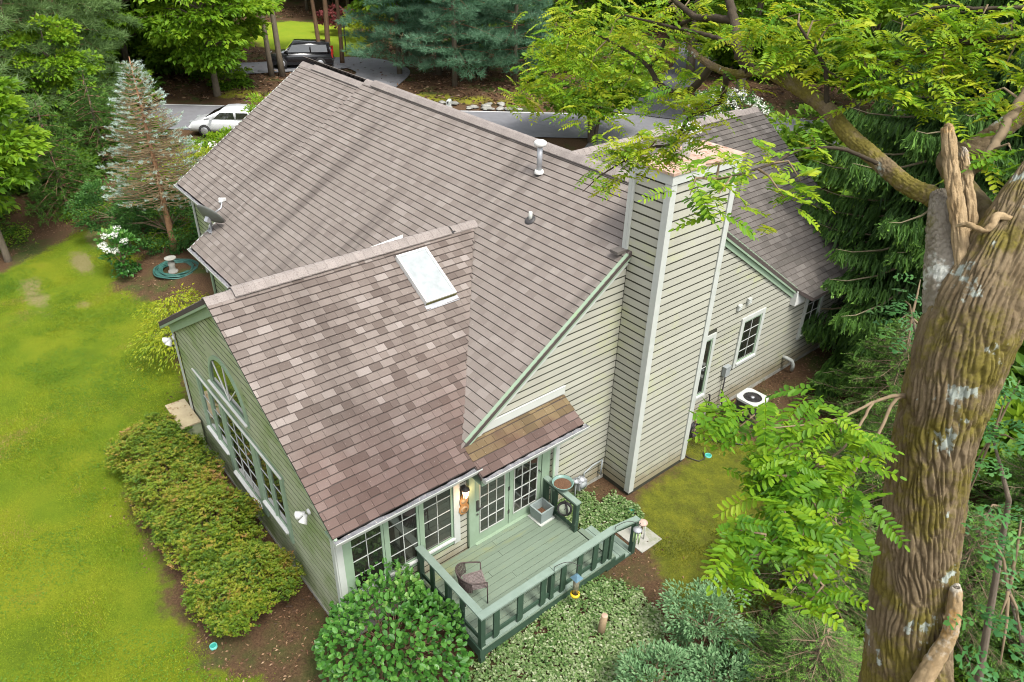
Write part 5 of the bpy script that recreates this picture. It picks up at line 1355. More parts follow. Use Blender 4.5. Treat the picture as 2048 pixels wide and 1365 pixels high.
# --- woods beyond the road -------------------------------------------------
H_ = np.array([-.763, .647]); R_ = np.array([.647, .763]); C_ = np.array([CAMPOS.x, CAMPOS.y])
def ds(d, s): q = C_ + H_ * d + R_ * s; return float(q[0]), float(q[1])
GR = 'deciduous trees in the woods beyond the road'
protos = []
for i in range(4):
    rx, rz = (3.6, 5.0) if i < 2 else (3.0, 4.2)
    cr, cl = leaf_crown(20 + i, 85, 95, rx, rz, 1.0, .36, .24, 'forest' if i % 2 else 'bright', flat=.5)
    protos.append(make_tree('deciduous_tree', 'leafy green woodland tree standing among others beyond the road', 'tree', GR, 12.5 if i < 2 else 9.5, 7.2 if i < 2 else 5.4, cr, cl, .17, mats['bark'], 20 + i, limbs=4))
rw = random.Random(5)
used = [False] * 4
def plant(i, x, y, s, sz, lab=None):
    o = protos[i]; z = float(gz(x, y)) - .05; rz = rw.random() * 6.28
    if not used[i]:
        used[i] = True; o.location = (x, y, z); o.rotation_euler = (0, 0, rz); o.scale = (s, s, sz)
        if lab: o['label'] = lab
    else: copy_tree(o, (x, y, z), rz, (s, s, sz), lab)
wood_spots = []
tries = 0
while len(wood_spots) < 84 and tries < 4000:
    tries += 1
    d = rw.uniform(56, 112); s = rw.uniform(-.74, .74) * (d * .9 + 8)
    x, y = ds(d, s); q = np.array([x, y]) - R0; off = -(q @ RP); al = q @ RD
    if off < 4.5: continue
    if sd_poly(np.array([x]), np.array([y]), NLAWN)[0] < 1.5: continue
    if 13 < al < 22 and off < 16: continue            # the neighbour's drive and the pines
    if 24 < al < 33 and off < 26: continue            # the side drive
    if any((x - a) ** 2 + (y - b) ** 2 < (3.2 + d * .012) ** 2 for a, b in wood_spots): continue
    # keep the view to the black car and the far lawn open
    u = s / (d * .852 + 6.2) * 1473 + 1024
    if 520 < u < 720 and d < 74: continue
    wood_spots.append((x, y))
for k, (x, y) in enumerate(wood_spots): plant(k % 4, x, y, rw.uniform(.8, 1.25), rw.uniform(.8, 1.2))
# low growth under the trees
GU = 'green understorey bushes beneath the woodland trees'
bushes = []
for i in range(3):
    cr, cl = leaf_crown(40 + i, 34, 70, 1.5, 1.05, .55, .26, .17, 'forest')
    b = thing('bush', (0, 0, 0), 'green understorey bush growing beneath the woodland trees', 'bush', GU)
    link('foliage', cr, b, (0, 0, .8)); link('stem', limb_mesh([(x, y, z + .8) for x, y, z in cl], 0, .6, mats['twig'], i, 4, .03, .01), b)['kind'] = 'stuff'
    bushes.append(b)
nbsh = 0; ub = [False] * 3; tries = 0
while nbsh < 90 and tries < 4000:
    tries += 1
    d = rw.uniform(52, 100); s = rw.uniform(-.74, .74) * (d * .9 + 8)
    x, y = ds(d, s); q = np.array([x, y]) - R0; off = -(q @ RP); al = q @ RD
    if off < 3.2 or sd_poly(np.array([x]), np.array([y]), NLAWN)[0] < 1.2: continue
    if 8 < al < 24 and off < 14: continue
    if 24.3 < al < 30 and off < 26: continue
    u = s / (d * .852 + 6.2) * 1473 + 1024
    if 500 < u < 720 and d < 66: continue
    i = nbsh % 3; sc_ = rw.uniform(.8, 2.0); z = float(gz(x, y)) - .05
    if not ub[i]:
        ub[i] = True; bushes[i].location = (x, y, z); bushes[i].scale = (sc_,) * 3
    else: copy_tree(bushes[i], (x, y, z), rw.random() * 6.28, (sc_, sc_, sc_ * rw.uniform(.8, 1.3)))
    nbsh += 1
# the far woods read as one mass
r = np.random.default_rng(77); n = 52000
d = r.uniform(112, 165, n); s = r.uniform(-.85, .85, n) * (d * .95 + 8); zz = r.random(n) ** .8 * 16
clx = np.round(d / 5) * 5 + 2.2 * (noise3(np.round(d / 5), np.round(s / 5), 1, 4) - .5); cly = np.round(s / 5) * 5
P = np.stack([C_[0] + H_[0] * d + R_[0] * s, C_[1] + H_[1] * d + R_[1] * s, zz], -1)
den = fbm(P[:, 0] * .16, P[:, 1] * .16, P[:, 2] * .22, 9); keep = den > .42
P = P[keep]; n = len(P)
fo = Fol().add(P, randdir(n, r), unit(np.array([0, 0, 1]) + r.normal(size=(n, 3)) * .6), 1.3 * (.6 + .8 * r.random(n)), .8, np.clip(.25 + (den[keep] - .42) * 2.2 + r.normal(size=n) * .1, 0, 1))
tag(link('far_woods', fo.mesh('far_woods', lm['forest'])), kind='stuff')

# --- trees one can tell apart ---------------------------------------------
# white pines behind the ridge
cr, brm = pine_crown(3, 15, 1.8, 3.9, 17, 'pine_blue', needle=.36, dens=1.9, droop=.10, width=.034)
wp = thing('white_pine', (0, 0, 0), '', 'pine tree', 'blue green white pines beyond the road')
link('trunk', trunk_mesh('trunk', [(0, 0, -.4), (.05, 0, 4), (0, .05, 9), (0, 0, 15)], [.20, .16, .11, .03], mats['bark'], 10), wp)
link('branch', brm, wp)['kind'] = 'stuff'; link('crown', cr, wp)
spread(wp, [(-37.8, 24.9, 0, 1, 1), (-36.3, 27.2, 1.3, .95, 1.05), (-33.0, 26.2, 2.2, 1.0, .95), (-35.5, 30.8, 3.0, 1.1, 1.1), (-31.0, 29.8, 4.1, .85, .9)],
       ['blue green white pine, nearest the driveway bend beyond the road', 'blue green white pine behind the one by the driveway bend', 'blue green white pine behind the mailbox', 'tall blue green white pine at the back of the group', 'smaller blue green white pine to the right of the mailbox'])
# bare-trunked trees round the black car
def pole_tree(x, y, H, r0, lean, label, bark, crown_z=9.5, seed=1, s=1.0):
    i = seed % 4
    t = thing('tall_tree', (x, y, float(gz(x, y)) - .1), label, 'tree', 'tall trees with bare trunks beyond the road')
    pts = [(lean[0] * f + .05 * math.sin(7 * f + seed), lean[1] * f + .05 * math.cos(5 * f + seed), H * f) for f in (0, .12, .3, .5, .75, 1)]
    link('trunk', trunk_mesh('trunk', pts, [r0 * 1.3, r0, r0 * .9, r0 * .75, r0 * .5, r0 * .2], bark, 12), t)
    o = link('crown', [p for p in protos[i].children if p.name.startswith('crown')][0].data, t, (lean[0], lean[1], crown_z)); o.scale = (s * .9, s * .9, s * .62)
    return t
pole_tree(-56.5, 21.6, 15, .40, (0, 0), 'tall pine with thick brown trunk left of the black suv', mats['bark_brown'], 12, 1)
pole_tree(-42.4, 17.5, 13, .17, (-.3, .1), 'slim grey trunked tree standing in front of the black suv bonnet', mats['bark'], 10.6, 2)
pole_tree(-41.9, 18.1, 13, .19, (-.5, -.2), 'mossy trunked tree beside the slim grey tree by the black suv', mats['bark'], 11.2, 3)
pole_tree(-42.6, 21.5, 13, .15, (-.9, -.6), 'leaning tree of the forked pair behind the black suv tail', mats['bark_brown'], 11.4, 4)
pole_tree(-42.5, 21.9, 13, .18, (.1, .3), 'upright tree of the forked pair behind the black suv tail', mats['bark_brown'], 11.4, 5)
pole_tree(-43.0, 23.2, 12, .14, (-.1, .2), 'single dark trunked tree right of the black suv', mats['bark_brown'], 10.8, 6)
pole_tree(-25.6, 41.5, 11, .3, (0, 0), 'dark trunked tree beside the side driveway beyond the road', mats['bark'], 8.8, 7)
pole_tree(-17.6, 36.0, 10, .28, (.4, .3), 'dark trunked tree behind the garage ridge beyond the road', mats['bark'], 8.0, 9)
# small red maple and yellow shrub on the neighbour's lawn
cr, cl = leaf_crown(61, 26, 60, 1.5, .9, .5, .22, .15, 'red')
make_tree('red_maple', 'small dark red maple on the bright lawn beyond the road', 'tree', None, 1.6, 1.3, cr, cl, .06, mats['bark'], 61).location = (-53.5, 28.6, float(gz(-53.5, 28.6)))
cr, cl = leaf_crown(62, 26, 60, 2.0, .9, .6, .25, .16, 'yellow')
make_tree('golden_shrub', 'golden yellow shrub beside the red maple beyond the road', 'shrub', None, 1.3, 1.5, cr, cl, .05, mats['twig'], 62).location = (-49.5, 29.5, float(gz(-49.5, 29.5)))
# multi-stemmed tree with round leaves behind the ridge
cr, cl = leaf_crown(63, 95, 85, 3.4, 2.1, .75, .24, .20, 'bright', kind='oval', flat=.3)
t = make_tree('redbud_tree', 'bright green round leaved tree with several stems behind the main ridge', 'tree', None, 4.2, 3.5, cr, cl, .12, mats['bark'], 63, limbs=2, stems=((1.0, .5, .10), (-.9, .2, .09), (.1, -1.0, .08), (.5, -.3, .1)))
t.location = (-19.6, 25.8, 0)
# big leafy tree at the road edge above the white car
cr, cl = leaf_crown(64, 120, 105, 4.0, 3.6, .95, .34, .20, 'bright', flat=.45)
t = make_tree('leafy_tree', 'broad bright green tree overhanging the road behind the white car', 'tree', None, 6.8, 5.0, cr, cl, .24, mats['bark'], 64, limbs=3)
t.location = (-40.4, 12.9, float(gz(-40.4, 12.9)))
t2 = copy_tree(t, (-46.5, 9.5, float(gz(-46.5, 9.5))), 2.0, (1.1, 1.1, 1.25), 'tall bright tree further along the road left of the big pine')
# left edge: big pine across the road, nearer pine, bright oak, hemlock
cr, brm = pine_crown(8, 17, 2.2, 5.2, 16, 'pine', needle=.42, dens=1.8, droop=.28, width=.036)
bp = thing('pine_tree', (-38.2, 4.6, .0), 'large pine with thick red brown trunk left of the blue spruce', 'pine tree')
link('trunk', trunk_mesh('trunk', [(0, 0, -.4), (0, .05, 4), (-.1, 0, 9), (0, 0, 17)], [.42, .36, .26, .06], mats['bark_brown'], 12), bp)
link('branch', brm, bp)['kind'] = 'stuff'; link('crown', cr, bp)
cr, brm = pine_crown(9, 14, 2.4, 4.2, 15, 'pine', needle=.36, dens=2.0, droop=.22, width=.032)
pp_ = thing('pine_tree', (-28.5, -1.8, -.4), 'nearer pine with feathery drooping boughs at the left lawn edge', 'pine tree')
link('trunk', trunk_mesh('trunk', [(0, 0, -.4), (.1, .05, 4), (0, 0, 9), (0, 0, 14)], [.26, .22, .15, .03], mats['bark'], 12), pp_)
link('branch', brm, pp_)['kind'] = 'stuff'; link('crown', cr, pp_)
copy_tree(pp_, (-34.0, 1.8, -.1), 1.9, (1, 1, .95), 'middle pine with pale boughs hanging toward the blue spruce')
copy_tree(pp_, (-46, -1.5, 0), 4.0, (1.2, 1.2, 1.2), 'pine further back at the top left of the woods')
cr, cl = leaf_crown(65, 70, 80, 2.1, 2.7, .62, .26, .15, 'bright', flat=.5)
t = make_tree('young_oak', 'bright yellow green young oak overhanging the left lawn edge', 'tree', None, 5.0, 4.4, cr, cl, .13, mats['bark'], 65)
t.location = (-22.4, -1.9, -.4)
copy_tree(t, (-27.0, -5.5, -.4), 2.5, (1.15, 1.15, 1.1), 'second young oak behind the one at the left lawn edge')
cr, brm = pine_crown(10, 4.6, .3, 2.1, 13, 'spruce', needle=.16, dens=1.6, droop=.25, width=.03)
hm = thing('hemlock', (-26.2, 1.0, -.2), 'small dark hemlock at the forest edge behind the round bushes', 'hemlock')
link('trunk', trunk_mesh('trunk', [(0, 0, -.2), (0, 0, 2), (0, 0, 4.5)], [.08, .06, .02], mats['bark'], 8), hm)
link('branch', brm, hm)['kind'] = 'stuff'; link('crown', cr, hm)
copy_tree(hm, (-26.6, -2.6, -.4), 1.0, (1.2, 1.2, .9), 'low dark hemlock under the young oak')
copy_tree(hm, (-29.8, 3.6, -.1), 2.0, (1.2, 1.2, 1.0), 'dark hemlock between the pine trunk and the blue spruce')
# extra woodland filling the left side between the named trees
for k, (x, y, s_) in enumerate(((-33, -5, .9), (-40, -3.5, 1.1), (-47, 4.0, 1.1), (-52, 9.5, 1.2), (-50, -6, 1.3), (-58, 2, 1.3), (-56, 13.5, 1.1), (-62, 8, 1.3), (-38, -9, 1.2), (-66, -2, 1.4), (-49.5, 15.5, .9), (-29.5, -7.5, .75), (-36.5, -2.2, .7), (-44.5, 6.2, .8), (-33.2, 3.0, .55), (-48, -.5, .9))):
    plant((k % 4) if k < 11 else 2 * (k % 2), x, y, s_, s_, 'leafy green woodland tree in the dense stand left of the road')
for k, (x, y, s_) in enumerate(((-30, -4.5, 1.4), (-36, 0, 1.5), (-44, 2, 1.8), (-33.5, 5.8, 1.0), (-41, 7, 1.5), (-50, 3, 1.8), (-25.2, -4.2, 1.0), (-31, -.2, 1.2), (-45.5, 12.5, 1.5), (-51, 12, 1.7), (-41.5, 14.2, .8), (-29, 1.6, 1.0))):
    copy_tree(bushes[k % 3], (x, y, float(gz(x, y)) - .05), k * 1.3, (s_, s_, s_), 'green understorey bush in the dense stand left of the road', 'understorey bushes left of the road')
# blue spruce
fo = Fol(); br = MB(); r = np.random.default_rng(12); rr = random.Random(12)
HB = 7.1
for i in range(32):
    f = i / 31; z = 2.35 + (HB - 2.35) * f; R = 2.3 * (1 - f) ** .85 + .08
    if f < .12: R *= .55 + 4 * f
    for b in range(8 if f < .8 else 5):
        a = 2 * math.pi * (b + rr.random()) / 8 * (1 if f < .8 else 1.6) + i
        Rl = R * rr.uniform(.7, 1.08); d = np.array([math.cos(a), math.sin(a), 0]); up_ = (.10 + .25 * f) * Rl
        br.tube([(0, 0, z - .05), tuple(d * Rl * .5 + [0, 0, z - .06]), tuple(d * Rl + [0, 0, z + up_ * .6])], [.022, .014, .004], 4, caps=False)
        side = np.array([-d[1], d[0], 0])
        for k in range(max(2, int(Rl * 7))):
            s = .30 + .70 * rr.random(); sg = rr.choice((-1, 1)); l = .30 * (1.1 - s) + .12
            p0 = d * Rl * s + np.array([0, 0, z - .06 + up_ * s * .8]); p1 = p0 + (d * .75 + side * sg * .8) * l + np.array([0, 0, .05])
            br.tube([tuple(p0), tuple(p1)], [.009, .004], 3, caps=False)
            live = (s > .62 or f > .75) and rr.random() < .5 + .5 * f
            m_ = 24 if live else 3
            t_ = r.random(m_); C = p0 + (p1 - p0) * (t_ * .7 + .35)[:, None]
            D = unit(unit(p1 - p0) * .8 + r.normal(size=(m_, 3)) * .6 + np.array([0, 0, .3]))
            fo.add(C, D, randdir(m_, r), .085 * (.7 + .6 * r.random(m_)), .02, np.clip(.3 + .42 * s * (t_ * .5 + .6) + .12 * f + r.normal(size=m_) * .12 - (0 if live else .3), 0, 1), 'needle')
bs = thing('blue_spruce', (-18.75, 3.05, -.4), 'pale blue spruce with bare brown lower trunk left of the house', 'blue spruce')
link('trunk', trunk_mesh('trunk', [(0, 0, -.2), (.02, 0, 1.2), (0, .02, 3.5), (0, 0, HB + .2)], [.15, .12, .085, .012], M('spruce_trunk', (0.30, 0.17, 0.09), (0.20, 0.105, 0.055), 5, 0.9, 0.6), 12), bs)
link('branch', br.mesh('branch', M('dead_twigs', (0.27, 0.19, 0.10), (0.20, 0.14, 0.08), 8, 0.9)), bs)['kind'] = 'stuff'; link('crown', fo.mesh('crown', lm['blue']), bs)
# clipped round bushes, shrubs at the left end of the house
def shrub(name, loc, rx, rz, zc, label, cat, m, L, W, nclump, per, seed, group=None, kind='diamond', clump=.35, flat=.6, stems=True, inner=.6):
    c, r = crown_clumps(seed, nclump, rx, rz, inner=inner)
    c[:, 2] = np.maximum(c[:, 2], -rz * .8)
    k = np.repeat(np.arange(nclump), per); n = len(k)
    d = unit(r.normal(size=(n, 3))); d[:, 2] = np.abs(d[:, 2]) * 1.2 - .3
    P = c[k] + d * (r.random(n) ** .45 * clump * (.7 + .6 * r.random(nclump))[k])[:, None] * np.array([1, 1, flat])
    D = unit(unit(P) * .8 + d + r.normal(size=(n, 3)) * .4); N = unit(np.array([0, 0, 1.0]) + d * .6 + r.normal(size=(n, 3)) * .4)
    tc = .45 + .2 * c[:, 2] / rz + r.normal(size=nclump) * .1
    s = .7 + .6 * r.random(n)
    t = thing(name, loc, label, cat, group)
    link('foliage', Fol().add(P, D, N, L * s, W * s, np.clip(tc[k] + r.normal(size=n) * .13 + d[:, 2] * .1, 0, 1), kind).mesh('foliage', lm[m]), t, (0, 0, zc))
    if stems: link('stem', limb_mesh([(x, y, z + zc) for x, y, z in c], -.1, zc * .8, mats['twig'], seed, max(1, nclump // 14), .022, .006), t)['kind'] = 'stuff'
    return t
GH = 'dark round bushes left of the house'
shrub('round_bush', (-22.2, 2.0, -.2), 1.35, 1.05, 1.05, 'dark green round bush at the lawn edge left of the spruce trunk', 'bush', 'hedge', .10, .055, 60, 110, 71, GH, inner=.7)
shrub('round_bush', (-19.7, 3.2, -.2), 1.75, 1.15, 1.1, 'broad dark green bush behind the blue spruce trunk', 'bush', 'hedge', .10, .055, 90, 120, 72, GH, inner=.7)
shrub('round_bush', (-17.9, 4.9, -.1), 1.2, 1.0, 1.0, 'dark green bush against the left end of the house', 'bush', 'hedge', .10, .055, 55, 110, 73, GH, inner=.7)
shrub('flowering_shrub', (-22.4, 5.6, -.1), 1.7, 1.1, 1.4, 'pale yellow green shrub with cream flowers behind the blue spruce', 'shrub', 'yellow', .13, .07, 55, 70, 74)
shrub('flowering_shrub', (-25.2, 7.3, 0), 1.5, 1.0, 1.2, 'light green shrub in front of the white car', 'shrub', 'bright', .16, .09, 45, 60, 75)
shrub('flowering_shrub', (-28.3, 11.3, 0), 1.3, 1.1, 1.6, 'light green shrub hiding the tail of the white car', 'shrub', 'bright', .16, .09, 40, 60, 76)
def blossoms(loc, rx, rz, n, seed, label):
    r = np.random.default_rng(seed); t = thing('blossom_cluster', loc, label, 'flowers', 'white blossom clusters left of the house')
    c = unit(r.normal(size=(n, 3))); c[:, 2] = np.abs(c[:, 2]); c = c * np.array([rx, rx, rz])
    k = np.repeat(np.arange(n), 16); m_ = len(k)
    P = c[k] + r.normal(size=(m_, 3)) * .06
    link('petals', Fol().add(P, randdir(m_, r) + [0, 0, .4], np.array([0, 0, 1]) + r.normal(size=(m_, 3)) * .5, .075, .06, r.random(m_)).mesh('petals', mats['petal']), t); return t
blossoms((-24.0, 6.6, 1.7), .7, .5, 14, 1, 'white blossoms on the shrub at the left roof edge')
# viburnum with white flower heads
v_ = shrub('viburnum', (-18.3, 1.15, -.4), .62, .85, .95, 'small shrub with white flower heads on the lawn edge', 'shrub', 'hydrangea', .13, .09, 34, 34, 77, clump=.26)
r = np.random.default_rng(78)
for (x, y, z) in ((.1, -.35, 1.75), (.28, -.1, 1.8), (-.15, .1, 1.85), (.4, .15, 1.55), (.35, -.45, 1.35), (.1, -.5, 1.45), (-.1, -.45, 1.4), (.45, -.2, 1.3)):
    m_ = 60; P = np.array([x, y, z]) + unit(r.normal(size=(m_, 3))) * .13 * np.array([1, 1, .6])
    link('flower_head', Fol().add(P, randdir(m_, r), unit(P - [x, y, z]) + [0, 0, .3], .06, .05, r.random(m_)).mesh('flower_head', mats['petal']), v_)
# yellow-green layered maple by the side wall
r = np.random.default_rng(79); fo = Fol(); sb = MB(); t = thing('japanese_maple', (-11.6, 1.15, -.35), 'yellow green layered maple between the lawn and the side wall', 'shrub')
for k in range(46):
    a = r.random() * 6.28; R = 1.55 * r.random() ** .55; z = 1.75 - .75 * (R / 1.5) ** 2 + r.normal() * .22
    c = np.array([R * math.cos(a) * .95 - .2, R * math.sin(a) * .8, z])
    sb.tube([(0, 0, 0), (c[0] * .35, c[1] * .35, z * .45), (c[0] * .75, c[1] * .75, z * .85), tuple(c)], [.035, .022, .012, .004], 4, caps=False)
    m_ = 95; q = r.normal(size=(m_, 3)) * np.array([.26, .26, .05]); q[:, 2] -= .10 * (q[:, 0] ** 2 + q[:, 1] ** 2) / .1
    o_ = unit(np.array([math.cos(a), math.sin(a), 0]) + unit(q) * .8)
    fo.add(c + q, o_ + [0, 0, -.25] + r.normal(size=(m_, 3)) * .25, np.array([0, 0, 1]) + r.normal(size=(m_, 3)) * .3, .10 * (.7 + .6 * r.random(m_)), .042, np.clip(.5 + .25 * (z - 1.2) + r.normal(size=m_) * .16, 0, 1))
link('stem', sb.mesh('stem', mats['bark']), t)['kind'] = 'stuff'; link('foliage', fo.mesh('foliage', lm['yellow']), t)

# --- azaleas along the gable end -------------------------------------------
def azalea(loc, rx, ry, h, seed, label):
    r = np.random.default_rng(seed)
    t = thing('azalea', loc, label, 'azalea', 'azaleas along the gable end')
    npad = 150
    th = r.random(npad) * 6.28; ph = np.arccos(1 - r.random(npad) * 1.12)
    rad = .82 + .2 * r.random(npad) + .16 * (noise3(np.cos(th) * 2 + 5, np.sin(th) * 2 + 5, ph * 2, seed) - .5) * 2
    c = np.stack([np.sin(ph) * np.cos(th), np.sin(ph) * np.sin(th), np.cos(ph)], -1)
    nrm = c.copy(); c = c * rad[:, None] * np.array([rx, ry, h * .62]) + np.array([0, 0, h * .40])
    c[:, 2] = np.maximum(c[:, 2], .1)
    nros = 26; k = np.repeat(np.arange(npad), nros); n = len(k)
    q = r.normal(size=(n, 3)) * np.array([.14, .14, .035]) * (.8 + .5 * r.random(npad))[k][:, None]
    ros = c[k] + q + nrm[k] * (-.05 * (q ** 2).sum(1) / .03)[:, None]
    tone = .40 + .13 * r.normal(size=npad)[k] + r.normal(size=n) * .13 + .22 * np.clip((fbm(ros[:, 0] * 1.3 + loc[0], ros[:, 1] * 1.3 + loc[1], ros[:, 2], 6) - .5) * 2.2, -1, 1)
    kk = np.repeat(np.arange(n), 6); m_ = len(kk)
    a = r.random(m_) * 6.28; up_ = unit(nrm[k] * .6 + np.array([0, 0, .8]))[kk]
    D = unit(np.stack([np.cos(a), np.sin(a), np.zeros(m_)], -1) + up_ * .55)
    P = ros[kk] + D * .006
    N = unit(up_ - D * .4 + r.normal(size=(m_, 3)) * .2)
    L = .058 * (.7 + .6 * r.random(m_))
    link('foliage', Fol().add(P, D, N, L, L * .48, np.clip(tone[kk] + r.normal(size=m_) * .06, 0, 1)).mesh('foliage', lm['azalea']), t)
    sb = MB(); rr = random.Random(seed)
    for i in range(0, npad, 5):
        p = Vector(c[i]); sb.tube([(p.x * .1, p.y * .1, 0), tuple(p * .5 + Vector((0, 0, .05))), tuple(p)], [.016, .01, .004], 4, caps=False)
    link('stem', sb.mesh('stem', mats['twig']), t)['kind'] = 'stuff'
azalea((-7.25, -1.18, -.42), 1.1, .95, 1.20, 81, 'rounded azalea with orange tips nearest the wall box')
azalea((-5.55, -1.20, -.43), 1.25, 1.0, 1.38, 82, 'azalea with orange tips below the left end of the gable windows')
azalea((-3.75, -1.15, -.43), 1.25, 1.0, 1.50, 83, 'tallest azalea with orange tips below the middle of the gable windows')
azalea((-2.05, -1.12, -.43), 1.05, .92, 1.30, 84, 'azalea with orange tips nearest the sunroom corner')

# --- hydrangea at the deck corner --------------------------------------------
r = np.random.default_rng(91)
hy = thing('hydrangea', (.72, .45, -.38), 'large green leafed hydrangea at the sunroom corner beside the deck', 'hydrangea')
n = 3000
th = r.random(n) * 6.28; ph = np.arccos(1 - r.random(n) * 1.15)
c = np.stack([np.sin(ph) * np.cos(th), np.sin(ph) * np.sin(th), np.cos(ph)], -1)
rad = (.93 + .1 * r.random(n)) * (1 - .16 * np.cos(th * 3 + 1) * np.sin(ph)) * (.9 + .25 * (noise3(c[:, 0] * 2.2 + 9, c[:, 1] * 2.2 + 9, c[:, 2] * 2.2, 4)))
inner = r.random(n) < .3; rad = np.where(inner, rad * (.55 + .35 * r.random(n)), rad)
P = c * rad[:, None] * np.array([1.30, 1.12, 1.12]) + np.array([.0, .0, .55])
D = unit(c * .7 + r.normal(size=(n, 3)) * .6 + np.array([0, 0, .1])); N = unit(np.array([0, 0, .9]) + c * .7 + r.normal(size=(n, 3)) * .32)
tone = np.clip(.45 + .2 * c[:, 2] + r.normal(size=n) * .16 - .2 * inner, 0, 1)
L = .125 * (.6 + .6 * r.random(n))
# crude in-house test: leave out what would sit inside the wall or the deck
W_ = P + np.array([.72, .45, -.38]); ok = ~((W_[:, 0] < .05) & (W_[:, 1] > -.08)) & ~((W_[:, 1] > 1.5) & (W_[:, 2] < .45) & (W_[:, 0] > .05)) & (W_[:, 1] < 2.0) & (W_[:, 2] > -.4)
P, D, N, tone, L = P[ok], D[ok], N[ok], tone[ok], L[ok]
dcam = np.linalg.norm(P + np.array([.72, .45, -.38]) - np.array(CAMPOS), axis=1) - 1.5 * (P[:, 2] + unit(P)[:, 0])
od = np.argsort(dcam); near, rest = od[:300], od[300:]
lmesh = []
for j in range(6):
    lmesh.append(Fol().add(np.zeros((1, 3)), np.array([[1., 0, 0]]), np.array([[0, 0, 1.]]), 1.0, .72, np.array([.25 + .12 * j]), 'oval').mesh('leaf', lm['hydrangea']))
def leaf_part(parent, me, p, d, nn, l, name='leaf'):
    d = Vector(d).normalized(); s = Vector(nn).cross(d).normalized(); u = d.cross(s)
    mt = Matrix((d * l, s * l, u * l)).transposed().to_4x4(); mt.translation = Vector(p)
    o = bpy.data.objects.new(name, me); COL.objects.link(o); o.parent = parent; o.matrix_local = mt; return o
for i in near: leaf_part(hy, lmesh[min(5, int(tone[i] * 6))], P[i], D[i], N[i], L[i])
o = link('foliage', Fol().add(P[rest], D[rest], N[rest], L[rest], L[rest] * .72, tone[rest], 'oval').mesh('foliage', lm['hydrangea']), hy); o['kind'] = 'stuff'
sb = MB(); rr = random.Random(4)
for k in range(46):
    a = rr.uniform(-.9, 1.3); R = rr.uniform(.7, 1.5); z = rr.uniform(.15, .7)
    e = (R * math.cos(a), R * math.sin(a) * .85, z * .8)
    sb.tube([(.1 * math.cos(a), .1 * math.sin(a), 0), (e[0] * .5, e[1] * .5, z), (e[0] * .85, e[1] * .85, z * 1.1), e], [.014, .011, .008, .004], 5, caps=False)
for k in range(60):
    a = rr.uniform(0, 6.28); R = rr.uniform(.5, 1.1); sb.tube([(0, 0, 0), (R * .4 * math.cos(a), R * .4 * math.sin(a), .5), (R * math.cos(a), R * math.sin(a), rr.uniform(.7, 1.2))], [.014, .010, .004], 4, caps=False)
link('stem', sb.mesh('stem', M('hydrangea_stem', (0.30, 0.20, 0.12), (0.22, 0.15, 0.09), 9, 0.9)), hy)['kind'] = 'stuff'

# --- large drooping spruce behind the garage corner -----------------------------
r = np.random.default_rng(101); rr = random.Random(101); fo = Fol(); br = MB()
HS, RS = 18.0, 5.0
sp = thing('spruce_tree', (1.9, 18.3, -.2), 'large dark spruce with long drooping branchlets behind the garage corner', 'spruce')
for i in range(34):
    f = i / 33; z = 1.0 + (HS - 1.0) * f * .93; R = RS * (1 - f) ** .75 + .2
    for b in range(10):
        a = 2 * math.pi * (b + rr.random() * .8) / 10 + i * .61
        # skip boughs on the far side from the house and street, nothing sees them
        Rl = R * rr.uniform(.72, 1.1); d = np.array([math.cos(a), math.sin(a), 0]); side = np.array([-d[1], d[0], 0])
        if a % 6.283 > .9 and a % 6.283 < 2.0 and f < .7 and rr.random() < .6: continue
        sag = lambda s: -.30 * Rl * s + .22 * Rl * s ** 3
        br.tube([tuple(d * Rl * s + np.array([0, 0, z + sag(s)])) for s in (0, .3, .6, .85, 1)], [.05 * (1 - f * .5), .04, .028, .015, .005], 5, caps=False)
        m_ = int(Rl * 60)
        s = .12 + .88 * r.random(m_) ** .8; sg = np.where(r.random(m_) < .5, -1, 1)
        w = sg * r.random(m_) * .30 * Rl * (1.05 - s) * 1.4
        P = d * (s * Rl)[:, None] + side * w[:, None] + np.array([0, 0, 1]) * (z + sag(s) - .10 * np.abs(w))[:, None]
        L = (.22 + .42 * r.random(m_)) * (1.15 - .45 * s)
        D = unit(np.array([0, 0, -1.0]) + d * .30 + side * (sg * .25)[:, None] + r.normal(size=(m_, 3)) * .16)
        tone = np.clip(.22 + .30 * s + r.normal(size=m_) * .12, 0, 1)
        for N in (randdir(m_, r), randdir(m_, r)):
            fo.add(P, D, N, L, .058, tone)
        # light new growth at the strand tips and along the bough ends
        tip = P + D * L[:, None] * .85; q = r.random(m_) < .6
        fo.add(tip[q], unit(D[q] + r.normal(size=(q.sum(), 3)) * .5), randdir(int(q.sum()), r), .12, .055, np.clip(tone[q] + .35, 0, 1))
        k = np.repeat(np.arange(m_), 4); n = len(k); u = r.random(n)
        fo.add(P[k] + D[k] * (L[k] * u)[:, None], unit(D[k] * .7 + randdir(n, r)), randdir(n, r), .075, .026, np.clip(tone[k] + .12 * r.normal(size=n), 0, 1))
link('trunk', trunk_mesh('trunk', [(0, 0, -.3), (0, 0, 6), (0, 0, 12), (0, 0, HS)], [.30, .24, .14, .03], mats['bark'], 12), sp)
link('branch', br.mesh('branch', M('bough_bark', (0.20, 0.17, 0.10), (0.14, 0.12, 0.07), 8, 0.9)), sp)['kind'] = 'stuff'; link('crown', fo.mesh('crown', lm['spruce']), sp)
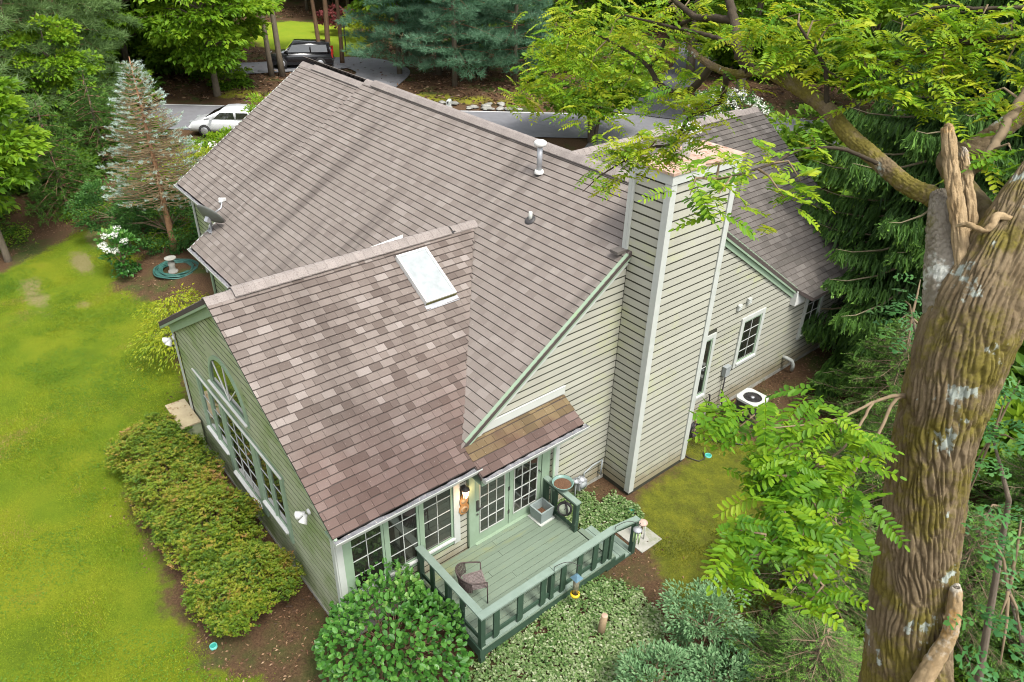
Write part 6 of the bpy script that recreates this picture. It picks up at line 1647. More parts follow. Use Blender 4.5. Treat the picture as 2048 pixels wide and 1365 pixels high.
# --- young spruces near the camera: bottle-brush twigs ---------------------------
def young_spruce(seed, H, R0_, nw, m, per=8, tw=.22, lightness=.0, z0=.25):
    r = np.random.default_rng(seed); rr = random.Random(seed); fo = Fol(); br = MB()
    for i in range(nw):
        f = i / (nw - 1); z = z0 + (H - z0) * f; R = R0_ * (1 - f) ** .8 + .12
        for b in range(per if f < .85 else 4):
            a = 2 * math.pi * (b + rr.random() * .8) / per + i * .8; Rl = R * rr.uniform(.7, 1.12)
            d = np.array([math.cos(a), math.sin(a), 0]); side = np.array([-d[1], d[0], 0])
            y = lambda s: -.16 * Rl * s + .10 * Rl * s * s
            br.tube([tuple(d * Rl * s + np.array([0, 0, z + y(s)])) for s in (0, .4, .75, 1)], [.02, .014, .008, .004], 4, caps=False)
            for k in range(int(Rl * 27) + 3):
                s = .22 + .78 * rr.random() ** .75; sg = rr.choice((-1, 1)); l = tw * (.6 + .7 * rr.random()) * (1.25 - .55 * s)
                p0 = d * Rl * s + np.array([0, 0, z + y(s)]); dr = unit(d * .75 + side * sg * (.85 if s < .95 else .2) + np.array([0, 0, rr.uniform(-.45, .15)])); p1 = p0 + dr * l
                br.tube([tuple(p0), tuple(p1)], [.005, .003], 3, caps=False)
                for (q0, q1, nn, tn) in ((p0, p1, 24, .36 + lightness), (p0 + dr * l * .68, p1 + dr * .05, 20, .78 + lightness)):
                    t_ = r.random(nn); D = unit(dr * .75 + randdir(nn, r) * .85)
                    fo.add(q0 + (q1 - q0) * t_[:, None], D, randdir(nn, r), .036 * (.8 + .5 * r.random(nn)), .0125, np.clip(tn + .18 * (s - .5) + r.normal(size=nn) * .1, 0, 1), 'needle')
    return fo.mesh('crown', lm[m]), br.mesh('branch', mats['twig'])
cr, brm = young_spruce(111, 4.6, 2.0, 17, 'spruce')
ys = thing('young_spruce', (5.0, 9.9, -.1), 'young spruce with light green tips between the air conditioner and the big trunk', 'spruce', 'young spruces behind the big trunk')
link('trunk', trunk_mesh('trunk', [(0, 0, -.2), (0, 0, 2), (0, 0, 4.5)], [.08, .06, .015], mats['bark'], 8), ys)
link('branch', brm, ys)['kind'] = 'stuff'; link('crown', cr, ys)
copy_tree(ys, (5.1, 7.1, -.15), 1.2, (.95, .95, .72), 'young spruce beside the moss, below the hanging locust leaves')
copy_tree(ys, (7.6, 11.6, -.3), 2.2, (1.2, 1.2, .9), 'dark young spruce to the right of the big trunk')
copy_tree(ys, (3.2, 13.7, 0), 3.0, (.95, .95, .75), 'young spruce against the house wall past the air conditioner')
copy_tree(ys, (6.9, 8.7, -.25), 4.4, (1.0, 1.0, .75), 'young spruce straight behind the big trunk')
copy_tree(ys, (6.2, 5.2, -.2), 5.1, (.95, .95, .50), 'low young spruce at the bottom of the yard near the big trunk')
copy_tree(ys, (9.0, 9.5, -.4), .6, (1.1, 1.1, .7), 'dark young spruce at the right edge under the oak leaves')
# blue-green leafy shrubs at the edge of the ground cover
GB = 'blue green shrubs by the ground cover'
shrub('leafy_shrub', (4.35, 5.0, -.1), .75, .65, .75, 'blue green small leaved shrub between the ground cover and the young spruces', 'shrub', 'bluegreen', .075, .036, 46, 80, 121, GB, clump=.22, kind='diamond', flat=.35)
shrub('leafy_shrub', (4.6, 3.3, -.1), .70, .55, .6, 'blue green small leaved shrub at the bottom of the yard below the wooden stake', 'shrub', 'bluegreen', .075, .036, 40, 80, 122, GB, clump=.22, flat=.35)
shrub('leafy_shrub', (5.2, 4.3, -.15), .65, .55, .65, 'blue green small leaved shrub below the low young spruce', 'shrub', 'bluegreen', .075, .036, 38, 80, 123, GB, clump=.22, flat=.35)
# green shrubs filling the shade under the right-hand trees
GS = 'dark shrubs in the shade on the right'
for k, (x, y, s_) in enumerate(((8.6, 12.8, 1.5), (10.5, 14.5, 1.7), (6.5, 14.5, 1.4), (10.6, 11.6, 1.5), (8.2, 17.5, 1.9), (5.6, 19.5, 1.9), (11.5, 18, 2.2), (3.0, 22.5, 2.0), (7.8, 23, 2.3), (-1, 24, 1.8), (-4.5, 29.5, 2.0), (1, 29, 2.4), (-9.5, 31.2, 1.5))):
    copy_tree(bushes[k % 3], (x, y, float(gz(x, y)) - .05), k * 1.7, (s_, s_, s_ * 1.1), 'green bush in the shade behind the big trunk on the right', GS)
for k, (x, y, s_) in enumerate(((6, 26, 1.0), (-2, 31, 1.0), (12, 24, 1.1), (2, 35, 1.2), (10, 33, 1.2), (-7, 41, 1.1), (-14, 44, 1.0), (-2, 46, 1.2))):
    plant(k % 4, x, y, s_, s_, 'leafy green woodland tree on the right beyond the big spruce')
# white-flowering laurel by the garage ridge
lau = shrub('mountain_laurel', (-16.2, 33.2, 0), 2.2, 1.0, 1.3, 'dark laurel bush sprinkled with white flowers behind the garage ridge', 'shrub', 'hedge', .16, .09, 60, 70, 131, clump=.5)
r = np.random.default_rng(132); k = np.repeat(np.arange(90), 14); c = unit(r.normal(size=(90, 3))); c[:, 2] = np.abs(c[:, 2]); c = c * np.array([2.2, 2.2, 1.0]); n = len(k)
link('petals', Fol().add(c[k] + r.normal(size=(n, 3)) * .07, randdir(n, r), np.array([0, 0, 1]) + r.normal(size=(n, 3)) * .5, .10, .09, r.random(n)).mesh('petals', mats['petal']), lau, (0, 0, 1.4))

# --- black locust in front: bark, limbs, fronds -----------------------------------
def bark_mat(name, base, ridge, moss, lich, moss_amt, lich_amt):
    mt, t, out = nodes(name)
    col = ramp(t, [(0.3, base), (0.7, ridge)], noise_n(t, 9, 6, stretch=(1, 1, .35), rough=.7)).outputs[0]
    mo = sstep(t, noise_n(t, 2.6, 6, rough=.7), *moss_amt)
    col = mixc(t, math_n(t, 'MULTIPLY', mo, .8), col, ramp(t, [(0.3, moss), (0.7, tuple(x * 1.7 for x in moss))], noise_n(t, 40, 4)).outputs[0])
    li = sstep(t, math_n(t, 'ADD', noise_n(t, 3.4, 3), math_n(t, 'MULTIPLY_ADD', noise_n(t, 30, 3), .22, -.11)), *lich_amt)
    col = mixc(t, math_n(t, 'MULTIPLY', li, .9), col, lich)
    finish(t, out, col, .95, noise_n(t, 70, 5, rough=.75), .7, 0, .1, .012)
    return mt
mats['locust_bark'] = bark_mat('locust_bark', (0.085, 0.060, 0.032), (0.215, 0.165, 0.10), (0.10, 0.085, 0.013), (0.32, 0.36, 0.32), (.46, .60), (.63, .68))
mats['locust_pale'] = bark_mat('pale_lichened_bark', (0.15, 0.125, 0.092), (0.28, 0.25, 0.20), (0.10, 0.09, 0.02), (0.48, 0.49, 0.44), (.58, .72), (.54, .62))
mats['dead_wood'] = bark_mat('dead_wood', (0.22, 0.15, 0.075), (0.36, 0.27, 0.16), (0.24, 0.13, 0.03), (0.40, 0.37, 0.31), (.56, .7), (.56, .66))
def catmull(P, n):
    P = np.asarray(P, float); Q = np.vstack([2 * P[0] - P[1], P, 2 * P[-1] - P[-2]]); out = []
    seg = len(P) - 1; u = np.linspace(0, seg - 1e-6, n); i = np.floor(u).astype(int); t = (u - i)[:, None]
    a, b, c, d = Q[i], Q[i + 1], Q[i + 2], Q[i + 3]
    return .5 * (2 * b + (c - a) * t + (2 * a - 5 * b + 4 * c - d) * t ** 2 + (3 * b - a - 3 * c + d) * t ** 3)
def bark_tube(pts, nu, nv, plate=(.045, .20), depth=.02, twist=.5, seed=1, lump=.05):
    Q = catmull(pts, nv); C = Q[:, :3]; Rr = Q[:, 3]
    T = unit(np.gradient(C, axis=0)); X = np.zeros_like(C)
    x = np.cross(T[0], [0, 0, 1.]) if abs(T[0][2]) < .9 else np.cross(T[0], [1., 0, 0]); x /= np.linalg.norm(x)
    for i in range(nv):
        x = x - T[i] * (x @ T[i]); x /= np.linalg.norm(x); X[i] = x
    Y = np.cross(T, X)
    s = np.concatenate([[0], np.cumsum(np.linalg.norm(np.diff(C, axis=0), axis=1))])
    th = np.linspace(0, 2 * math.pi, nu, endpoint=False)
    TH, S = np.meshgrid(th, s); RR = Rr[:, None] * np.ones_like(TH)
    # long interlaced plates: stretched cellular pattern, periodic round the trunk
    ncol = max(4, int(round(2 * math.pi * np.mean(Rr) / plate[0])))
    wob = (fbm(np.cos(TH) * 1.5 + 3, np.sin(TH) * 1.5 + 3, S * 2.2, seed, 3) - .5) * 2
    U = TH / (2 * math.pi) * ncol + wob * 1.9 + twist * S / plate[0] * .35; Vv = S / plate[1] + wob * .6
    iu = np.floor(U); iv = np.floor(Vv); F1 = np.full(U.shape, 9.); F2 = np.full(U.shape, 9.)
    for du in (-1, 0, 1):
        for dv in (-1, 0, 1):
            cu = (iu + du).astype(np.int64); cv = (iv + dv).astype(np.int64); cm_ = np.mod(cu, 100000)
            px = cu + .5 + .8 * (_h(cm_, cv, 0 * cu, seed) - .5); py = cv + .5 + .8 * (_h(cm_, cv, 0 * cu + 1, seed) - .5)
            dd = np.hypot((U - px), (Vv - py) * .75)
            F2 = np.where(dd < F1, F1, np.minimum(F2, dd)); F1 = np.minimum(F1, dd)
    e = np.clip((F2 - F1) / .30, 0, 1) ** .8; e = e * (.75 + .5 * noise3(np.cos(TH) * RR * 40, np.sin(TH) * RR * 40, S * 9, seed + 3))
    fine = fbm(np.cos(TH) * RR * 28 + 9, np.sin(TH) * RR * 28 + 9, S * 16, seed + 5, 3) - .5
    big = (fbm(np.cos(TH) * 1.1 + 4, np.sin(TH) * 1.1 + 4, S * 1.6, seed + 8, 2) - .5) * 2 * lump
    rad = RR * (1 + big) + depth * (e - .75) + depth * 1.1 * fine
    V = C[:, None] + X[:, None] * (np.cos(TH) * rad)[..., None] + Y[:, None] * (np.sin(TH) * rad)[..., None]
    id_ = np.arange(nu * nv).reshape(nv, nu); nx = np.roll(id_, -1, 1)
    F = np.stack([id_[:-1], nx[:-1], nx[1:], id_[1:]], -1).reshape(-1, 4)
    return V.reshape(-1, 3), F
BR = {
    'trunk':[(8.32,0.44,-.4,0.46),(8.30,0.45,1.2,0.37),(8.27,0.47,3.5,0.34),(8.22,0.48,5.6,0.325),(8.13,0.49,7.17,0.310),(7.97,0.51,7.87,0.275),(7.83,0.51,8.52,0.250),(7.71,0.51,9.15,0.240),(7.66,0.53,9.61,0.250),(7.64,0.58,9.93,0.262),(7.63,0.66,10.17,0.245),(7.62,0.80,10.42,0.200),(7.61,1.00,10.64,0.170),(7.64,1.30,10.93,0.150),(7.7,1.7,11.4,.13),(7.7,2.3,12.2,.10)],
    'left_stem':[(7.70,0.53,9.55,0.17),(7.60,0.57,9.83,0.165),(7.48,0.62,10.06,0.145),(7.36,0.70,10.26,0.115),(7.27,0.73,10.41,0.085),(7.20,0.78,10.50,0.050)],
    'limb':[(7.36,0.70,10.28,0.066),(7.28,0.74,10.40,0.059),(7.17,0.80,10.45,0.053),(7.01,0.84,10.46,0.051),(6.76,0.96,10.51,0.050),(6.46,1.12,10.57,0.051),(6.20,1.26,10.66,0.050),(5.92,1.35,10.73,0.046),(5.65,1.44,10.77,0.043),(5.48,1.49,10.76,0.033),(5.26,1.54,10.69,0.030),(4.98,1.59,10.71,0.026),(4.70,1.68,10.78,0.022),(4.48,1.88,10.88,0.018),(4.18,2.03,11.03,0.015)],
    'b1':[(5.41,1.50,10.75,0.040),(5.27,1.52,10.85,0.036),(5.07,1.67,11.06,0.034),(4.88,1.78,11.23,0.030)],
    'b2':[(5.09,1.67,11.04,0.030),(4.83,1.71,11.02,0.030),(4.61,1.80,11.00,0.026),(4.28,1.86,11.11,0.020)],
    'b3':[(5.24,1.52,10.89,0.020),(4.95,1.57,10.92,0.017),(4.54,1.64,10.92,0.012),(3.95,1.68,10.94,0.008)],
    'b4':[(5.00,1.60,10.70,0.030),(4.70,1.70,10.42,0.030),(4.41,1.73,10.42,0.026),(4.20,1.78,10.54,0.020),(3.90,1.85,10.61,0.014),(3.41,1.89,10.69,0.009),(2.86,1.81,10.71,0.005)],
    'b5':[(4.20,1.78,10.54,0.018),(4.28,1.77,10.62,0.018),(4.34,1.87,10.85,0.016),(4.56,1.90,10.99,0.014)],
    'b6':[(5.22,1.48,10.68,0.024),(5.19,1.54,10.58,0.020),(5.15,1.53,10.44,0.017),(4.99,1.41,10.32,0.016),(5.00,1.25,10.15,0.014),(4.87,1.15,10.10,0.012),(4.74,0.98,9.99,0.009),(4.63,0.82,9.86,0.006),(4.56,0.70,9.73,0.003)],
    'b7':[(6.20,1.25,10.66,0.020),(6.11,1.28,10.89,0.014),(6.01,1.21,11.04,0.011),(5.93,1.14,11.16,0.008)],
    'b8':[(7.13,1.69,11.21,0.022),(6.88,1.53,11.16,0.020),(6.69,1.46,11.12,0.018),(6.53,1.35,11.01,0.015),(6.40,1.29,10.92,0.012),(6.27,1.26,10.86,0.009),(6.11,1.28,10.90,0.006)],
    'b9':[(7.06,1.74,11.35,0.012),(6.80,1.59,11.32,0.011),(6.60,1.53,11.31,0.009),(6.43,1.43,11.23,0.006)],
    'b10':[(6.71,1.47,11.11,0.012),(6.63,1.48,11.22,0.010),(6.57,1.48,11.30,0.006)],
    'b11':[(7.45,.95,10.35,.07),(6.94,1.49,10.46,0.060),(7.01,1.65,10.54,0.065),(7.08,1.83,10.66,0.060),(7.13,2.03,10.81,0.055),(7.2,2.4,11.2,.045)],
    'b12':[(7.27,0.91,10.58,0.020),(7.29,1.05,10.71,0.024),(7.28,1.17,10.85,0.026),(7.28,1.30,10.99,0.028),(7.3,1.6,11.4,.02)],
    'b13':[(7.62,0.50,9.45,.011),(7.50,0.33,9.50,0.011),(7.48,0.02,9.58,0.008),(7.47,-0.32,9.63,0.006),(7.44,-0.63,9.72,0.004),(7.39,-0.95,9.82,0.002)],
    'b14':[(7.62,0.48,9.42,.010),(7.50,0.32,9.49,0.010),(7.57,-0.02,9.44,0.008),(7.61,-0.29,9.38,0.007),(7.65,-0.52,9.38,0.006),(7.62,-0.82,9.39,0.004),(7.62,-1.13,9.34,0.002)],
    'b15':[(7.61,-0.29,9.38,0.008),(7.69,-0.73,9.30,0.006),(7.79,-0.90,9.19,0.003)],
    'b16':[(7.48,0.02,9.58,0.008),(7.54,-0.37,9.49,0.006),(7.51,-0.88,9.56,0.003)],
    'b17':[(6.80,0.95,10.50,.014),(6.62,.72,10.60,.011),(6.52,.45,10.62,.009),(6.53,.20,10.60,.007),(6.56,-.10,10.61,.005),(6.58,-.42,10.64,.003)],
    'spike1':[(7.53,0.55,10.0,0.050),(7.53,0.55,10.16,0.046),(7.38,0.63,10.43,0.038),(7.25,0.69,10.65,0.034),(7.15,0.74,10.83,0.028),(7.14,.745,10.845,0.006)],
    'spike2':[(7.52,0.65,10.0,0.050),(7.52,0.65,10.19,0.046),(7.39,0.73,10.44,0.037),(7.29,0.78,10.62,0.028),(7.23,0.81,10.73,0.019),(7.22,.815,10.74,0.005)],
    'hook':[(7.40,0.56,10.42,0.007),(7.46,0.55,10.45,0.014),(7.53,0.56,10.44,0.015),(7.55,0.58,10.47,0.017),(7.55,0.62,10.51,0.020),(7.60,0.66,10.50,0.014)],
    'stub':[(8.16,0.30,7.3,0.063),(8.20,0.21,7.64,0.059),(8.20,0.28,7.92,0.052),(8.20,0.37,8.11,0.045),(8.17,0.40,8.25,0.042),(8.12,0.43,8.41,0.032),(8.115,.432,8.43,0.007)],
}
loc_t = thing('locust_tree', (0, 0, 0), 'large rough barked locust tree with broken spikes in the right foreground', 'tree')
V, F = bark_tube([(a, b, c, d * .88) for a, b, c, d in BR['trunk']], 300, 1100, (.030, .26), .019, .35, 3); link('trunk', mesh_np('trunk', V, F, None, mats['locust_bark'], smooth=True), loc_t)
V, F = bark_tube(BR['left_stem'], 110, 150, (.026, .035), .010, 0, 4); link('limb', mesh_np('limb', V, F, None, mats['locust_pale'], smooth=True), loc_t)
V, F = bark_tube(BR['limb'], 72, 420, (.024, .045), .009, 0, 5); link('limb', mesh_np('limb', V, F, None, mats['locust_bark'], smooth=True), loc_t)
V, F = bark_tube(BR['b11'], 48, 120, (.03, .06), .010, 0, 6); link('limb', mesh_np('limb', V, F, None, mats['locust_bark'], smooth=True), loc_t)
for kx, sd in (('spike1', 7), ('spike2', 8)):
    V, F = bark_tube(BR[kx], 56, 120, (.02, .16), .016, 0, sd, .12)
    link('broken_spike', mesh_np('broken_spike', V, F, None, mats['dead_wood'], smooth=True), loc_t)
V, F = bark_tube(BR['stub'], 40, 90, (.03, .07), .008, 0, 9, .08); link('broken_stub', mesh_np('broken_stub', V, F, None, mats['dead_wood'], smooth=True), loc_t)
V, F = bark_tube(BR['hook'], 20, 50, (.02, .05), .006, 0, 10, .1); link('broken_stub', mesh_np('broken_stub', V, F, None, mats['dead_wood'], smooth=True), loc_t)
dark_bark = bark_mat('dark_twig_bark', (0.035, 0.028, 0.02), (0.07, 0.055, 0.038), (0.05, 0.05, 0.012), (0.2, 0.2, 0.17), (.6, .75), (.68, .74))
for kx in ('b1', 'b2', 'b3', 'b4', 'b5', 'b6', 'b7', 'b8', 'b9', 'b10', 'b12', 'b13', 'b14', 'b15', 'b16', 'b17'):
    Q = catmull(BR[kx], 8 * len(BR[kx]))
    jit = (np.random.default_rng(len(kx)).normal(size=(len(Q), 3)) * (Q[:, 3:] * .12))
    link('branch', MB().tube([tuple(p) for p in Q[:, :3] + jit], list(Q[:, 3]), 8).mesh('branch', mats['twig'] if kx in ('b12', 'b13', 'b14', 'b15', 'b16') else dark_bark), loc_t)
# pinnate fronds
def frond_geo(seed, L, npair, l, w):
    "leaf placement of one frond along +x, drooping"
    r = np.random.default_rng(seed); P, D, N, LL, T = [], [], [], [], []
    bend = r.uniform(-.15, .15); ax = []
    for i in range(npair * 2 + 1):
        s = .16 + .84 * ((i // 2) + .5 * (i % 2) * .3) / npair
        x = L * s; z = -.30 * L * s * s; y = bend * L * s * s
        last = i == npair * 2
        if last: x, y, z = L, bend * L, -.30 * L; d = np.array([1, bend, -.5])
        else: d = np.array([.42, (1 if i % 2 else -1) * .9, r.uniform(-.32, .05)])
        P.append((x, y, z)); D.append(d); N.append(np.array([-.1, 0, 1]) + r.normal(size=3) * .22)
        LL.append(l * (.75 + .45 * math.sin(math.pi * min(.95, s * .85 + .1))) * r.uniform(.88, 1.1)); T.append(r.normal() * .08)
    ax = [(L * s, bend * L * s * s, -.30 * L * s * s) for s in (0, .25, .5, .75, 1)]
    return np.array(P), np.array(D), np.array(N), np.array(LL), np.array(T), ax
frond_meshes = []
for j in range(12):
    P, D, N, LL, T, ax = frond_geo(200 + j, .19 + .012 * (j % 6), 7 + j % 3, .043, .020)
    fo = Fol().add(P, D, N, LL, LL * .46, np.clip(.22 + .065 * (j % 12) + T, 0, 1), 'leaflet')
    A = np.array(ax); seg = A[1:] - A[:-1]
    fo.add(A[:-1], seg, np.tile([0, 0, 1.], (4, 1)), np.linalg.norm(seg, axis=1) * 1.02, .006, .5)
    frond_meshes.append(fo.mesh('frond', lm['locust']))
FAR =[ (2.98,1.34,10.07,10,.22),(3.08,1.51,10.31,14,.25),(3.23,1.68,10.50,16,.28),(2.99,1.76,10.69,14,.25),(3.36,1.87,10.73,16,.28),(3.51,1.75,10.40,16,.28),(3.76,1.87,10.61,14,.25),(3.66,2.01,10.89,16,.28),(3.11,1.90,10.87,12,.25),(3.93,1.74,10.26,14,.25),(3.65,1.64,10.12,12,.25),(3.33,1.49,10.17,12,.25),(4.08,1.94,10.86,12,.25),(4.29,1.81,10.65,12,.22),(4.54,1.64,10.35,10,.2),(4.75,1.67,10.50,10,.2),(4.67,1.75,10.87,12,.22),(4.48,1.88,11.07,12,.25),(4.92,1.74,10.95,12,.22),(5.19,1.49,10.53,8,.2),(5.10,1.40,10.37,8,.2),(4.68,0.98,10.06,14,.2),(4.88,1.10,10.13,14,.18),(5.00,1.21,10.10,8,.15),(4.66,0.87,9.87,6,.12),(5.22,1.27,10.27,8,.15) ]
NEAR =[ (7.33,-1.02,9.83,5,.1),(7.26,-1.08,9.85,4,.08),(7.42,-0.81,9.74,6,.12),(7.43,-0.47,9.70,6,.12),(7.54,-0.43,9.62,6,.12),(7.54,-0.79,9.62,8,.14),(7.49,-0.94,9.61,6,.12),(7.62,-0.61,9.52,8,.14),(7.61,-0.98,9.51,8,.12),(7.69,-0.79,9.43,8,.14),(7.65,-1.12,9.42,6,.1),(7.72,-0.95,9.33,8,.12),(7.80,-0.78,9.21,6,.12),(7.62,-1.26,9.40,4,.08),(7.56,-1.24,9.51,4,.06),(7.83,-0.95,9.09,3,.06),(7.71,-0.50,9.33,5,.1),(6.51,-0.43,10.70,4,.12),(6.58,-0.62,10.60,6,.12),(6.67,-0.51,10.61,6,.15),(6.55,-0.09,10.62,6,.15),(6.53,0.23,10.60,8,.15),(6.50,0.57,10.62,8,.15),(6.74,0.00,10.49,8,.15),(6.70,0.19,10.54,8,.15),(7.39,1.00,10.74,6,.12),(7.36,0.92,10.68,4,.08),(5.44,1.36,11.04,12,.22),(5.66,1.35,11.14,12,.22),(5.66,1.32,10.92,12,.2),(5.91,1.28,10.96,12,.2),(5.95,1.36,11.17,12,.22),(6.13,1.40,11.19,10,.2),(6.31,1.28,11.02,12,.2),(6.51,1.22,10.91,10,.18),(6.47,1.40,11.15,12,.2),(6.66,1.34,11.04,12,.2),(6.66,1.49,11.20,12,.2),(6.84,1.27,10.94,10,.18),(6.87,1.46,11.09,12,.2),(6.83,1.57,11.27,10,.2),(7.07,1.48,11.06,12,.2),(7.05,1.32,10.91,8,.15),(7.01,1.60,11.26,8,.15),(6.73,1.21,10.81,8,.15),(6.27,1.21,10.81,8,.15) ]
r = np.random.default_rng(210)
def frond_frames(cl, r, size):
    out = []
    for x, y, z, n, sp_ in cl:
        base = r.random() * 6.28
        for k in range(n):
            p = np.array([x, y, z]) + r.normal(size=3) * sp_ * np.array([.55, .55, .42])
            a = base + r.normal() * 1.3; d = np.array([math.cos(a), math.sin(a), r.uniform(-.35, .25)]); nn = np.array([r.normal() * .25, r.normal() * .25, 1.0])
            out.append((p, d / np.linalg.norm(d), nn, size * r.uniform(.75, 1.2), r.integers(0, 12)))
    return out
near = frond_frames([(a, b, c, int(n * 1.9) if b < -.35 and c < 10 else n, s * (1.15 if c < 10 else 1)) for a, b, c, n, s in NEAR], r, 1.0);
near = [(p, d, nn, s, j if p[2] > 10 else j % 7) for p, d, nn, s, j in near]; far = frond_frames(FAR, r, 1.05) + frond_frames(FAR, r, 1.0) + frond_frames([q for q in NEAR if q[2] > 10.85 and q[0] < 7.2], r, 1.0)
near.sort(key=lambda q: np.linalg.norm(q[0] - np.array(CAMPOS)))
for p, d, nn, s, j in near[:300]: leaf_part(loc_t, frond_meshes[j], p - d * .1, d, nn, s, 'frond')
far = near[300:] + far
fo = Fol()
for p, d, nn, s, j in far:
    P, D, N, LL, T, ax = frond_geo(200 + j, .19 + .012 * (j % 6), 7 + j % 3, .045, .020)
    d = Vector(d); si = Vector(nn).cross(d).normalized(); u = d.cross(si); Rm = np.array([d, si, u])
    tn = .35 + .05 * j + r.normal() * .1
    fo.add((P * s) @ Rm + p - np.array(d) * .1, D @ Rm, N @ Rm, LL * s, LL * s * .46, np.clip(tn + T, 0, 1))
o = link('foliage', fo.mesh('foliage', lm['locust']), loc_t); o['kind'] = 'stuff'
# thin twigs that carry the clusters
tw = MB(); rr = random.Random(3)
allp = np.concatenate([catmull(v, 6 * len(v))[:, :3] for kx, v in BR.items() if kx.startswith('b') or kx == 'limb'])
limbp = np.concatenate([catmull(v, 6 * len(v))[:, :3] for kx, v in BR.items() if kx in ('limb', 'b1', 'b2', 'b3', 'b4', 'b5', 'b6', 'b7', 'b8', 'b9', 'b10', 'b17')])
for x, y, z, n, s_ in FAR + NEAR:
    q = np.array([x, y, z]); pool = limbp if (x < 6.9 and z > 10.3) else allp; j = np.argmin(np.linalg.norm(pool - q, axis=1)); a = pool[j]
    if .05 < np.linalg.norm(a - q) < .42:
        mid = (a + q) / 2 + np.array([rr.uniform(-.05, .05), rr.uniform(-.05, .05), .05])
        tw.tube([tuple(a), tuple(mid), tuple(q)], [.008, .006, .003], 5, caps=False)
o = link('twigs', tw.mesh('twigs', mats['twig']), loc_t); o['kind'] = 'stuff'

# --- white oak saplings at the right edge --------------------------------------------
def oak_leaf():
    half = [(0, .02), (.10, .05), (.16, .20), (.24, .22), (.28, .10), (.36, .13), (.42, .36), (.52, .38), (.56, .15), (.64, .16), (.72, .34), (.82, .30), (.80, .12), (.90, .14), (1.0, .0)]
    pts = [(x, y, -.16 * x * x - .25 * y * y) for x, y in half] + [(x, -y, -.16 * x * x - .25 * y * y) for x, y in half[-2::-1]]
    mid = [(x, 0, -.16 * x * x + .02) for x in (.0, .2, .4, .6, .8)]
    V = pts + mid; n = len(pts); m0 = n; F = []
    def mi(x): return m0 + min(4, int(round(x / .2)))
    for i in range(n - 1):
        a, b = pts[i], pts[i + 1]; F.append((i, i + 1, mi((a[0] + b[0]) / 2)) if True else None)
    for i in range(4): pass
    return np.array(V), F
VO, FO = oak_leaf()
oak_meshes = [mesh_np('leaf', VO, None, FO, lm['oak'], np.full(len(VO), .25 + .15 * j)) for j in range(4)]
OAKC=[ (7.66,1.93,8.89,5,.15),(7.59,1.92,8.58,5,.18),(7.83,1.88,8.62,6,.2),(7.67,1.90,8.27,5,.15),(7.91,1.74,8.38,6,.2),(7.68,2.04,8.98,4,.15),(8.23,-0.01,9.20,2,.05),(8.27,0.12,9.29,3,.08),(8.34,0.03,9.10,3,.08),(8.40,-0.10,8.89,3,.08),(8.50,-0.06,8.81,3,.08),(8.50,-0.18,8.68,4,.1),(7.73,1.84,7.94,3,.1),(7.03,1.30,9.58,3,.1),(6.94,1.72,9.57,3,.1),(7.06,1.23,9.47,3,.1),(7.14,1.61,9.21,3,.12),(7.13,1.32,9.28,2,.08) ]
r = np.random.default_rng(220)
def oak(label, cl, base, size, seed):
    t = thing('oak_tree', (0, 0, 0), label, 'tree', None)
    top = np.mean([c[:3] for c in cl], axis=0)
    mb = MB(); mb.tube([(base[0], base[1], -.5), (base[0] + .05, base[1], 4), tuple(top + np.array([.25, .1, -.5])), tuple(top)], [.06, .05, .02, .008], 8)
    link('trunk', mb.mesh('trunk', mats['bark']), t)
    for x, y, z, n, sp_ in cl:
        c = np.array([x, y, z])
        link('twig', MB().tube([tuple(top + (c - top) * .1), tuple((c + top) / 2 + np.array([0, 0, .03])), tuple(c)], [.010, .007, .004], 5, caps=False).mesh('twig', mats['twig']), t)
        for k in range(int(n * 2.2)):
            a = 6.28 * k / (n * 2.2) + r.normal() * .3; d = np.array([math.cos(a), math.sin(a), r.uniform(-.35, .05)])
            leaf_part(t, oak_meshes[r.integers(0, 4)], c + r.normal(size=3) * sp_ * .4 + d * .03, d, np.array([r.normal() * .2, r.normal() * .2, 1.]), size * r.uniform(.75, 1.15))
oak('white oak sapling with lobed leaves right of the big trunk', [c for c in OAKC if c[1] > 1.75 and c[0] > 7.4], (8.6, 2.6), .17, 1)
oak('white oak branch with large lobed leaves at the lower right edge', [c for c in OAKC if c[1] < .5], (9.0, .0), .15, 2)
oak('white oak twig with lobed leaves left of the big trunk', [c for c in OAKC if c[0] < 7.2], (7.9, 2.2), .15, 3)

# ============================================================ GROUND COVERS
CAMM = np.array(cam.matrix_world.inverted())
def in_view(x, y, z, pad=.06):
    P = np.stack([x, y, z, np.ones_like(x)], -1) @ CAMM.T
    u = -P[:, 0] / P[:, 2] * (1473.27 / 1024); v = -P[:, 1] / P[:, 2] * (1473.27 / 1024)
    return (P[:, 2] < 0) & (np.abs(u) < 1 + pad) & (np.abs(v) < .667 + pad)
def house_free(x, y):
    return ~(((x > -7.85) & (x < .02) & (y > -.02)) | ((x > -16.4) & (x < .02) & (y > 2.35)) | ((x > -.1) & (x < .86) & (y > 6.7) & (y < 8.75)))
r = np.random.default_rng(301)
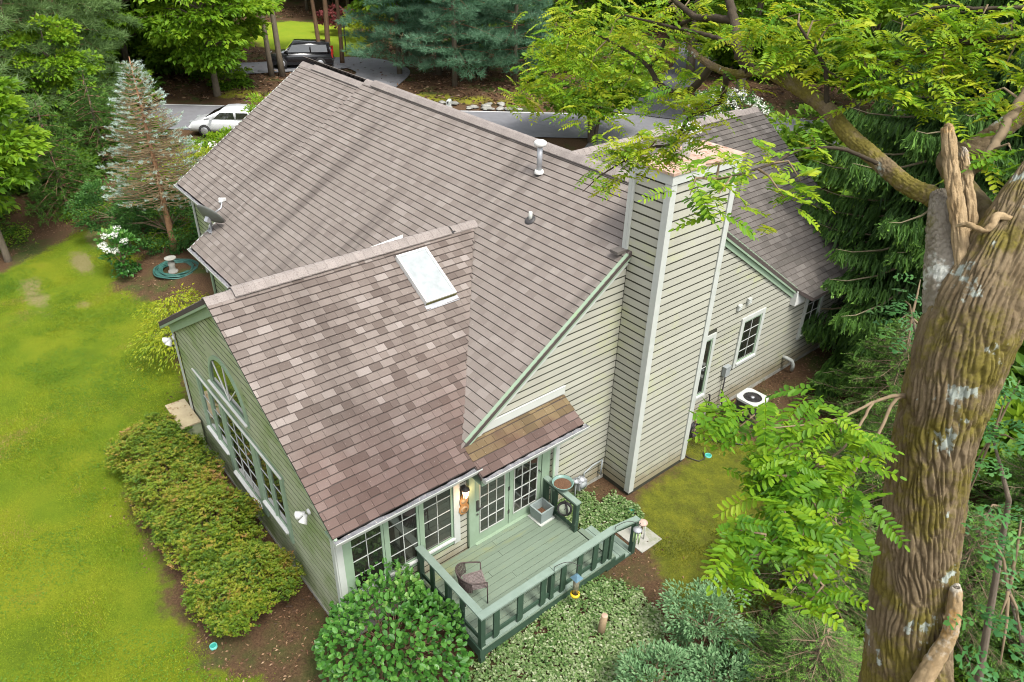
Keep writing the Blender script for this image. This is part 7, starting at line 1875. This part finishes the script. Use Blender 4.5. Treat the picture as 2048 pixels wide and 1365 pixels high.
# lawn grass
n = 560000
x = r.uniform(-24, 3, n); y = r.uniform(-10.5, 2.2, n)
z = gz(x, y); sd = sd_poly(x, y, LAWN)
wob = (fbm(x * .9, y * .9, 0, 7) - .5) * 1.2
bare_ = np.minimum.reduce([np.hypot((x + 18.9) / 1.5, (y + 1.75) / .42), np.hypot((x + 20.5) / 1.1, (y - .2) / .35), np.hypot((x + 22.5) / 1.2, (y - 1.2) / .4)]) + (fbm(x * 2, y * 2, 0, 8) - .5)
k = in_view(x, y, z) & (sd + wob * .6 < .05 + .15 * r.normal(size=n)) & house_free(x, y) & (bare_ > .85 + .3 * r.random(n))
x, y, z = x[k], y[k], z[k]; n = len(x)
patch = fbm(x * .45, y * .45, 1, 11, 4); patch2 = fbm(x * 1.7, y * 1.7, 2, 12, 3)
tone = np.clip(.50 + 1.35 * (patch - .5) + .75 * (patch2 - .5) + r.normal(size=n) * .12, 0, 1)
D = unit(np.stack([r.normal(size=n) * .55, r.normal(size=n) * .55, np.ones(n)], -1))
tag(link('grass', Fol().add(np.stack([x, y, z - .01], -1), D, randdir(n, r), .040 * (.6 + .8 * r.random(n)) * (.7 + .6 * patch2), .014, tone, 'needle').mesh('grass', lm['grass'])), kind='stuff')
# clover and broad-leaved weeds in patches
n = 90000; x = r.uniform(-24, 2, n); y = r.uniform(-9, 2.2, n); z = gz(x, y); sd = sd_poly(x, y, LAWN)
k = in_view(x, y, z) & (sd < -.1) & (fbm(x * .5 + 7, y * .5, 3, 15, 4) > .56) & house_free(x, y)
x, y, z = x[k], y[k], z[k]; n = len(x)
tag(link('clover', Fol().add(np.stack([x, y, z + .025], -1), np.stack([r.normal(size=n), r.normal(size=n), .2 * r.normal(size=n)], -1), np.array([0, 0, 1]) + r.normal(size=(n, 3)) * .3, .036, .03, np.clip(.12 + .14 * r.random(n), 0, 1)).mesh('clover', lm['grass'])), kind='stuff')
# moss and thin grass by the chimney
n = 90000; x = r.uniform(0, 5, n); y = r.uniform(4.5, 11, n); z = gz(x, y); sd = sd_poly(x, y, MOSS) + (fbm(x * 1.3, y * 1.3, 0, 17) - .5) * 1.1
k = in_view(x, y, z) & (sd < .05) & house_free(x, y) & (fbm(x * 3, y * 3, 1, 18) > .40)
x, y, z = x[k], y[k], z[k]; n = len(x)
tag(link('moss', Fol().add(np.stack([x, y, z], -1), np.stack([r.normal(size=n) * .9, r.normal(size=n) * .9, .8 + 0 * x], -1), randdir(n, r), .030 * (.6 + .8 * r.random(n)), .015, np.clip(.45 + 1.2 * (fbm(x * 1.6, y * 1.6, 4, 19) - .5) + r.normal(size=n) * .15, 0, 1), 'needle').mesh('moss', lm['moss'])), kind='stuff')
# silver-leaved ground cover round the deck
n = 17000; x = r.uniform(-.2, 4.6, n); y = r.uniform(.3, 7, n); z = gz(x, y); sd = sd_poly(x, y, BED) + (fbm(x * 1.2, y * 1.2, 0, 21) - .5) * .7
k = (sd < .0) & house_free(x, y) & ~((x < 2.02) & (y > 1.55) & (y < 4.9)) & ~((x > 1.4) & (x < 2.25) & (y > 4.8) & (y < 6.4))
den = fbm(x * .9 + 3, y * .9, 0, 22, 4) - .10 * ((y > 4.3) & (x > 1.8)) - .04 * (y > 4.9)
k &= den + .10 * r.random(n) > .50
x, y, z = x[k], y[k], z[k]; n = len(x)
kk = np.repeat(np.arange(n), 4); m_ = len(kk); a = r.random(m_) * 6.28
P = np.stack([x[kk], y[kk], z[kk] + .05 + .06 * r.random(m_)], -1) + r.normal(size=(m_, 3)) * .012
D = np.stack([np.cos(a), np.sin(a), r.uniform(-.2, .3, m_)], -1)
tone = np.clip(.5 + .5 * (fbm(x * 1.5, y * 1.5, 3, 23) - .5)[kk] + r.normal(size=m_) * .22, 0, 1)
tag(link('ground_cover', Fol().add(P, D, np.array([0, 0, 1]) + r.normal(size=(m_, 3)) * .35, .062 * (.7 + .6 * r.random(m_)), .046, tone).mesh('ground_cover', lm['lamium'])), kind='stuff')
# fallen leaves and mulch chips on bare soil
n = 130000; x = r.uniform(-26, 11, n); y = r.uniform(-3.5, 19, n); z = gz(x, y)
k = in_view(x, y, z) & house_free(x, y) & (sd_poly(x, y, LAWN) > .1 + .3 * r.normal(size=n)) & ((sd_poly(x, y, MOSS) > .0) | (r.random(n) < .04)) & (fbm(x * .8, y * .8, 5, 25) + .2 * r.random(n) > .52)
x, y, z = x[k], y[k], z[k]; n = len(x); L = .055 * (.5 + r.random(n))
tag(link('fallen_leaves', Fol().add(np.stack([x, y, z + .015], -1), np.stack([r.normal(size=n), r.normal(size=n), .15 * r.normal(size=n)], -1), np.array([0, 0, 1]) + r.normal(size=(n, 3)) * .35, L, L * .5, r.random(n)).mesh('fallen_leaves', lm['litter'])), kind='stuff')
n = 60000; d = r.uniform(44, 82, n); s = r.uniform(-.75, .75, n) * (d * .9 + 8); x = C_[0] + H_[0] * d + R_[0] * s; y = C_[1] + H_[1] * d + R_[1] * s
off = -((x - R0[0]) * RP[0] + (y - R0[1]) * RP[1]); k = (off > 1.0) & (sd_poly(x, y, NLAWN) > .3); x, y = x[k], y[k]; n = len(x); L = .22 * (.5 + r.random(n))
tag(link('woodland_litter', Fol().add(np.stack([x, y, gz(x, y) + .04], -1), np.stack([r.normal(size=n), r.normal(size=n), .2 * r.normal(size=n)], -1), np.array([0, 0, 1]) + r.normal(size=(n, 3)) * .4, L, L * .5, np.clip(.5 + .3 * r.normal(size=n), 0, 1)).mesh('woodland_litter', lm['litter'])), kind='stuff')
# small shade plants on the forest floor, right and left
n = 24000; x = np.concatenate([r.uniform(2.5, 12, n // 2), r.uniform(-34, -19, n // 2)]); y = np.concatenate([r.uniform(3, 22, n // 2), r.uniform(-6, 9, n // 2)]); z = gz(x, y)
k = in_view(x, y, z) & house_free(x, y) & (sd_poly(x, y, LAWN) > .5) & (sd_poly(x, y, MOSS) > .25) & (sd_poly(x, y, BED) > .3) & (fbm(x * .7, y * .7, 2, 29) > .48)
x, y, z = x[k], y[k], z[k]; kk = np.repeat(np.arange(len(x)), 6); m_ = len(kk)
P = np.stack([x[kk], y[kk], z[kk] + .05 + .22 * r.random(m_)], -1) + r.normal(size=(m_, 3)) * .09
tag(link('undergrowth', Fol().add(P, np.stack([r.normal(size=m_), r.normal(size=m_), .2 * r.normal(size=m_)], -1), np.array([0, 0, 1]) + r.normal(size=(m_, 3)) * .4, .12 * (.6 + .8 * r.random(m_)), .06, r.random(m_)).mesh('undergrowth', lm['forest'])), kind='stuff')
# field stones along the road bank and by the bird bath
for i in range(4):
    mb = MB(); rs = random.Random(50 + i); n_s = 9
    prof = [(0, -.1)] + [(.28 * math.sin(math.pi * k / 7) * rs.uniform(.85, 1.1) + .02, -.1 + .30 * k / 7) for k in range(1, 7)] + [(0, .2)]
    mb.lathe((0, 0, 0), prof, n_s)
    mb.v = [(x * rs.uniform(.8, 1.2) * 1.25, y * rs.uniform(.8, 1.2), z * rs.uniform(.85, 1.1)) for x, y, z in mb.v]
    if i == 0: stones = []
    stones.append(mb.mesh('field_stone', mats['rock']))
rs = random.Random(9)
for i in range(40):
    q = R0 + RD * rs.uniform(13, 20) - RP * rs.uniform(.3, 1.5)
    o = link('field_stone', stones[i % 4], None, (q[0], q[1], float(gz(q[0], q[1])) + .05)); o.rotation_euler = (0, 0, rs.random() * 6.28); s_ = rs.uniform(.4, .95); o.scale = (s_, s_, s_)
    tag(o, 'grey field stone in the rubble edging across the road', 'stone', 'field stones edging the bank across the road')
